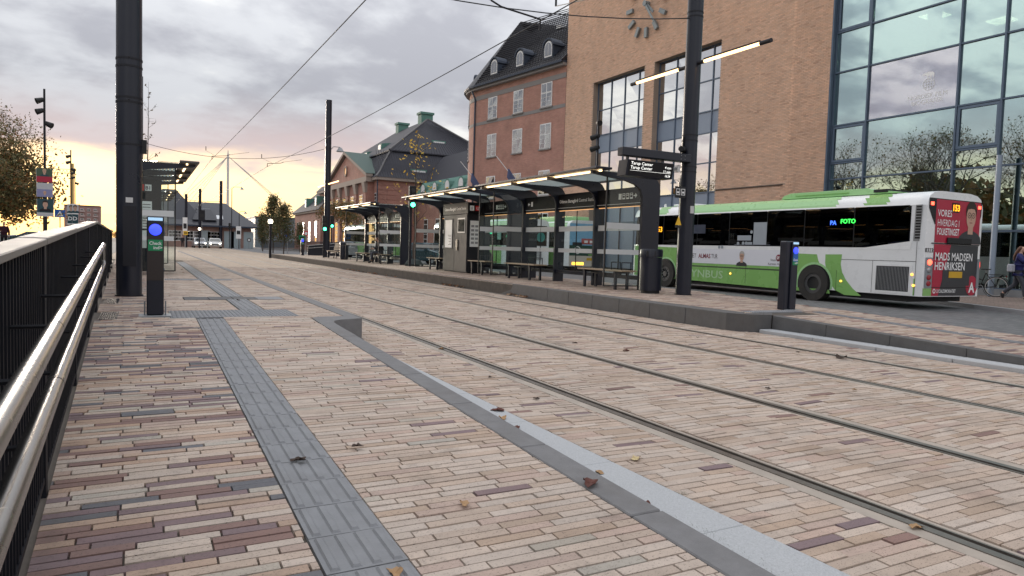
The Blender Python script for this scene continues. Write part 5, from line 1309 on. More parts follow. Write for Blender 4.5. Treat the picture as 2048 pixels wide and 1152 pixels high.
def wheel(parent, y, r, side, dual=False):
    x = side
    MB().ring((x - .03, y, r), (1, 0, 0), r, r * .42, .28, n=36).build('tyre', M_TYRE, parent, smooth=True)
    rim = MB().ring((x - .015, y, r), (1, 0, 0), r * .60, r * .2, .1, n=30).build('rim', mat('wheel_rim', (.09, .09, .092), .5, .5, var=.2), parent)
    MB().cyl((x + (.10 if dual else .015), y, r), (x + .2, y, r), r * .52, n=24).build('wheel_disc', mat('wheel_disc', (.035, .033, .032), .6, .3, var=.3), rim)
    for k in range(10):
        a = 2 * PI * k / 10; x2 = x + (.09 if dual else .0); MB().cyl((x2, y + r * .36 * math.cos(a), r + r * .36 * math.sin(a)), (x2 + .03, y + r * .36 * math.cos(a), r + r * .36 * math.sin(a)), .022, n=6).build('wheel_nut', M_GREY, rim)
    MB().cyl((x - (.02 if not dual else -.05), y, r), (x + .12, y, r), r * .2, r * .26, n=14).build('hub', mat('wheel_hub', (.12, .12, .12), .5, .5), rim)
bus = thing('city_bus', (18.2, 16, 0), 'green and white city bus with red advert on its rear, nearest on the right', 'bus')
def bus_half(y, k, lo, top=2.96):
    if lo: r = [(BX0 + k, .34), (BX0 + k, .9), (BX0 + k, 1.54), (BX0 + k + .05, 1.54)]
    else: r = [(BX0 + k + .05, 2.61), (BX0 + k, 2.61), (BX0 + k + .03, 2.72), (BX0 + k + .10, 2.86), (BX0 + k + .28, top - .01), (BX0 + k + .6, top + .03)]
    return [(a, y, b) for a, b in r] + [(BX0 + BX1 - a, y, b) for a, b in reversed(r)]
ends = ((BY0, .06), (BY0 + .06, .015), (BY0 + .2, 0), (BY1 - .5, 0), (BY1 - .12, .05), (BY1, .16))
MB().loft([bus_half(y, k, True) for y, k in ends]).build('lower_body', M_BUSW, bus, smooth=True)
MB().loft([bus_half(y, k, False, 2.96 if y < BY1 else 2.82) for y, k in ends]).build('roof', M_BUSW, bus, smooth=True)
MB().loft([[(BX0 + .06, BY0, 1.541), (BX1 - .06, BY0, 1.541), (BX1 - .06, BY0, 2.609), (BX0 + .06, BY0, 2.609)], [(BX0 + .004, BY0 + .1, 1.541), (BX1 - .004, BY0 + .1, 1.541), (BX1 - .004, BY0 + .1, 2.609), (BX0 + .004, BY0 + .1, 2.609)], [(BX0 + .004, BY0 + .36, 1.541), (BX1 - .004, BY0 + .36, 1.541), (BX1 - .004, BY0 + .36, 2.609), (BX0 + .004, BY0 + .36, 2.609)]]).build('rear_body', M_BUSW, bus, smooth=True)
M_BIN = mat('bus_interior', (.05, .052, .058), .8)
MB().box(BX0 + .1, BX1 - .1, BY0 + .4, BY1 - .4, 1.545, 1.56).build('inner_floor', M_BIN, bus)
M_SEAT = mat('bus_seat', (.03, .04, .09), .8)
for k in range(9):
    y = 11.3 + k * 1.02
    for xx in (BX0 + .15, BX0 + 1.55): MB().box(xx, xx + .85, y, y + .12, 1.561, 2.0).build('seat_back', M_SEAT, bus, bevel=.03)
for y in (12.4, 13.9, 15.4, 16.95, 18.4, 20.2): MB().cyl((BX0 + .12, y, 1.56), (BX0 + .12, y, 2.61), .02, n=8).build('grab_pole', mat('grab_yellow', (.5, .32, .03), .4), bus)
MB().box(BX1 - .03, BX1 - .02, BY0 + .4, BY1 - .45, 1.56, 2.60).build('far_side_glass', glass('tinted_far_glass', (.35, .38, .40), .04), bus)
for y in (12.4, 13.9, 15.4, 16.95, 18.4, 20.2): MB().box(BX1 - .05, BX1 - .0, y - .05, y + .05, 1.545, 2.605).build('far_pillar', M_BLACK, bus)
MB().box(BX0 + .12, BX1 - .12, BY0 + .4, BY1 - .4, .18, .338).build('underframe', M_BLACK, bus)
def S(px, py): p = at(px, py, X=BX0); return (p.y, p.z)
def side(pts, off, m_, name, px=True, parent=None):
    q = [S(*p) if px else p for p in pts]
    return MB().poly([(BX0 - off, a, b) for a, b in q]).build(name, m_, parent or bus)
def arc(c, r, a0, a1, n=14): return [(c[0] + r * math.cos(a0 + (a1 - a0) * k / n), c[1] + r * math.sin(a0 + (a1 - a0) * k / n)) for k in range(n + 1)]
FWY, RWY, WR = 20.0, 13.57, .485
ZW = 1.5      # window sill
# green lower side
gq = [(1560 + a / 4.115, 360 + b / 4.115) for a, b in ((305, 612), (315, 660), (335, 710), (365, 770), (395, 850), (405, 905), (410, 935))]
side([(BY1 - .25, .36), (BY1 - .25, 1.5)] + [S(*p) for p in gq], .002, M_BUSG, 'green_panel', False)
swoosh = [(13.15, 1.48), (12.55, 1.48), (12.5, 1.25), (12.42, 1.0), (12.28, .75), (12.0, .5), (11.7, .36), (11.0, .36), (11.35, .47), (11.75, .72), (11.97, 1.0), (12.05, 1.25), (12.06, 1.48)]
side([(1560 + a / 4.115, 360 + b / 4.115) for a, b in ((375, 612), (372, 680), (385, 770), (412, 850), (452, 905), (530, 946), (668, 955), (600, 895), (545, 825), (512, 760), (500, 690), (512, 612))], .003, M_BUSG, 'green_swoosh', True)
# dark rear green corner
side([(10.62, .36), (10.62, .78), (BY0 + .2, .78), (BY0 + .2, .36)], .003, M_BUSG, 'green_corner', False)
# green roof cove
m2 = MB(); n = 8
def cove(y0, y1, m_, name):
    pts = [(BX0 - .003, 2.58), (BX0 + .026, 2.72), (BX0 + .095, 2.865), (BX0 + .278, 2.956), (BX0 + .6, 2.995)]
    q = MB()
    for (a, b), (c, d) in zip(pts, pts[1:]): q.add([(a, y0, b), (a, y1, b), (c, y1 + .12, d), (c, y0 + .12, d)], [(0, 1, 2, 3)])
    q.build(name, m_, bus)
cove(12.9, 19.2, M_BUSGL, 'green_roof_cove'); cove(20.0, 20.55, M_BUSGL, 'green_roof_stripe'); cove(11.4, 12.05, M_BUSG, 'green_roof_stripe')
# windows
sill = [(21.75, 1.52), (12.33, 1.52), (10.75, 1.72), (10.78, 2.66), (21.75, 2.66)]
side([(12.33, 1.5), (10.75, 1.72), (10.78, 1.5)], .0045, M_BUSW, 'raised_sill', False)
cuts = [21.7, 20.35, 18.55, 17.1, 15.62, 14.15, 12.72, 12.3, 10.82]
for y in (21.72, 20.2, 18.42, 16.92, 15.36, 13.98, 12.38): MB().box(BX0 - .004, BX0 + .06, y - .03, y + .03, 1.545, 2.605).build('window_post', M_BLACK, bus)
cuts = [21.7, 20.2, 18.42, 16.92, 15.36, 13.98, 12.38, 10.83]
for a, b in zip(cuts, cuts[1:]):
    zb = 1.56 if b > 12 else None
    e = random.uniform(-.004, .004)
    pts = [(a - .02, 1.56), (b + .02, 1.56 if b > 12 else 1.745), (b + .02, 2.62), (a - .02, 2.62)]
    m3 = MB().hexa([(BX0 - .012 + e, pts[0][0], pts[0][1]), (BX0 - .012 - e, pts[1][0], pts[1][1]), (BX0 - .006, pts[1][0], pts[1][1]), (BX0 - .006, pts[0][0], pts[0][1]), (BX0 - .012 - e, pts[3][0], pts[3][1]), (BX0 - .012 + e, pts[2][0], pts[2][1]), (BX0 - .006, pts[2][0], pts[2][1]), (BX0 - .006, pts[3][0], pts[3][1])]); m3.build('window_pane', M_BGLASS, bus)
def stick(px0, py0, px1, py1, m_, name='window_sticker'): 
    a, b = S(px0, py0), S(px1, py1); return MB().box(BX0 - .021, BX0 - .018, min(a[0], b[0]), max(a[0], b[0]), min(a[1], b[1]), max(a[1], b[1])).build(name, m_, bus)
M_STK = mat('frosted_sticker', (.30, .34, .38), .6, var=.1)
stick(1509, 445, 1533, 490, M_STK); stick(1476, 471, 1503, 481, M_STK); stick(1495, 484, 1505, 489, M_STK)
for px, py in ((1477, 487), (1487, 486.5), (1493, 486.5), (1504, 464), (1439, 494), (1445, 494)):
    a = S(px, py); MB().cyl((BX0 - .021, *a), (BX0 - .018, *a), .055, n=14).build('window_sticker', M_STK, bus)
MB().box(BX0 - .021, BX0 - .018, *sorted((S(1470, 495)[0], S(1541, 497)[0])), 1.575, 1.585).build('window_line', M_STK, bus)
a = S(1382, 446); MB().box(BX0 - .022, BX0 - .018, a[0] - .75, a[0] + .05, 1.95, 2.25).build('ticket_display', mat('dim_display', (.06, .07, .10), .2), bus)
text('153', .27, (BX0 - .024, S(1312, 454)[0], 2.02), (0, -1, 0), UPZ, M_LEDO, bus, 'route_number', bold=.02)
text('PA', .17, (BX0 - .024, S(1661, 450)[0], S(1661, 450)[1]), (0, -1, 0), UPZ, emit('blue_led', (.05, .15, 1), .9), bus, 'led_text', bold=.01)
text('FOTO', .17, (BX0 - .024, S(1682, 447)[0], S(1682, 447)[1]), (0, -1, 0), UPZ, emit('green_led', (.05, 1, .1), .8), bus, 'led_text', bold=.01)
# white advert on the side
side([(18.95, .93), (14.2, .93), (14.2, 1.43), (18.95, 1.43)], .006, M_ADW, 'side_advert', False)
M_ADTXT = mat('ad_dark_text', (.04, .03, .035), .5); M_ADMAR = mat('ad_maroon', (.22, .012, .04), .5)
rt = (0, -1, 0)
yt = S(1381, 520)[0]
text('DET', .21, (BX0 - .008, yt + .05, 1.11), rt, UPZ, M_ADTXT, bus, 'advert_text', width=.32)
text('ALMAS', .21, (BX0 - .008, S(1397, 520)[0], 1.11), rt, UPZ, M_ADMAR, bus, 'advert_text', bold=.02, width=.58)
text('TUR', .21, (BX0 - .008, S(1422.5, 520)[0], 1.11), rt, UPZ, M_ADTXT, bus, 'advert_text', width=.29)
text('Stem på', .10, (BX0 - .008, S(1541, 527)[0], 1.09), rt, UPZ, M_ADTXT, bus, 'advert_text', width=.34)
text('Karsten Hønge', .10, (BX0 - .008, S(1536, 533)[0], .97), rt, UPZ, M_ADTXT, bus, 'advert_text', width=.6)
yl, zl_ = S(1557.5, 516)
MB().cyl((BX0 - .009, yl, zl_), (BX0 - .006, yl, zl_), .105, n=20).build('party_logo', M_ADMAR, bus); text('SF', .12, (BX0 - .011, yl + .075, zl_ - .04), rt, UPZ, M_PRINTW, bus, 'logo_text', bold=.02)
def portrait(origin, right, up, h, parent, hair, coat, glasses=True, off=.008):
    """a flat printed head and shoulders"""
    o = Vector(origin); r_ = Vector(right); u = Vector(up); nn = r_.cross(u)
    def P(pts, k, m_, name): return MB().poly([o + r_ * (a * h) + u * (b * h) + nn * (off + k * .0012) for a, b in pts]).build(name, m_, parent)
    def ell(cx, cy, rx, ry, n=24): return [(cx + rx * math.cos(2 * PI * i / n), cy + ry * math.sin(2 * PI * i / n)) for i in range(n)]
    P([(-.46, 0), (.46, 0), (.42, .16), (.30, .24), (.12, .30), (-.12, .30), (-.30, .24), (-.42, .16)], 0, coat, 'portrait_coat')
    P([(-.10, .22), (.10, .22), (.10, .42), (-.10, .42)], 1, M_SKIN, 'portrait_neck')
    P(ell(0, .74, .215, .24), 2, hair, 'portrait_hair')
    P(ell(0, .61, .185, .265), 3, M_SKIN, 'portrait_face')
    P([(-.19, .78), (-.16, .86), (.0, .90), (.16, .86), (.19, .78), (.1, .80), (-.02, .81), (-.12, .79)], 4, hair, 'portrait_fringe')
    P(ell(0, .485, .065, .014), 4, mat('portrait_lip', (.33, .13, .11), .6), 'portrait_mouth')
    P([(-.02, .54), (.03, .54), (.012, .66), (-.008, .66)], 4, mat('portrait_shade', (.42, .25, .18), .6), 'portrait_nose')
    for s in (-1, 1):
        c = o + r_ * (s * .078 * h) + u * (.655 * h) + nn * (off + .006)
        MB().cyl(c, c + nn * .001, .016 * h, n=10).build('portrait_eye', M_PRINTK, parent)
        if glasses: MB().ring(c, nn, .066 * h, .014 * h, .001, n=20).build('portrait_glasses', M_PRINTK, parent)
    if glasses: P([(-.02, .66), (.02, .66), (.02, .675), (-.02, .675)], 6, M_PRINTK, 'portrait_bridge')
pa = S(1483, 533.5)
portrait((BX0, pa[0], pa[1] + .02), rt, UPZ, .50, bus, M_GHAIR, M_ADDARK)
# body lines, wheels, lamps, grille
for y in (16.15, 12.85): side([(y, .36), (y - .012, .36), (y - .012, .90), (y, .90)], .004, M_BLACK, 'panel_gap', False)
side([(18.95, .80), (14.25, .80), (14.25, .845), (18.95, .845)], .004, mat('trim_dark_green', (.03, .06, .025), .6), 'rub_rail', False)
side([(12.72, 1.20), (10.62, 1.20), (10.62, 1.212), (12.72, 1.212)], .004, M_BLACK, 'panel_gap', False)
side([(10.62, .36), (10.61, .36), (10.61, 1.7), (10.62, 1.7)], .004, M_BLACK, 'panel_gap', False)
side([(11.78, .36), (11.77, .36), (11.77, 1.2), (11.78, 1.2)], .004, M_BLACK, 'panel_gap', False)
for wy in (FWY, RWY):
    side(arc((wy, WR), .62, -.22, PI + .22, 20) + [(wy - .6, .36), (wy + .6, .36)], .005, M_BUSGL, 'wheel_arch_trim', False)
    side(arc((wy, WR), .555, -.25, PI + .25, 20), .008, M_BLACK, 'wheel_well', False)
wheel(bus, FWY, WR, BX0 - .02); wheel(bus, RWY, WR + .01, BX0 - .02, True)
text('FYNBUS', .36, (BX0 - .005, 18.87, .45), rt, UPZ, mat('logo_pale_green', (.42, .62, .36), .4), bus, 'logo_text', bold=.012, width=1.72)
g = MB().box(BX0 - .010, BX0 - .002, 10.78, 11.66, .44, 1.07).build('engine_grille', M_BLACK, bus)
for k in range(22): y = 10.80 + k * .0395; MB().box(BX0 - .022, BX0 - .0105, y, y + .012, .45, 1.06).build('grille_slat', M_GREY, g)
q = MB(); 
for (ya_, yb_, za_, zb_) in ((10.70, 10.775, .38, 1.13), (11.665, 11.735, .38, 1.13), (10.775, 11.665, .38, .435), (10.775, 11.665, 1.075, 1.13)): q.box(BX0 - .008, BX0 - .001, ya_, yb_, za_, zb_)
q.build('grille_frame', M_BUSW, bus)
v = side([(10.72, 1.72), (10.56, 1.72), (10.52, 2.62), (10.70, 2.62)], .004, M_GREY, 'air_intake', False)
for k in range(12): z = 1.78 + k * .07; MB().box(BX0 - .010, BX0 - .005, 10.55, 10.68, z, z + .045).build('intake_slot', M_BLACK, v)
for px, py in ((1461, 547), (1682, 562), (1824, 549), (1827, 571)): a = S(px, py); MB().ball((BX0 - .012, *a), (.014, .035, .028), n=10, m_=6).build('marker_lamp', M_AMBER, bus)
text('8323', .15, (BX0 - .004, 10.62, 1.52), rt, UPZ, M_PRINTK, bus, 'fleet_number', bold=.01) if False else None
# roof pod
pd = [(15.25, 2.99), (15.15, 3.09), (14.9, 3.16), (12.35, 3.16), (12.15, 3.10), (11.75, 3.06), (11.35, 3.0), (11.35, 2.99)]
MB().prism([(BX0 + .42, a, b) for a, b in pd], (1.7, 0, 0)).build('roof_unit', M_BUSGL, bus, bevel=.03)
MB().box(BX0 + .40, BX0 + .419, 12.9, 14.7, 3.06, 3.075).build('roof_unit_line', M_BUSG, bus); MB().box(BX0 + .4, BX0 + 2.1, 11.75, 12.15, 3.03, 3.11).build('roof_grille', M_NAVY2, bus)
MB().box(BX0 + .5, BX0 + 1.6, 19.3, 20.3, 2.98, 3.06).build('roof_hatch', M_BUSW, bus, bevel=.02); MB().cyl((BX0 + .5, 20.75, 2.95), (BX0 + .5, 20.75, 3.1), .06, .03, n=10).build('antenna', M_WHITE, bus)
# front
MB().hexa([(BX0 + .2, BY1 - .02, 1.2), (BX1 - .2, BY1 - .02, 1.2), (BX1 - .2, BY1 + .03, 1.2), (BX0 + .2, BY1 + .03, 1.2), (BX0 + .25, BY1 - .1, 2.6), (BX1 - .25, BY1 - .1, 2.6), (BX1 - .25, BY1 - .0, 2.6), (BX0 + .25, BY1 - .0, 2.6)]).build('windscreen', M_BWIN, bus)
# rear face
def Rr(px, py): p = at(px, py, Y=BY0); return (p.x, p.z)
def rear(pts, off, m_, name): return MB().poly([(a, BY0 - off, b) for a, b in pts]).build(name, m_, bus)
rx0, rx1 = BX0 + .09, BX1 - .09
rear([(rx0 + .03, 2.55), (rx0 + .03, 2.80), (rx1 - .03, 2.80), (rx1 - .03, 2.45), (rx1 - .16, 2.15), (rx0 + .3, 2.15), (rx0 + .16, 2.35)], .006, M_BLACK, 'rear_window_surround')
ax0, ax1 = Rr(1880, 480)[0], Rr(1960, 480)[0]
ax0 = BX0 + .42; ax1 = BX1 - .17
rear([(ax0, 1.70), (ax1, 1.70), (ax1, 2.78), (ax0, 2.78)], .008, M_ADRED, 'rear_advert_upper')
rear([(ax0, .36), (ax1, .36), (ax1, 1.66), (ax0, 1.66)], .008, M_ADDARK, 'rear_advert_lower')
rear([(ax0, .36), (ax0 + .28, .36), (ax0 + .72, 1.66), (ax0, 1.66)], .010, M_ADRED, 'rear_advert_red_wedge')
ra = (1, 0, 0)
text('VORES', .24, (ax0 + .07, BY0 - .012, 2.36), ra, UPZ, M_PRINTW, bus, 'advert_text', bold=.012, width=.60)
text('HVERDAG I', .24, (ax0 + .07, BY0 - .012, 2.12), ra, UPZ, M_PRINTW, bus, 'advert_text', width=.92)
text('FOLKETINGET', .24, (ax0 + .07, BY0 - .012, 1.90), ra, UPZ, M_PRINTW, bus, 'advert_text', bold=.016, width=.94)
text('MADS MADSEN', .28, (ax0 + .05, BY0 - .014, 1.26), ra, UPZ, M_PRINTW, bus, 'advert_text', bold=.014, width=1.62)
text('HENRIKSEN', .28, (ax0 + .05, BY0 - .014, 1.02), ra, UPZ, M_PRINTW, bus, 'advert_text', bold=.014, width=1.3)
text('SOCIALDEMOKRATIET', .12, (ax0 + .20, BY0 - .014, .44), ra, UPZ, M_PRINTW, bus, 'advert_text', bold=.01, width=.82)
MB().ring((ax0 + .11, BY0 - .012, .48), (0, -1, 0), .06, .025, .002, n=14).build('rose_logo', M_PRINTW, bus)
MB().cyl((ax1 - .2, BY0 - .012, .62), (ax1 - .2, BY0 - .010, .62), .26, n=28).build('red_disc', M_ADRED, bus)
text('A', .36, (ax1 - .32, BY0 - .015, .45), ra, UPZ, M_PRINTW, bus, 'logo_text', bold=.03)
portrait((ax1 - .42, BY0, 1.705), ra, UPZ, 1.12, bus, M_HAIR, M_ADDARK, off=.012)
MB().box(ax0 + .95 - .3, ax0 + .95 + .02, BY0 - .013, BY0 - .009, 2.48, 2.72).build('route_screen', M_BLACK, bus)
text('153', .22, (ax0 + .66, BY0 - .016, 2.52), ra, UPZ, M_LEDO, bus, 'route_number', bold=.03)
rear([(rx0 + .2, 1.665), (rx1 - .04, 1.665), (rx1 - .04, 1.69), (rx0 + .2, 1.69)], .014, M_BLACK, 'engine_lid_gap')
MB().box(ax0 + .5, ax0 + 1.55, BY0 - .05, BY0 - .02, 1.69, 1.84).build('rear_handle', M_BLACK, bus, bevel=.01)
MB().box(ax0 + .42, ax1 - .32, BY0 - .014, BY0 - .011, .62, 1.02).build('plate_recess', M_ADDARK, bus)
np_ = MB().box(ax0 + .68, ax0 + 1.26, BY0 - .024, BY0 - .016, .82, .98).build('number_plate', mat('plate_yellow', (.62, .36, .02), .5), bus)
rear([(rx0 + .1, .565), (rx1 - .04, .565), (rx1 - .04, .58), (rx0 + .1, .58)], .014, M_BLACK, 'bumper_gap')
lc = MB().box(rx0 + .02, rx0 + .31, BY0 - .022, BY0 - .004, .56, 1.32).build('lamp_cluster', mat('lamp_cluster_grey', (.28, .30, .33), .35, .4), bus, bevel=.015)
for z, m_ in ((1.20, M_LRED), (1.0, mat('clear_lamp', (.35, .36, .38), .15, .6)), (.82, mat('dull_red_lamp', (.30, .01, .02), .2)), (.67, MATS['dull_red_lamp'])): MB().ball((rx0 + .17, BY0 - .024, z), (.095, .02, .07), n=16, m_=8).build('tail_lamp', m_, lc)
MB().box(rx1 - .1, rx1 + .02, BY0 - .022, BY0 - .004, .56, 1.32).build('lamp_cluster', MATS['lamp_cluster_grey'], bus)
for x in (rx0 + .16, rx1 - .14): MB().box(x - .06, x + .06, BY0 - .014, BY0 - .008, 2.62, 2.70).build('brake_lamp', M_LRED, bus)
MB().box(rx1 + .0, rx1 + .03, BY0 - .02, BY0 + .0, 1.1, 1.25).build('tail_lamp', M_LRED, bus)
rear([(rx0 - .02, .36), (ax0, .36), (ax0, .55), (rx0 - .02, .55)], .007, M_BUSG, 'green_corner')
text('8323', .15, (rx0 - .03, BY0 - .008, 1.45), ra, UPZ, M_PRINTK, bus, 'fleet_number', bold=.01, width=.33)
# ---------------------------------------------------------------- other buses
def plain_bus(x0, y0, y1, label, low, rearf=None, name='city_bus', w=2.52):
    x1 = x0 + w; t = thing(name, (x0 + w / 2, (y0 + y1) / 2, 0), label, 'bus', 'buses at the stands')
    MB().loft([bus_section(y0, x0, x1, .06), bus_section(y0 + .15, x0, x1), bus_section(y1 - .3, x0, x1), bus_section(y1, x0, x1, .12)]).build('body', M_BUSW, t, smooth=True)
    for m_, a, b in low: MB().box(x0 - .004, x0 - .001, y0 + a * (y1 - y0), y0 + b * (y1 - y0), .36, 1.4).build('painted_panel', m_, t)
    MB().box(x0 - .008, x0 - .002, y0 + .4, y1 - .4, 1.42, 2.58).build('window_band', M_BWIN, t)
    nn = int((y1 - y0) / 1.5)
    for k in range(1, nn): y = y0 + .4 + k * (y1 - y0 - .8) / nn; MB().box(x0 - .012, x0 - .0085, y - .02, y + .02, 1.43, 2.57).build('window_post', M_BLACK, t)
    MB().prism([(x0 - .003, y0 + .2, 2.6), (x0 + .06, y0 + .2, 2.82), (x0 + .3, y0 + .2, 2.97), (x0 + .29, y0 + .2, 2.9)], (0, (y1 - y0) * .8, 0)).build('green_roof_cove', M_BUSGL, t)
    MB().box(x0 + .1, x1 - .1, y0 + .4, y1 - .4, .15, .338).build('underframe', M_BLACK, t)
    for wy in (y0 + 2.9, y1 - 2.4):
        MB().cyl((x0 - .010, wy, .5), (x0 - .004, wy, .5), .56, n=24).build('wheel_well', M_BLACK, t); MB().ring((x0 - .04, wy, .48), (1, 0, 0), .48, .2, .2, n=24).build('tyre', M_TYRE, t); MB().cyl((x0 - .02, wy, .48), (x0 + .1, wy, .48), .28, n=16).build('wheel_disc', MATS['wheel_disc'], t)
    return t
b2 = plain_bus(18.4, 34.9, 47.2, 'green bus standing beyond the nearest shelter, seen through its glass', [(M_BUSG, .1, .42), (M_ADW, .42, .55), (M_BUSG, .55, .72), (M_BUSG, .8, .97)])
mat('sticker_teal', (.05, .25, .22), .5)
MB().box(18.4 - .02, 18.4 - .013, 36.2, 36.7, 1.75, 2.25).build('round_sticker', mat('sticker_teal', (.05, .25, .22), .5), b2)
MB().cyl((18.4 - .02, 41.0, 2.0), (18.4 - .014, 41.0, 2.0), .25, n=16).build('round_sticker', MATS['sticker_teal'], b2)
MB().box(18.6, 20.7, 34.885, 34.897, 1.45, 2.6).build('rear_window', M_BWIN, b2); MB().box(18.42, 19.1, 34.885, 34.897, .36, 1.4).build('green_corner', M_BUSG, b2)
for k in range(6): MB().box(19.4, 20.4, 34.88, 34.896, .62 + k * .11, .68 + k * .11).build('rear_vent', M_GREY, b2)
MB().cyl((20.3, 34.88, 1.95), (20.3, 34.884, 1.95), .28, n=18).build('round_sticker', MATS['sticker_teal'], b2)
X3 = 21.35; Y3 = 33.6
b3 = plain_bus(X3, Y3, Y3 + 12, 'bus with light blue rear advert and orange number 55', [(M_BUSG, .1, .9)])
def rear3(xa, xb, za, zb, off, m_, name): return MB().box(X3 + xa, X3 + xb, Y3 - off - .003, Y3 - off, za, zb).build(name, m_, b3)
rear3(.1, 2.42, 1.55, 2.8, .005, mat('ad_sky_blue', (.22, .46, .66), .4), 'rear_advert_sky'); rear3(.1, 2.42, .95, 1.55, .005, mat('ad_dark_green', (.02, .07, .05), .4), 'rear_advert_green'); rear3(.1, 2.42, .36, .95, .005, mat('cream_panel', (.6, .55, .47), .4), 'rear_bumper_panel')
rear3(1.55, 2.2, 2.42, 2.72, .009, M_BLACK, 'route_screen'); text('55', .25, (X3 + 1.7, Y3 - .014, 2.46), ra, UPZ, M_LEDO, b3, 'route_number', bold=.03)
rear3(.9, 2.3, 1.62, 1.95, .009, mat('ad_red_barn', (.38, .06, .05), .4), 'advert_barn')
for k in range(3): rear3(1.1 + k * .38, 1.34 + k * .38, 1.70, 1.84, .013, M_PRINTW, 'advert_window')
rear3(.3, .95, 1.55, 1.72, .013, M_ADDARK, 'advert_boat'); rear3(1.4, 2.3, .98, 1.05, .012, M_BUSG, 'advert_strip')
MB().ring((X3 + .65, Y3 - .012, 1.27), (0, -1, 0), .22, .04, .003, n=20).build('advert_emblem', M_PRINTW, b3)
rear3(1.3, 1.95, .68, .84, .012, MATS['plate_yellow'], 'number_plate'); rear3(.3, 1.1, .42, .58, .012, M_AMBER, 'rear_reflector')
for x in (.3, 2.15): rear3(x - .08, x + .08, 2.5, 2.62, .012, M_LRED, 'brake_lamp')
MB().box(X3 + .4, X3 + 2.1, Y3 + 1, Y3 + 4, 2.97, 3.25).build('roof_unit', M_BUSGL, b3, bevel=.05)
b4 = plain_bus(17.0, 56.0, 67.0, 'bus with dark windscreen seen between the farthest and middle shelters', [(M_BUSG, .2, .9)])
MB().box(17.15, 19.4, 55.98, 55.995, 1.15, 2.75).build('windscreen', M_BWIN, b4); MB().box(17.1, 18.3, 55.97, 55.995, .45, 1.1).build('front_panel', M_BUSW, b4)
MB().box(18.4, 19.45, 55.97, 55.995, .4, 1.12).build('front_green_panel', M_BUSG, b4)
# ---------------------------------------------------------------- trees
def leaf_mat():
    M = bpy.data.materials.new('leaf'); M.use_nodes = True; MATS['leaf'] = M
    N, L, new, m, mix, smooth = nodes_of(M.node_tree); b = N['Principled BSDF']
    a = new('ShaderNodeAttribute'); a.attribute_name = 'bc'; L.new(a.outputs['Color'], b.inputs['Base Color']); b.inputs['Roughness'].default_value = .7
    t = new('ShaderNodeBsdfTranslucent'); L.new(a.outputs['Color'], t.inputs[0]); mx = new('ShaderNodeMixShader'); mx.inputs[0].default_value = .3
    L.new(b.outputs[0], mx.inputs[1]); L.new(t.outputs[0], mx.inputs[2]); L.new(mx.outputs[0], N['Material Output'].inputs[0])
    return M
M_LEAF = leaf_mat()
def grow(rng, p, d, L, r, lev, maxlev, segs, tips, spread, up, nb):
    q = p + d * L * .5 + Vector((rng.gauss(0, .05), rng.gauss(0, .05), 0)) * L
    e = q + (d + Vector((rng.gauss(0, .12), rng.gauss(0, .12), up * .15))).normalized() * L * .5
    segs.append((p, q, r, r * .82)); segs.append((q, e, r * .82, r * .62))
    if lev >= maxlev - 1: tips += [q, e]
    if lev >= maxlev: return
    k = nb if lev else nb + 1
    for i in range(k):
        a = 2 * PI * (i + rng.random()) / k; o = d.orthogonal().normalized(); w = d.cross(o)
        nd = (d * (1 - spread * .5) + (o * math.cos(a) + w * math.sin(a)) * spread * rng.uniform(.7, 1.2) + Vector((0, 0, up))).normalized()
        st_ = e if i < 2 else p.lerp(e, rng.uniform(.45, .95))
        grow(rng, st_, nd, L * rng.uniform(.62, .82), r * .56, lev + 1, maxlev, segs, tips, spread, up, nb)
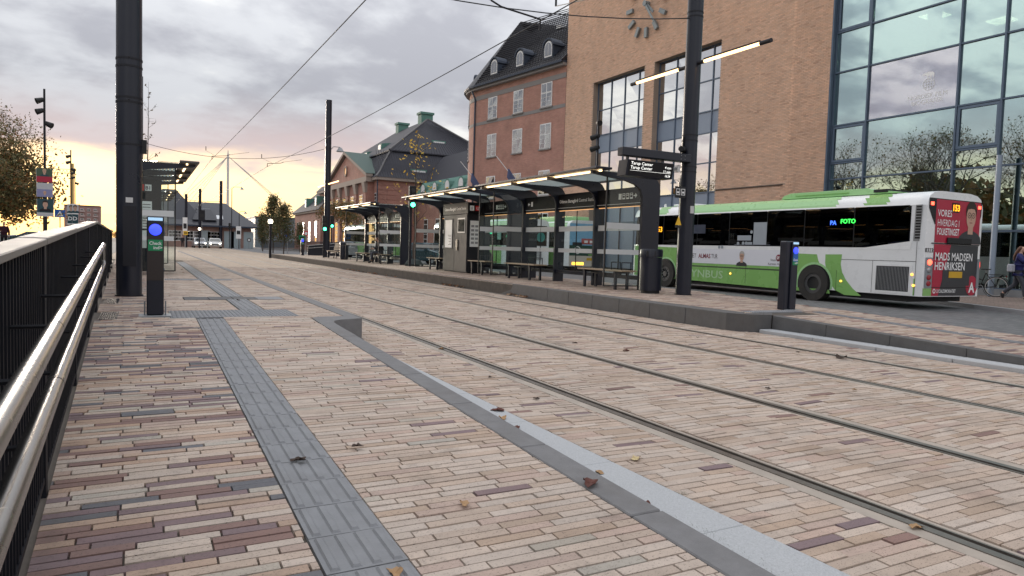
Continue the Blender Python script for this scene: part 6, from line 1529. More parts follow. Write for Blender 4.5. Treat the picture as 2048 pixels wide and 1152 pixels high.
def tree(base, h, label, seed, pal, nleaf, lsize, spread=.75, up=.18, maxlev=5, nb=3, trunk=.28, r0=.16, group=None, jitter=.35, name='tree', clip=None):
    rng = random.Random(seed); b = Vector(base)
    t = thing(name, b, label, 'tree', group)
    segs = []; tips = []; th = h * trunk
    segs.append((b - Vector((0, 0, .1)), b + Vector((0, 0, th)), r0, r0 * .8))
    grow(rng, b + Vector((0, 0, th)), Vector((0, 0, 1)), h * .24, r0 * .75, 0, maxlev, segs, tips, spread, up, nb)
    zmax = max(s[1].z for s in segs) - b.z; k = h / zmax
    V = []; F = []
    def sc(p): return Vector((b.x + (p.x - b.x) * k, b.y + (p.y - b.y) * k, b.z + (p.z - b.z) * k))
    for (p, q, ra, rb_) in segs:
        p, q = sc(p), sc(q); d = (q - p)
        if d.length < 1e-4: continue
        d.normalize(); u = d.orthogonal().normalized(); w = d.cross(u); n = 6 if ra > .04 else 3; o = len(V)
        ra = max(ra, .006); rb_ = max(rb_, .005)
        for c, rr in ((p, ra), (q, rb_)):
            for i in range(n): a = 2 * PI * i / n; V.append(c + (u * math.cos(a) + w * math.sin(a)) * rr)
        F += [(o + i, o + (i + 1) % n, o + n + (i + 1) % n, o + n + i) for i in range(n)]
    mb = MB(); mb.v = [tuple(v) for v in V]; mb.f = F
    mb.build('trunk', M_BARK, t, fix=False)
    if nleaf:
        V = []; F = []; C = []; tp = [sc(p) for p in tips]
        for i in range(nleaf):
            c = rng.choice(tp) + Vector((rng.gauss(0, jitter), rng.gauss(0, jitter), rng.gauss(0, jitter * .8)))
            u = Vector((rng.gauss(0, 1), rng.gauss(0, 1), rng.gauss(0, 1))).normalized(); w = u.orthogonal().normalized(); s = lsize * rng.uniform(.6, 1.25)
            o = len(V); V += [c - u * s, c + w * s * .55, c + u * s, c - w * s * .55]; F.append((o, o + 1, o + 2, o + 3))
            cl = rng.choice(pal); f = rng.uniform(.7, 1.25); C += [(cl[0] * f, cl[1] * f, cl[2] * f, 1)] * 4
        me = bpy.data.meshes.new('crown'); me.from_pydata([tuple(v - b) for v in V], [], F)
        ca = me.color_attributes.new('bc', 'FLOAT_COLOR', 'POINT'); ca.data.foreach_set('color', np.array(C, dtype=np.float32).ravel())
        me.materials.append(M_LEAF); o = bpy.data.objects.new('crown', me); COL.objects.link(o); o.parent = t; ORG[o.name] = b
    return t
def cone_tree(base, h, label, seed, pal, nleaf, lsize, w=1.0, bare=.22, r0=.05, group=None, jitter=.12, nbr=26, shape=1.0):
    """young tree: one leader with rising side branches"""
    rng = random.Random(seed); b = Vector(base); t = thing('young_tree', b, label, 'tree', group); mb = MB(); tips = []
    pts = [b - Vector((0, 0, .05))]
    for k in range(1, 9): pts.append(b + Vector((rng.gauss(0, .03), rng.gauss(0, .03), h * k / 8)))
    for k in range(8): mb.cyl(pts[k], pts[k + 1], r0 * (1 - k / 8.5), r0 * (1 - (k + 1) / 8.5), n=6)
    for k in range(nbr):
        f = bare + (1 - bare) * (k + rng.random()) / nbr * .97; c = pts[0].lerp(pts[-1], 0) + Vector((0, 0, h * f)); a = k * 2.4 + rng.random()
        L_ = w * (1 - f) ** .7 * (min(1, (f - bare) / .15 + .45)) * rng.uniform(.6, 1.15) * shape + .08
        d = Vector((math.cos(a), math.sin(a), .75)).normalized(); m_ = c + d * L_ * .5; e = m_ + (d + Vector((rng.gauss(0, .2), rng.gauss(0, .2), .3))).normalized() * L_ * .6
        mb.cyl(c, m_, max(.006, r0 * .3 * (1 - f) + .004), .007, n=4); mb.cyl(m_, e, .007, .004, n=3); tips += [(c, m_), (m_, e), (m_, e)]
        for q in range(3):
            s_ = m_.lerp(e, rng.random()); e2 = s_ + Vector((rng.gauss(0, 1), rng.gauss(0, 1), rng.gauss(.6, .6))).normalized() * L_ * .35; mb.cyl(s_, e2, .005, .003, n=3); tips.append((s_, e2))
    mb.build('trunk', M_BARK, t, fix=False)
    V = []; F = []; C = []
    for i in range(nleaf):
        a, e = rng.choice(tips); c = a.lerp(e, rng.random()) + Vector((rng.gauss(0, jitter), rng.gauss(0, jitter), rng.gauss(0, jitter)))
        u = Vector((rng.gauss(0, 1), rng.gauss(0, 1), rng.gauss(0, 1))).normalized(); w_ = u.orthogonal().normalized(); s = lsize * rng.uniform(.65, 1.2); o = len(V)
        V += [c - u * s, c + w_ * s * .65, c + u * s, c - w_ * s * .65]; F.append((o, o + 1, o + 2, o + 3)); cl = rng.choice(pal); f = rng.uniform(.7, 1.25); C += [(cl[0] * f, cl[1] * f, cl[2] * f, 1)] * 4
    me = bpy.data.meshes.new('crown'); me.from_pydata([tuple(v - b) for v in V], [], F); ca = me.color_attributes.new('bc', 'FLOAT_COLOR', 'POINT'); ca.data.foreach_set('color', np.array(C, dtype=np.float32).ravel())
    me.materials.append(M_LEAF); o = bpy.data.objects.new('crown', me); COL.objects.link(o); o.parent = t; ORG[o.name] = b
    return t
OLIVE = [(.15, .13, .045), (.115, .105, .038), (.20, .125, .045), (.23, .11, .035), (.09, .09, .034)]
RUST = [(.28, .12, .03), (.21, .10, .03), (.16, .11, .04), (.30, .16, .04)]
YEL = [(.62, .40, .05), (.55, .33, .05), (.65, .48, .10)]
GRN = [(.06, .08, .025), (.085, .095, .03), (.12, .10, .035), (.16, .10, .04)]
p = at(-105, 478, Y=50)
tree((p.x, 50, .1), 7.4, 'broad tree with thick olive and rust foliage at the left edge', 3, OLIVE, 24000, .12, spread=.85, up=-.02, maxlev=5, r0=.2, trunk=.12, jitter=.6)
p = at(-32, 476, Y=62)
tree((p.x, 62, .1), 5.2, 'rust coloured tree just behind the poster pole on the left', 5, RUST + OLIVE, 12000, .12, spread=.55, up=-.03, r0=.16, trunk=.12, jitter=.55)
p = at(-30, 478, Y=64); tree((p.x, 64, .1), 11.0, 'taller thinning tree with bare upper twigs behind the left foliage', 8, OLIVE, 1800, .10, spread=.75, up=.15, maxlev=6, r0=.2, jitter=.4)
cone_tree((11.2, 31.0, .28), 6.2, 'slim young tree with sparse yellow leaves between the two farther shelters', 11, YEL, 165, .08, w=2.7, bare=.25, r0=.055, jitter=.12, nbr=22)
tb = thing('tree_guard', (11.2, 31.0, .28), 'dark watering bag around the foot of the slim yellow leaved tree', 'tree guard')
MB().loft([[(11.2 + r_ * math.cos(a), 31 + r_ * math.sin(a), z) for a in [2 * PI * k / 14 for k in range(14)]] for r_, z in ((.42, .28), (.45, .36), (.3, .55), (.1, .62))]).build('bag', mat('dark_green_bag', (.02, .03, .028), .7), tb)
for i, (px, py, h, sd, n, pal) in enumerate(((546, 506, 6.2, 21, 3600, GRN), (567, 508, 5.0, 22, 2600, GRN), (525, 499, 4.6, 23, 2200, GRN), (600, 503, 3.6, 24, 1200, GRN))):
    p = at(px, py, Z=0.0); p.y = min(p.y, 92); p = at(px, py, Y=p.y)
    cone_tree((p.x, p.y, 0), h, ('tall narrow young tree beside the lit lamp', 'young tree right of the tall narrow one with a dark foot bag', 'small round young tree left of the lit lamp', 'small sparse tree in front of the grey metal building')[i], sd, pal, n, .10, w=(1.9, 1.9, 1.2, 1.0)[i], bare=.2, r0=.07, jitter=.22, group='young street trees', nbr=34)
    MB().loft([[(p.x + r_ * math.cos(a), p.y + r_ * math.sin(a), z) for a in [2 * PI * k / 10 for k in range(10)]] for r_, z in ((.6, 0), (.6, .15), (.25, .42))]).build('x', MATS['dark_green_bag']) if False else None
tree((15.6, 62, 0), 4.8, 'half green half orange tree behind the farthest right shelter', 31, GRN + RUST, 3000, .11, spread=.7, up=.15, nb=3, maxlev=4, r0=.08, trunk=.25, jitter=.4)
p = at(296, 300, Y=34)
cone_tree((p.x, 34, .27), 7.6, 'bare sapling with a few leaves rising behind the left shelter roof', 41, [(.1, .07, .03)], 34, .07, w=1.1, bare=.4, r0=.05, jitter=.05, nbr=18)
for k in range(15):
    tree((-19 - (k % 3) * 3.4, 18 + k * 3.9, .1), 13.5 + (k * 37 % 5) * .8, 'tall bare park tree mirrored in the glass front', 60 + k, OLIVE, 500, .12, spread=.62, up=.2, maxlev=6, nb=3, r0=.26, trunk=.2, group='bare park trees opposite the cinema', jitter=.4)
# dense dark wood behind the park trees, only seen as a mirror image
wr = random.Random(77); V = []; F = []; C = []
for k in range(36000):  # belt extended out of view to block low sky glow from window reflections
    y = wr.uniform(-30, 240); x = -44 - abs(wr.gauss(0, 6)) - y * .02; hh = 11.0 + 2.5 * math.sin(y * .23) + 1.5 * math.sin(y * .71 + 1); z = hh * wr.random() ** .8
    c = Vector((x, y, z)); u = Vector((wr.gauss(0, 1), wr.gauss(0, 1), wr.gauss(0, 1))).normalized(); w = u.orthogonal().normalized(); s_ = wr.uniform(.4, .95); o = len(V)
    V += [c - u * s_, c + w * s_ * .6, c + u * s_, c - w * s_ * .6]; F.append((o, o + 1, o + 2, o + 3)); cl = wr.choice(OLIVE); C += [(cl[0] * .8, cl[1] * .8, cl[2] * .8, 1)] * 4
me = bpy.data.meshes.new('park_wood'); me.from_pydata([tuple(v) for v in V], [], F); ca = me.color_attributes.new('bc', 'FLOAT_COLOR', 'POINT'); ca.data.foreach_set('color', np.array(C, dtype=np.float32).ravel()); me.materials.append(M_LEAF)
o = bpy.data.objects.new('park_wood', me); COL.objects.link(o); o['kind'] = 'stuff'; o['label'] = 'dark belt of trees beyond the park, mirrored in windows'; o['category'] = 'wood'
# a few far bushes along the horizon
for i, (px, Y_, h, w) in enumerate(((214, 320, 3.2, 3), (610, 185, 4, 3), (240, 300, 3, 3))):
    p = at(px, 465, Y=Y_); tree((p.x, Y_, 0), h, ('distant bush left of the thick pole', 'distant bush left of the station', 'distant bush behind the thick pole')[i], 90 + i, RUST, 1500, .22, spread=.8, up=.05, maxlev=4, r0=.15, trunk=.15, jitter=.7)
# ---------------------------------------------------------------- lamp poles with posters on the left
def flood(px, ytop, Y_, label, z0=.1):
    p = at(px, 400, Y=Y_); zt = at(px, ytop, Y=Y_).z; x = p.x
    t = thing('floodlight_pole', (x, Y_, z0), label, 'street lamp', 'slim poles with clusters of floodlights')
    MB().cyl((x, Y_, z0), (x, Y_, zt * .45), .10, n=12).build('lower_pole', M_NAVY2, t); MB().cyl((x, Y_, zt * .45), (x, Y_, zt), .06, .05, n=10).build('upper_pole', M_NAVY2, t)
    for dz, s in ((-.55, -1), (-1.1, -1), (-1.75, 1)): MB().cyl((x + s * .05, Y_, zt + dz), (x + s * .34, Y_ - .12, zt + dz - .14), .11, .16, n=12).build('floodlight', M_BLACK, t); MB().box(x + s * .02, x + s * .2, Y_ - .03, Y_ + .03, zt + dz + .02, zt + dz + .07).build('bracket', M_BLACK, t)
    return x, zt
lx, lz = flood(90, 178, 44, 'slim floodlight pole carrying three election posters on the left')
flood(142, 300, 77, 'farther slim floodlight pole rising above the railing cap'); flood(150, 336, 98, 'farthest slim floodlight pole beside the crane jib')
def poster(x, y, z, w, h, bands, label, face=None, txt=None):
    t = thing('election_poster', (x, y, z), label, 'poster', 'election posters on lamp poles')
    MB().box(x - w / 2, x + w / 2, y - .012, y, z, z + h).build('board', M_PRINTW, t)
    for a, b, m_ in bands: MB().box(x - w / 2 + .01, x + w / 2 - .01, y - .016, y - .0125, z + a * h, z + b * h).build('printed_field', m_, t)
    if face: portrait((x, y - .016, z + face[0] * h), (1, 0, 0), UPZ, face[1] * h, t, face[2], face[3], False, off=.003)
    for (s, v, sz, m_) in (txt or []): text(s, sz, (x - w / 2 + .04, y - .02, z + v * h), (1, 0, 0), UPZ, m_, t, 'poster_text', bold=.02)
YP = 43.86
def zp(py): return at(90, py, Y=YP).z
M_PG = mat('poster_green', (.06, .10, .06), .5); M_PT = mat('poster_teal', (.015, .06, .075), .5); M_PV = mat('poster_violet', (.25, .25, .42), .5); M_PGR = mat('poster_grey', (.5, .5, .52), .5)
xw = .72
poster(lx, YP, zp(364.5), xw, zp(337) - zp(364.5), [(.42, 1, M_PG), (0, .42, MATS['ad_film_red'])], 'top poster with blond portrait above a red band', (.42, .58, mat('blond_hair', (.5, .38, .22), .7), M_PT), [('xx', 9, .01, M_PRINTW)][:0])
poster(lx + .01, YP, zp(394), xw, zp(366) - zp(394), [(0, .55, M_PV), (.55, 1, M_PGR)], 'middle pale poster with a violet figure', (0.02, .5, M_PV, M_PV))
poster(lx + .03, YP, zp(433), xw + .02, zp(398) - zp(433), [(.22, 1, M_PT), (0, .2, M_PGR)], 'bottom dark teal poster with a man in a suit', (.28, .66, M_HAIR, M_NAVY2))
for k, (px, w, mm) in enumerate(((142.5, .62, M_PT), (150.5, .5, M_PT))):
    p = at(px, 440, Y=76.7 - k * .1); poster(p.x, 76.7 - k * .1, at(px, 449, Y=76.7).z, w, 1.9, [(.05, .5, mm), (.55, .95, M_PGR)], ('poster stack left part on the farther pole by the crossing sign', 'poster stack right part on the farther pole by the crossing sign')[k], (.56, .4, M_HAIR, M_PT), [('D', .2, .5, M_PRINTW)])
# pedestrian crossing sign
p = at(120, 427, Y=60)
cs = thing('crossing_sign', (p.x, 60, .1), 'blue square pedestrian crossing sign with white triangle behind the railing', 'traffic sign')
MB().cyl((p.x, 60, .1), (p.x, 60, p.z + .3), .04, n=8).build('post', M_GREY, cs); MB().box(p.x - .32, p.x + .32, 59.93, 59.95, p.z - .28, p.z + .28).build('plate', M_BLUEP, cs)
MB().poly([(p.x - .22, 59.925, p.z - .2), (p.x + .22, 59.925, p.z - .2), (p.x, 59.925, p.z + .2)]).build('white_triangle', M_PRINTW, cs)
MB().ball((p.x, 59.92, p.z + .02), (.03, .004, .03), 8, 6).box(p.x - .015, p.x + .03, 59.917, 59.922, p.z - .08, p.z - .01).build('walking_figure', M_PRINTK, cs)
# ---------------------------------------------------------------- street lamps, signals, signs in the distance
def lamp(px, Y_, h, label, arm=.55, lit=False, z0=0.0):
    p = at(px, 480, Y=Y_); x = p.x; t = thing('street_lamp', (x, Y_, z0), label, 'street lamp', 'street lamps by the far road')
    MB().cyl((x, Y_, z0), (x, Y_, h), .07, .05, n=10).build('pole', M_NAVY2, t); MB().tube([(x, Y_, h), (x + arm * .3, Y_, h + .25), (x + arm, Y_, h + .25)], .03).build('arm', M_NAVY2, t)
    MB().cyl((x + arm, Y_, h - .1), (x + arm, Y_, h + .22), .3, .1, n=14).build('shade', M_GREY, t)
lamp(463, 112, 9.0, 'curved street lamp right of the bridge mast', 1.4); lamp(478, 117, 5.6, 'smaller curved street lamp over the shed roof', .9)
def globe(px, py, Y_, zb, label, h):
    p = at(px, py, Y=Y_); x = p.x; t = thing('globe_lamp', (x, Y_, zb), label, 'street lamp', 'lit globe lamps on short poles')
    MB().cyl((x, Y_, zb), (x, Y_, p.z - .1), .09, n=12).build('pole', M_NAVY2, t); MB().ball((x, Y_, p.z), .17, 14, 10).build('globe', emit('lit_globe', (1.0, .88, .65), 4.0), t); MB().cyl((x, Y_, p.z + .16), (x, Y_, p.z + .3), .14, .05, n=10).build('cap', M_BLACK, t)
globe(541, 443, 54.5, 0, 'lit globe lamp on a dark pole at the platform end', 3); globe(399, 458, 108, 0, 'lit globe lamp above the two cars with headlights', 3)
def signal(px, py, Y_, label, state='g', zb=0.0, two=False):
    p = at(px, py, Y=Y_); x = p.x; t = thing('traffic_light', (x, Y_, zb), label, 'traffic light', 'traffic lights')
    MB().cyl((x, Y_, zb), (x, Y_, p.z + .7), .06, n=10).build('pole', M_NAVY2, t)
    h = MB().box(x - .16, x + .16, Y_ - .25, Y_ - .06, p.z - .15, p.z + .85).build('head', M_BLACK, t, bevel=.02)
    for k in range(3):
        on = {'g': 0, 'r': 2}.get(state) == k
        MB().cyl((x, Y_ - .28, p.z + k * .32), (x, Y_ - .24, p.z + k * .32), .10, n=16).build('lens', (M_LGREEN if k == 0 else M_LRED) if on else mat('dark_lens', (.02, .02, .02), .3), h)
signal(648, 458, 46.0, 'traffic light showing green left of the far platform pole'); signal(663, 452, 60, 'traffic light showing green right of the far platform pole')
signal(822, 410, 30.2, 'dark traffic light head showing green beside the slim yellow tree', zb=.28); signal(881, 467, 40, 'traffic light showing green between the two farther shelters', zb=0)
signal(815, 458, 44, 'small traffic light showing green right of the farthest shelter post', zb=0); signal(459, 457, 117, 'unlit traffic light in front of the shed', 'n')
def roundsign(px, py, Y_, m_, label, zb=0.0, r_=.3, kind='round'):
    p = at(px, py, Y=Y_); t = thing('road_sign', (p.x, Y_, zb), label, 'traffic sign')
    MB().cyl((p.x, Y_, zb), (p.x, Y_, p.z + .3), .035, n=8).build('post', M_GREY, t)
    if kind == 'round': MB().cyl((p.x, Y_ - .06, p.z), (p.x, Y_ - .04, p.z), r_, n=20).build('plate', m_, t); MB().cyl((p.x, Y_ - .07, p.z), (p.x, Y_ - .061, p.z), r_ * .6, n=16).build('symbol', M_PRINTW, t)
    else: MB().box(p.x - r_, p.x + r_, Y_ - .06, Y_ - .04, p.z - r_ * kind, p.z + r_ * kind).build('plate', m_, t); MB().box(p.x - r_ * .7, p.x + r_ * .7, Y_ - .068, Y_ - .061, p.z - r_ * kind * .3, p.z + r_ * kind * .3).build('symbol', M_PRINTK, t)
roundsign(498, 480, 112, M_NAVY2, 'round dark sign with white disc in front of the shed'); roundsign(612, 467, 80, MATS['red_sign'], 'round red sign left of the silver car')
roundsign(575, 468, 78, M_BLUEP, 'blue sign on a pale post among the young trees', kind=1.0); roundsign(477, 465, 110, M_PRINTW, 'stacked white sign on a pole in front of the shed', r_=.35, kind=2.6)
roundsign(370, 452, 108, M_PRINTW, 'tall white sign with dark marks left of the shed windows', r_=.3, kind=4.0); roundsign(371, 466, 107, MATS['warning_yellow'], 'small yellow sign below the tall white one', r_=.28, kind=1.0)
roundsign(604, 475, 79, M_GREENP, 'green and white board in front of the metal building', r_=.35, kind=.7); roundsign(404, 431, 108, M_NAVY2, 'dark rounded signal board above the globe lamp', r_=.38, kind=2.0)
# ramp box with handrails at the far end of the right platform
rbx = thing('platform_end_ramp', (11.5, 54, .28), 'dark panelled ramp railing at the far end of the right platform', 'railing')
MB().prism([(10.9, 53.5, .28), (13.3, 53.5, .28), (13.3, 53.5, 1.38), (10.9, 53.5, 1.02)], (0, .08, 0)).build('panel', M_NAVY, rbx)
for dz in (.78, .58): MB().cyl((10.8, 53.35, .28 + dz - .06), (13.2, 53.35, .28 + dz + .2), .03, n=8).build('handrail', M_STEEL, rbx)
# ---------------------------------------------------------------- cars
def car(loc, ang, col, label, lit=False, L_=4.3, hgt=1.47, name='car'):
    t = thing(name, loc, label, 'car'); t.rotation_euler = (0, 0, ang)
    o0 = ORG[t.name]; ORG[t.name] = Vector((0, 0, 0)); w = .88; h = L_ / 2
    lower = [(-h, .35), (-h, .72), (-h + .1, .88), (-h + .35, .95), (h - 1.2, .98), (h - .35, .84), (h - .05, .68), (h, .42), (h - .1, .25), (-h + .15, .25)]
    def sec(y, k): return [(a, y, b + (k if False else 0)) for a, b in lower]
    body = MB().loft([[(a * .985, -w, b) for a, b in lower], [(a, -w * .93, b + .02) for a, b in lower], [(a, w * .93, b + .02) for a, b in lower], [(a * .985, w, b) for a, b in lower]]).build('body', col, t, bevel=.02)
    cab = [(-h + .15, .93), (-h + .45, hgt - .12), (-h + .9, hgt), (h - 2.2, hgt), (h - 1.15, .95)]
    MB().loft([[(a, -w * .92 + (b - .93) * .22, b) for a, b in cab], [(a, w * .92 - (b - .93) * .22, b) for a, b in cab]]).build('cabin', col, t)
    M_CG = mat('car_glass', (.01, .012, .014), .06, spec=.9)
    for s in (-1, 1):
        y0 = lambda b: s * (w * .92 - (b - .93) * .22 + .006)
        MB().poly([(a, y0(b), b) for a, b in ((-h + .45, .98), (-h + .62, hgt - .12), (-.15, hgt - .08), (-.15, .98))]).build('side_window', M_CG, t)
        MB().poly([(a, y0(b), b) for a, b in ((-.08, .98), (-.08, hgt - .08), (h - 2.25, hgt - .1), (h - 1.4, .98))]).build('side_window', M_CG, t)
        for x in (-h + .8, h - .85):
            MB().cyl((x, s * (w + .012) - s * .2, .32), (x, s * (w + .012), .32), .32, n=20).build('tyre', M_TYRE, t); MB().cyl((x, s * w, .32), (x, s * (w + .018), .32), .2, n=16).build('rim', M_GREY, t)
        MB().ball((h - .12, s * .62, .68), (.1, .16, .08), 10, 6).build('headlight', emit('lit_headlight', (1, .85, .6), 8.0) if lit else mat('clear_headlight', (.6, .62, .65), .15, .3), t)
        MB().box(-h - .01, -h + .05, s * .62 - .14, s * .62 + .14, .72, .86).build('tail_lamp', MATS['dull_red_lamp'], t)
        MB().box(h - 1.6, h - 1.45, s * (w + .0), s * (w + .13), .93, 1.03).build('mirror', col, t) if s > 0 else MB().box(h - 1.6, h - 1.45, s * (w + .13), s * w, .93, 1.03).build('mirror', col, t)
    def cx(b): return (h - 1.15) - (b - .95) / (hgt - .95) * 1.05 + .012
    MB().poly([(cx(.99), -.74, .99), (cx(.99), .74, .99), (cx(hgt - .06), .64, hgt - .06), (cx(hgt - .06), -.64, hgt - .06)]).build('windscreen', M_CG, t)
    MB().poly([(-h + .19, -.7, 1.0), (-h + .19, .7, 1.0), (-h + .43, .6, hgt - .14), (-h + .43, -.6, hgt - .14)]).build('rear_window', M_CG, t)
    MB().box(h - .02, h + .012, -.45, .45, .45, .62).build('front_grille', M_BLACK, t); MB().box(h + .0, h + .02, -.26, .26, .36, .44).build('number_plate', M_PRINTW, t)
    ORG[t.name] = o0; return t
M_SILV = mat('silver_car_paint', (.45, .47, .50), .25, .5, var=.04, coat=.5); M_CW = mat('white_car_paint', (.6, .6, .58), .3, coat=.5); M_TEAL = mat('teal_car_paint', (.03, .07, .09), .25, .3, coat=.5)
p = at(652, 503, Z=0); car((17.2, 63, 0), math.radians(-50), M_SILV, 'silver hatchback parked behind the far platform pole')
p = at(428, 494, Z=0.0); p2 = at(410, 494, Z=0.0)
car((9.3, 112, 0), math.radians(-93), M_CW, 'pale car with blazing headlights in front of the shed', True); car((7.3, 114, 0), math.radians(-88), M_SILV, 'second car with lit headlights, partly hidden left of the pale one', True)
car((17.5, 45.0, 0), math.radians(-75), M_TEAL, 'dark teal car seen through the farthest right shelter')
for i, (x, y, m_) in enumerate(((-17, 104, M_CW), (-22, 110, M_SILV), (-13, 106, M_TEAL))): car((x, y, .1), math.radians(170 + i * 5), m_, ('white car parked beyond the lawn on the left', 'silver car parked beyond the lawn at the left edge', 'dark car parked beyond the lawn behind the poster pole')[i])
# ---------------------------------------------------------------- bicycles
M_TIRE2 = mat('bike_tyre', (.02, .02, .02), .8)
def bike(loc, ang, label, detail=True):
    t = thing('bicycle', loc, label, 'bicycle', 'parked bicycles'); t.rotation_euler = (0, 0, ang); o0 = ORG[t.name]; ORG[t.name] = Vector((0, 0, 0))
    for x in (-.53, .53):
        wv = MB().ring((x, -.018, .345), (0, 1, 0), .345, .03, .036, n=30).build('wheel', M_TIRE2, t); MB().ring((x, -.014, .345), (0, 1, 0), .315, .022, .028, n=30).build('rim', mat('bike_rim', (.55, .55, .54), .35, .6), wv)
        if detail:
            sp_ = MB()
            for k in range(12): a = 2 * PI * k / 12; sp_.cyl((x, 0, .345), (x + .3 * math.cos(a), 0, .345 + .3 * math.sin(a)), .0025, n=3)
            sp_.build('spokes', M_GREY, wv)
        MB().ring((x, -.03, .345), (0, 1, 0), .385, .012, .06, n=30).build('mudguard', M_BLACK, t)
    f = MB(); bb = (-.08, 0, .30); se = (-.22, 0, .80); hd_ = (.34, 0, .82)
    f.tube([(-.53, 0, .345), bb, (.30, 0, .60)], .018).tube([bb, se], .018).tube([se, (-.53, 0, .345)], .012).tube([(.30, 0, .60), hd_, (.32, 0, .98)], .018).tube([(.31, 0, .62), (.53, 0, .345)], .014).tube([(-.16, 0, .55), (.3, 0, .68)], .016)
    f.build('frame', M_BLACK, t)
    MB().loft([[(-.36, -.09, .90), (-.36, .09, .90), (-.36, .07, .94), (-.36, -.07, .94)], [(-.2, -.06, .90), (-.2, .06, .90), (-.2, .05, .94), (-.2, -.05, .94)], [(-.08, -.02, .90), (-.08, .02, .90), (-.08, .018, .93), (-.08, -.018, .93)]]).build('saddle', M_BLACK, t); MB().cyl(se, (-.24, 0, .9), .014, n=8).build('seat_post', M_GREY, t)
    MB().tube([(.12, -.28, 1.03), (.3, -.2, 1.06), (.33, 0, 1.0), (.3, .2, 1.06), (.12, .28, 1.03)], .012).build('handlebar', M_GREY, t); MB().box(-.78, -.3, -.07, .07, .74, .76).build('rear_carrier', M_BLACK, t)
    MB().ring((-.08, .025, .30), (0, 1, 0), .09, .02, .006, n=16).build('chainring', M_GREY, t); MB().tube([(-.08, .05, .30), (.02, .06, .18)], .01).box(-.02, .06, .05, .14, .165, .185).build('pedal', M_BLACK, t)
    MB().tube([(-.4, -.03, .32), (-.46, -.16, .0)], .01).build('kickstand', M_GREY, t); MB().ball((-.8, 0, .7), (.015, .03, .03), 8, 6).build('rear_light', MATS['dull_red_lamp'], t)
    ORG[t.name] = o0; return t
q = at(1990, 594, Z=.1)
bike((q.x - .24, q.y + .46, .1), math.radians(117), 'black bicycle with pale rims leaning by the glass front behind the bus')
bk = bike((20.6, 53.5, 0.0), math.radians(70), 'bicycle in the row parked behind the slim yellow tree, nearest the bus', False)
for k in range(1, 7): 
    c = dup(bk, (20.6 + .05 * k, 53.5 + k * .95, 0), 'parked bicycle in the row by the station wing behind the shelters', math.radians(60 + (k * 37) % 25)); c['group'] = 'bicycles in the row by the station wing'
# ---------------------------------------------------------------- people
def skin_mesh(name, verts, edges, radii, m_, parent, sub=2, root=0):
    me = bpy.data.meshes.new('s'); me.from_pydata([tuple(v) for v in verts], edges, [])
    o = bpy.data.objects.new('s', me); COL.objects.link(o)
    o.modifiers.new('k', 'SKIN'); me.skin_vertices or None
    sv_ = me.skin_vertices[0].data if len(me.skin_vertices) else None
    if sv_ is None:
        bpy.context.view_layer.update(); sv_ = me.skin_vertices[0].data
    for i, r in enumerate(radii): sv_[i].radius = r if isinstance(r, tuple) else (r, r); sv_[i].use_root = (i == root)
    s = o.modifiers.new('s', 'SUBSURF'); s.levels = sub; s.render_levels = sub
    dg = bpy.context.evaluated_depsgraph_get(); nm = bpy.data.meshes.new_from_object(o.evaluated_get(dg))
    COL.objects.unlink(o); bpy.data.objects.remove(o)
    nm.name = name; nm.materials.clear(); nm.materials.append(m_)
    nm.polygons.foreach_set('use_smooth', [True] * len(nm.polygons))
    r_ = bpy.data.objects.new(name, nm); COL.objects.link(r_); r_.parent = parent; ORG[r_.name] = ORG[parent.name]
    return r_
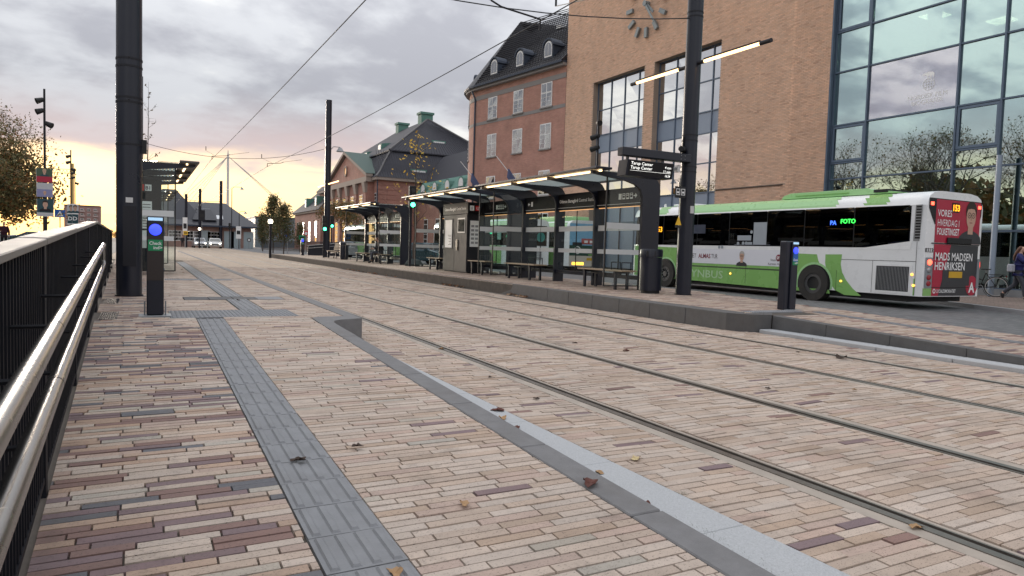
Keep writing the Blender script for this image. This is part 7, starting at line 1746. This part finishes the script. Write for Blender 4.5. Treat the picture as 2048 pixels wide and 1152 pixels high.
def person(loc, ang, J, label, coat, legs, shoe, hair, hairstyle='long', coat_len=.0, scale=1.0, group=None, detail=True):
    """J: joints of the pose in metres, x to the right, y forward, z up"""
    t = thing('person', loc, label, 'person', group); t.rotation_euler = (0, 0, ang); t.scale = (scale,) * 3
    o0 = ORG[t.name]; ORG[t.name] = Vector((0, 0, 0))
    j = {k: Vector(v) for k, v in J.items()}
    V = []; E = []; Rr_ = []; ix = {}
    def add(k, p, r, par=None):
        ix[k] = len(V); V.append(p); Rr_.append(r)
        if par is not None: E.append((ix[par], ix[k]))
    add('pelvis', j['pelvis'], (.14, .105)); add('waist', j['waist'], (.125, .09), 'pelvis'); add('chest', j['chest'], (.155, .105), 'waist'); add('neck', j['neck'], .052, 'chest')
    hd_ = j['head']; add('jaw', j['neck'].lerp(hd_, .55), .062, 'neck'); add('head', hd_, (.078, .092), 'jaw'); add('crown', hd_ + (hd_ - j['neck']).normalized() * .085, .055, 'head')
    for s in ('L', 'R'):
        add('sh' + s, j['sh' + s], .058, 'chest'); add('el' + s, j['el' + s], .042, 'sh' + s); add('wr' + s, j['wr' + s], .027, 'el' + s)
        d = (j['wr' + s] - j['el' + s]).normalized(); o = d.orthogonal().normalized(); w = d.cross(o)
        add('pa' + s, j['wr' + s] + d * .055, (.032, .018), 'wr' + s)
        if detail:
            for f, (a, ln) in enumerate(((-.027, .075), (-.009, .085), (.010, .080), (.027, .062))):
                p1 = j['wr' + s] + d * .095 + w * a; add('f%s%d' % (s, f), p1, .0095, 'pa' + s); add('g%s%d' % (s, f), p1 + d * ln * .7 + o * .025, .0075, 'f%s%d' % (s, f))
            add('th' + s, j['wr' + s] + d * .05 - w * .05 + o * .02, .010, 'pa' + s); add('tt' + s, j['wr' + s] + d * .085 - w * .058 + o * .035, .008, 'th' + s)
        add('hi' + s, j['hi' + s], .085, 'pelvis'); add('kn' + s, j['kn' + s], .058, 'hi' + s); add('an' + s, j['an' + s], .038, 'kn' + s); add('to' + s, j['to' + s], .03, 'an' + s)
    skin_mesh('body', V, E, Rr_, M_SKIN, t)
    k = 1.16
    cv = [j['pelvis'] - Vector((0, 0, coat_len)), j['pelvis'] + Vector((0, 0, .02)), j['waist'], j['chest'], j['chest'].lerp(j['neck'], .8)]
    ce = [(0, 1), (1, 2), (2, 3), (3, 4)]; cr = [(.185, .15), (.175, .14), (.165, .13), (.19, .145), (.085, .08)]
    for s in ('L', 'R'):
        b = len(cv); cv += [j['sh' + s], j['el' + s], j['wr' + s] - (j['wr' + s] - j['el' + s]) * .06]; ce += [(3, b), (b, b + 1), (b + 1, b + 2)]; cr += [.085, .066, .05]
    skin_mesh('coat', cv, ce, cr, coat, t, root=1)
    lv = [j['pelvis']]; le = []; lr = [(.15, .115)]
    for s in ('L', 'R'):
        b = len(lv); lv += [j['hi' + s], j['kn' + s], j['kn' + s].lerp(j['an' + s], .45), j['an' + s] + (j['kn' + s] - j['an' + s]) * .1]; le += [(0, b), (b, b + 1), (b + 1, b + 2), (b + 2, b + 3)]; lr += [.098, .072, .066, .052]
    skin_mesh('trousers', lv, le, lr, legs, t)
    for s in ('L', 'R'):
        an, to = j['an' + s], j['to' + s]; hl = an - (to - an) * .3; skin_mesh('shoe', [an + (j['kn' + s] - an) * .14, an, to, hl], [(0, 1), (1, 2), (1, 3)], [.055, .055, (.045, .036), .04], shoe, t, root=1)
    u = (hd_ - j['neck']).normalized(); fw = Vector(J.get('face', (0, 1, 0))).normalized(); rt_ = fw.cross(u).normalized()
    if hairstyle == 'long':
        hv = [hd_ + u * .075 - fw * .015, hd_ + u * .02 - fw * .06, j['neck'] - fw * .09 + u * .03, j['chest'] - fw * .15 + u * .06, j['waist'] - fw * .17 + u * .12]; skin_mesh('hair', hv, [(0, 1), (1, 2), (2, 3), (3, 4)], [(.092, .08), (.10, .075), (.095, .06), (.085, .05), (.04, .03)], hair, t)
    elif hairstyle == 'hat': skin_mesh('woolly_hat', [hd_ + u * .06, hd_ + u * .11], [(0, 1)], [(.108, .112), (.07, .07)], hair, t)
    else: skin_mesh('hair', [hd_ + u * .085 - fw * .01, hd_ + u * .03 - fw * .045], [(0, 1)], [(.088, .085), (.09, .07)], hair, t)
    if detail:
        for s in (-1, 1): MB().ball(tuple(hd_ + fw * .088 + rt_ * s * .032 + u * .01), .010, 8, 6).build('eye', M_PRINTK, t)
        MB().ball(tuple(hd_ + fw * .098 - u * .022), (.014, .018, .022), 8, 6).build('nose', M_SKIN, t); MB().ball(tuple(hd_ + fw * .086 - u * .06), (.026, .01, .008), 8, 6).build('mouth', MATS['portrait_lip'], t)
    ORG[t.name] = o0
    return t
M_JEANS = mat('grey_jeans', (.05, .055, .07), .85, var=.2, scale=12); M_BOOT = mat('black_boots', (.012, .012, .013), .6); M_BLUEJ = mat('blue_down_jacket', (.006, .010, .10), .55, var=.25, scale=9, bump=.4, bscale=14); M_HAIRA = mat('auburn_hair', (.10, .04, .022), .6, var=.4, scale=40)
M_COATR = mat('dark_red_coat', (.045, .006, .018), .85, var=.2); M_DARKC = mat('dark_clothes', (.014, .014, .017), .8, var=.2)
WALK = dict(pelvis=(0, 0, .92), waist=(0, .01, 1.08), chest=(0, .02, 1.30), neck=(0, .03, 1.46), head=(0, .055, 1.59), shL=(-.18, .02, 1.38), shR=(.18, .02, 1.38), hiL=(-.09, 0, .86), hiR=(.09, 0, .86),
            knL=(-.09, .10, .48), anL=(-.09, -.14, .13), toL=(-.09, -.03, .035), knR=(.09, .10, .48), anR=(.09, .24, .09), toR=(.09, .38, .045))
w1 = dict(WALK); w1.update(knL=(-.09, -.06, .50), anL=(-.10, -.38, .20), toL=(-.10, -.33, .06), knR=(.09, .16, .49), anR=(.09, .22, .08), toR=(.09, .36, .035), elR=(.24, .16, 1.16), wrR=(.06, .20, 1.42), elL=(-.26, .10, 1.13), wrL=(-.08, .24, 1.12), head=(0, .07, 1.58), face=(.25, 1, -.1))
q = at(2032, 602, Z=.1)
person((q.x, q.y, .1), math.radians(-156), w1, 'walking woman in a blue jacket with long auburn hair and hand at her mouth', M_BLUEJ, M_JEANS, M_BOOT, M_HAIRA, 'long', .10, 1.0)
sb = thing('shoulder_bag', (q.x - .22, q.y, 1.0), 'small pale bag at the side of the walking woman in blue', 'bag')
MB().box(q.x - .42, q.x - .2, q.y - .02, q.y + .12, .98, 1.22).build('pouch', mat('pale_bag', (.35, .37, .42), .7), sb, bevel=.03); MB().tube([(q.x - .3, q.y + .05, 1.2), (q.x - .1, q.y - .08, 1.45), (q.x + .02, q.y - .02, 1.5)], .012).build('strap', M_DARKC, sb)
SIT = dict(pelvis=(0, 0, .56), waist=(0, -.02, .72), chest=(0, .03, .95), neck=(0, .10, 1.10), head=(0, .19, 1.21), shL=(-.18, .05, 1.03), shR=(.18, .05, 1.03), elL=(-.22, .14, .78), elR=(.22, .14, .78), wrL=(-.08, .36, .74), wrR=(.08, .36, .74),
           hiL=(-.09, .03, .53), hiR=(.09, .03, .53), knL=(-.12, .45, .55), knR=(.12, .45, .55), anL=(-.10, .52, .10), anR=(.10, .40, .10), toL=(-.11, .66, .035), toR=(.11, .54, .035), face=(0, 1, -.45))
person((10.58, 34.3, .28), math.radians(90), SIT, 'person with long hair sitting bent over on the bench in the farthest shelter', M_DARKC, M_JEANS, M_BOOT, mat('brown_hair', (.12, .06, .035), .7, var=.3, scale=30), 'long', .02)
STAND = dict(WALK); STAND.update(knL=(-.1, .02, .48), anL=(-.1, 0, .09), toL=(-.11, .14, .035), knR=(.1, .03, .48), anR=(.1, .0, .09), toR=(.11, .14, .035), elL=(-.25, -.02, 1.12), wrL=(-.24, .08, .88), elR=(.25, -.02, 1.12), wrR=(.24, .08, .88))
q = at(8, 496, Y=57)
person((q.x, 57, .1), math.radians(0), STAND, 'person in a dark red coat and pale woolly hat walking away at the left edge', M_COATR, M_DARKC, M_BOOT, mat('cream_wool', (.40, .33, .25), .95, var=.2), 'hat', .18, 1.12)
q = at(365, 489, Y=113); person((q.x, 113, 0), math.radians(160), STAND, 'distant dark clad pedestrian in front of the shed wall', M_DARKC, M_DARKC, M_BOOT, M_HAIR, 'short', .1, 1.0, detail=False)
q = at(326, 500, Y=34.5); person((.45, 30.4, .27), math.radians(20), STAND, 'person in dark clothes standing beyond the left shelter', mat('navy_jacket', (.01, .02, .06), .7), M_DARKC, M_BOOT, M_HAIR, 'short', .05, 1.0)
# ---------------------------------------------------------------- leaves and litter on the ground
def gz(x, y): return ramp_z(y) + .004 if x < 2.03 else crown(x) + .003
def leaf(px, py, s, m_, label, seed, group=None, z=None):
    rng = random.Random(seed); p = at(px, py, Z=.02); p = at(px, py, Z=gz(p.x, p.y) + .004) if z is None else at(px, py, Z=z)
    n = 14; a0 = rng.random() * 6; pts = []
    for i in range(n):
        a = 2 * PI * i / n; r_ = s * (.62 + .38 * abs(math.sin(a * 2.5 + .4))) * rng.uniform(.8, 1.1) * (1.25 if abs(math.cos(a)) > .7 else .8)
        pts.append(Vector((p.x + r_ * math.cos(a + a0), p.y + r_ * math.sin(a + a0), p.z + abs(math.sin(a)) * s * rng.uniform(.15, .55))))
    c = Vector((p.x, p.y, p.z)); mb = MB(); V = [c] + pts + [v - Vector((0, 0, .0015)) for v in [c] + pts]
    mb.add(V, [(0, 1 + i, 1 + (i + 1) % n) for i in range(n)] + [(n + 1, n + 2 + (i + 1) % n, n + 2 + i) for i in range(n)])
    o = mb.build('fallen_leaf', m_, fix=False); o['label'] = label; o['category'] = 'leaf'; o['group'] = group or 'fallen leaves on the paving'
    return o
M_L1 = mat('leaf_redbrown', (.10, .028, .018), .7, var=.4, scale=40); M_L2 = mat('leaf_tan', (.36, .22, .11), .8, var=.3, scale=40); M_L3 = mat('leaf_cream', (.55, .44, .24), .8, var=.3, scale=40); M_L4 = mat('leaf_dark', (.05, .03, .02), .8, var=.4, scale=40)
leaf(1181, 966, .055, M_L1, 'large curled red brown leaf across the dark kerb, nearest the camera', 1); leaf(996, 821, .045, M_L1, 'dark red leaf lying farthest along the granite strip', 2)
leaf(1031, 856, .04, M_L1, 'red brown leaf on the granite strip beside the dark kerb', 3); leaf(1005, 836, .04, M_L2, 'small tan leaf between the two red leaves on the granite strip', 4)
leaf(1272, 917, .038, M_L3, 'pale cream leaf on the bricks beside the granite strip', 5); leaf(1198, 945, .028, M_L2, 'tan leaf on the granite just above the large red leaf', 6)
leaf(1290, 1007, .03, M_L1, 'small orange brown leaf in the gap between the two kerbs', 7); leaf(929, 1007, .03, M_L2, 'small tan leaf in the middle of the ramp bricks', 8)
leaf(1833, 1054, .03, M_L2, 'tan leaf caught in the groove of the nearest rail', 9); leaf(1683, 716, .09, M_L4, 'dark clump of leaves beside the farthest rail on the right', 10)
leaf(714, 892, .03, M_L4, 'thin dark leaf scrap on the ramp right of the tactile strip', 12); leaf(790, 1146, .035, M_L2, 'brown leaf scrap on the tactile strip at the bottom edge', 13)
M_PAP = mat('litter_white', (.6, .6, .58), .8)
rr = random.Random(5)
for k in range(60):
    x = rr.uniform(-.4, 8.2); y = rr.uniform(3.5, 26); 
    if x < .0 and y > 9: continue
    px, py, dp = proj((x, y, gz(x, y)))
    if 0 < px < 2040 and py < 1140: leaf(px, py, rr.uniform(.018, .04), rr.choice((M_L1, M_L4, M_L4, M_L2)), 'small dark leaf scrap scattered over the brick paving', 200 + k, 'tiny leaf scraps over the paving')
def pile(y0, y1, n, label, x0=8.0):
    V = []; F = []; C = []
    for k in range(n):
        y = rr.uniform(y0, y1); x = kerb_x(y) - abs(rr.gauss(0, .1)) - .03; c = Vector((x, y, .012 + rr.random() * .03)); u = Vector((rr.gauss(0, 1), rr.gauss(0, 1), rr.gauss(0, .5))).normalized() * rr.uniform(.03, .06); w = u.orthogonal().normalized() * .03; o = len(V)
        V += [c - u, c + w, c + u, c - w]; F.append((o, o + 1, o + 2, o + 3)); cl = rr.choice(((.10, .045, .02), (.2, .08, .03), (.06, .04, .025), (.3, .2, .12))); C += [(*cl, 1)] * 4
    me = bpy.data.meshes.new('leaf_litter'); me.from_pydata([tuple(v) for v in V], [], F); ca = me.color_attributes.new('bc', 'FLOAT_COLOR', 'POINT'); ca.data.foreach_set('color', np.array(C, dtype=np.float32).ravel()); me.materials.append(M_LEAF)
    o = bpy.data.objects.new('leaf_litter', me); COL.objects.link(o); o['kind'] = 'stuff'; o['label'] = label; o['category'] = 'leaf litter'
pile(15.2, 16.2, 45, 'heap of brown leaves against the kerb opposite the nearest shelter'); pile(19.3, 21.0, 55, 'brown leaves gathered along the kerb near the middle shelter'); pile(25, 33, 60, 'thin line of brown leaves along the far kerb')
# tufts in the joints
V = []; F = []; C = []
for k in range(260):
    cx_, cy_, sp_ = rr.choice(((2.1, 2.15, .12), (2.08, 2.05, .1), (2.12, 1.72, .15), (2.4, 2.62, .03), (2.5, 7.9, .2), (2.52, 8.5, .12), (2.08, 1.9, .2), (9.0, 5.0, .5)))
    c = Vector((cx_ + rr.gauss(0, .018), cy_ + rr.gauss(0, sp_ * .5), ramp_z(cy_) * (.6 if cx_ < 2.2 else 0) + .0)); d = Vector((rr.gauss(0, .4), rr.gauss(0, .4), 1)).normalized() * rr.uniform(.006, .016); w = Vector((.0015, .001, 0)); o = len(V)
    V += [c - w, c + w, c + d]; F.append((o, o + 1, o + 2)); C += [(.07 * rr.uniform(.6, 1.3), .10, .03, 1)] * 3
me = bpy.data.meshes.new('joint_grass'); me.from_pydata([tuple(v) for v in V], [], F); ca = me.color_attributes.new('bc', 'FLOAT_COLOR', 'POINT'); ca.data.foreach_set('color', np.array(C, dtype=np.float32).ravel()); me.materials.append(M_LEAF)
o = bpy.data.objects.new('joint_grass', me); COL.objects.link(o); o['kind'] = 'stuff'; o['label'] = 'tiny grass blades growing in the kerb joints'; o['category'] = 'grass'
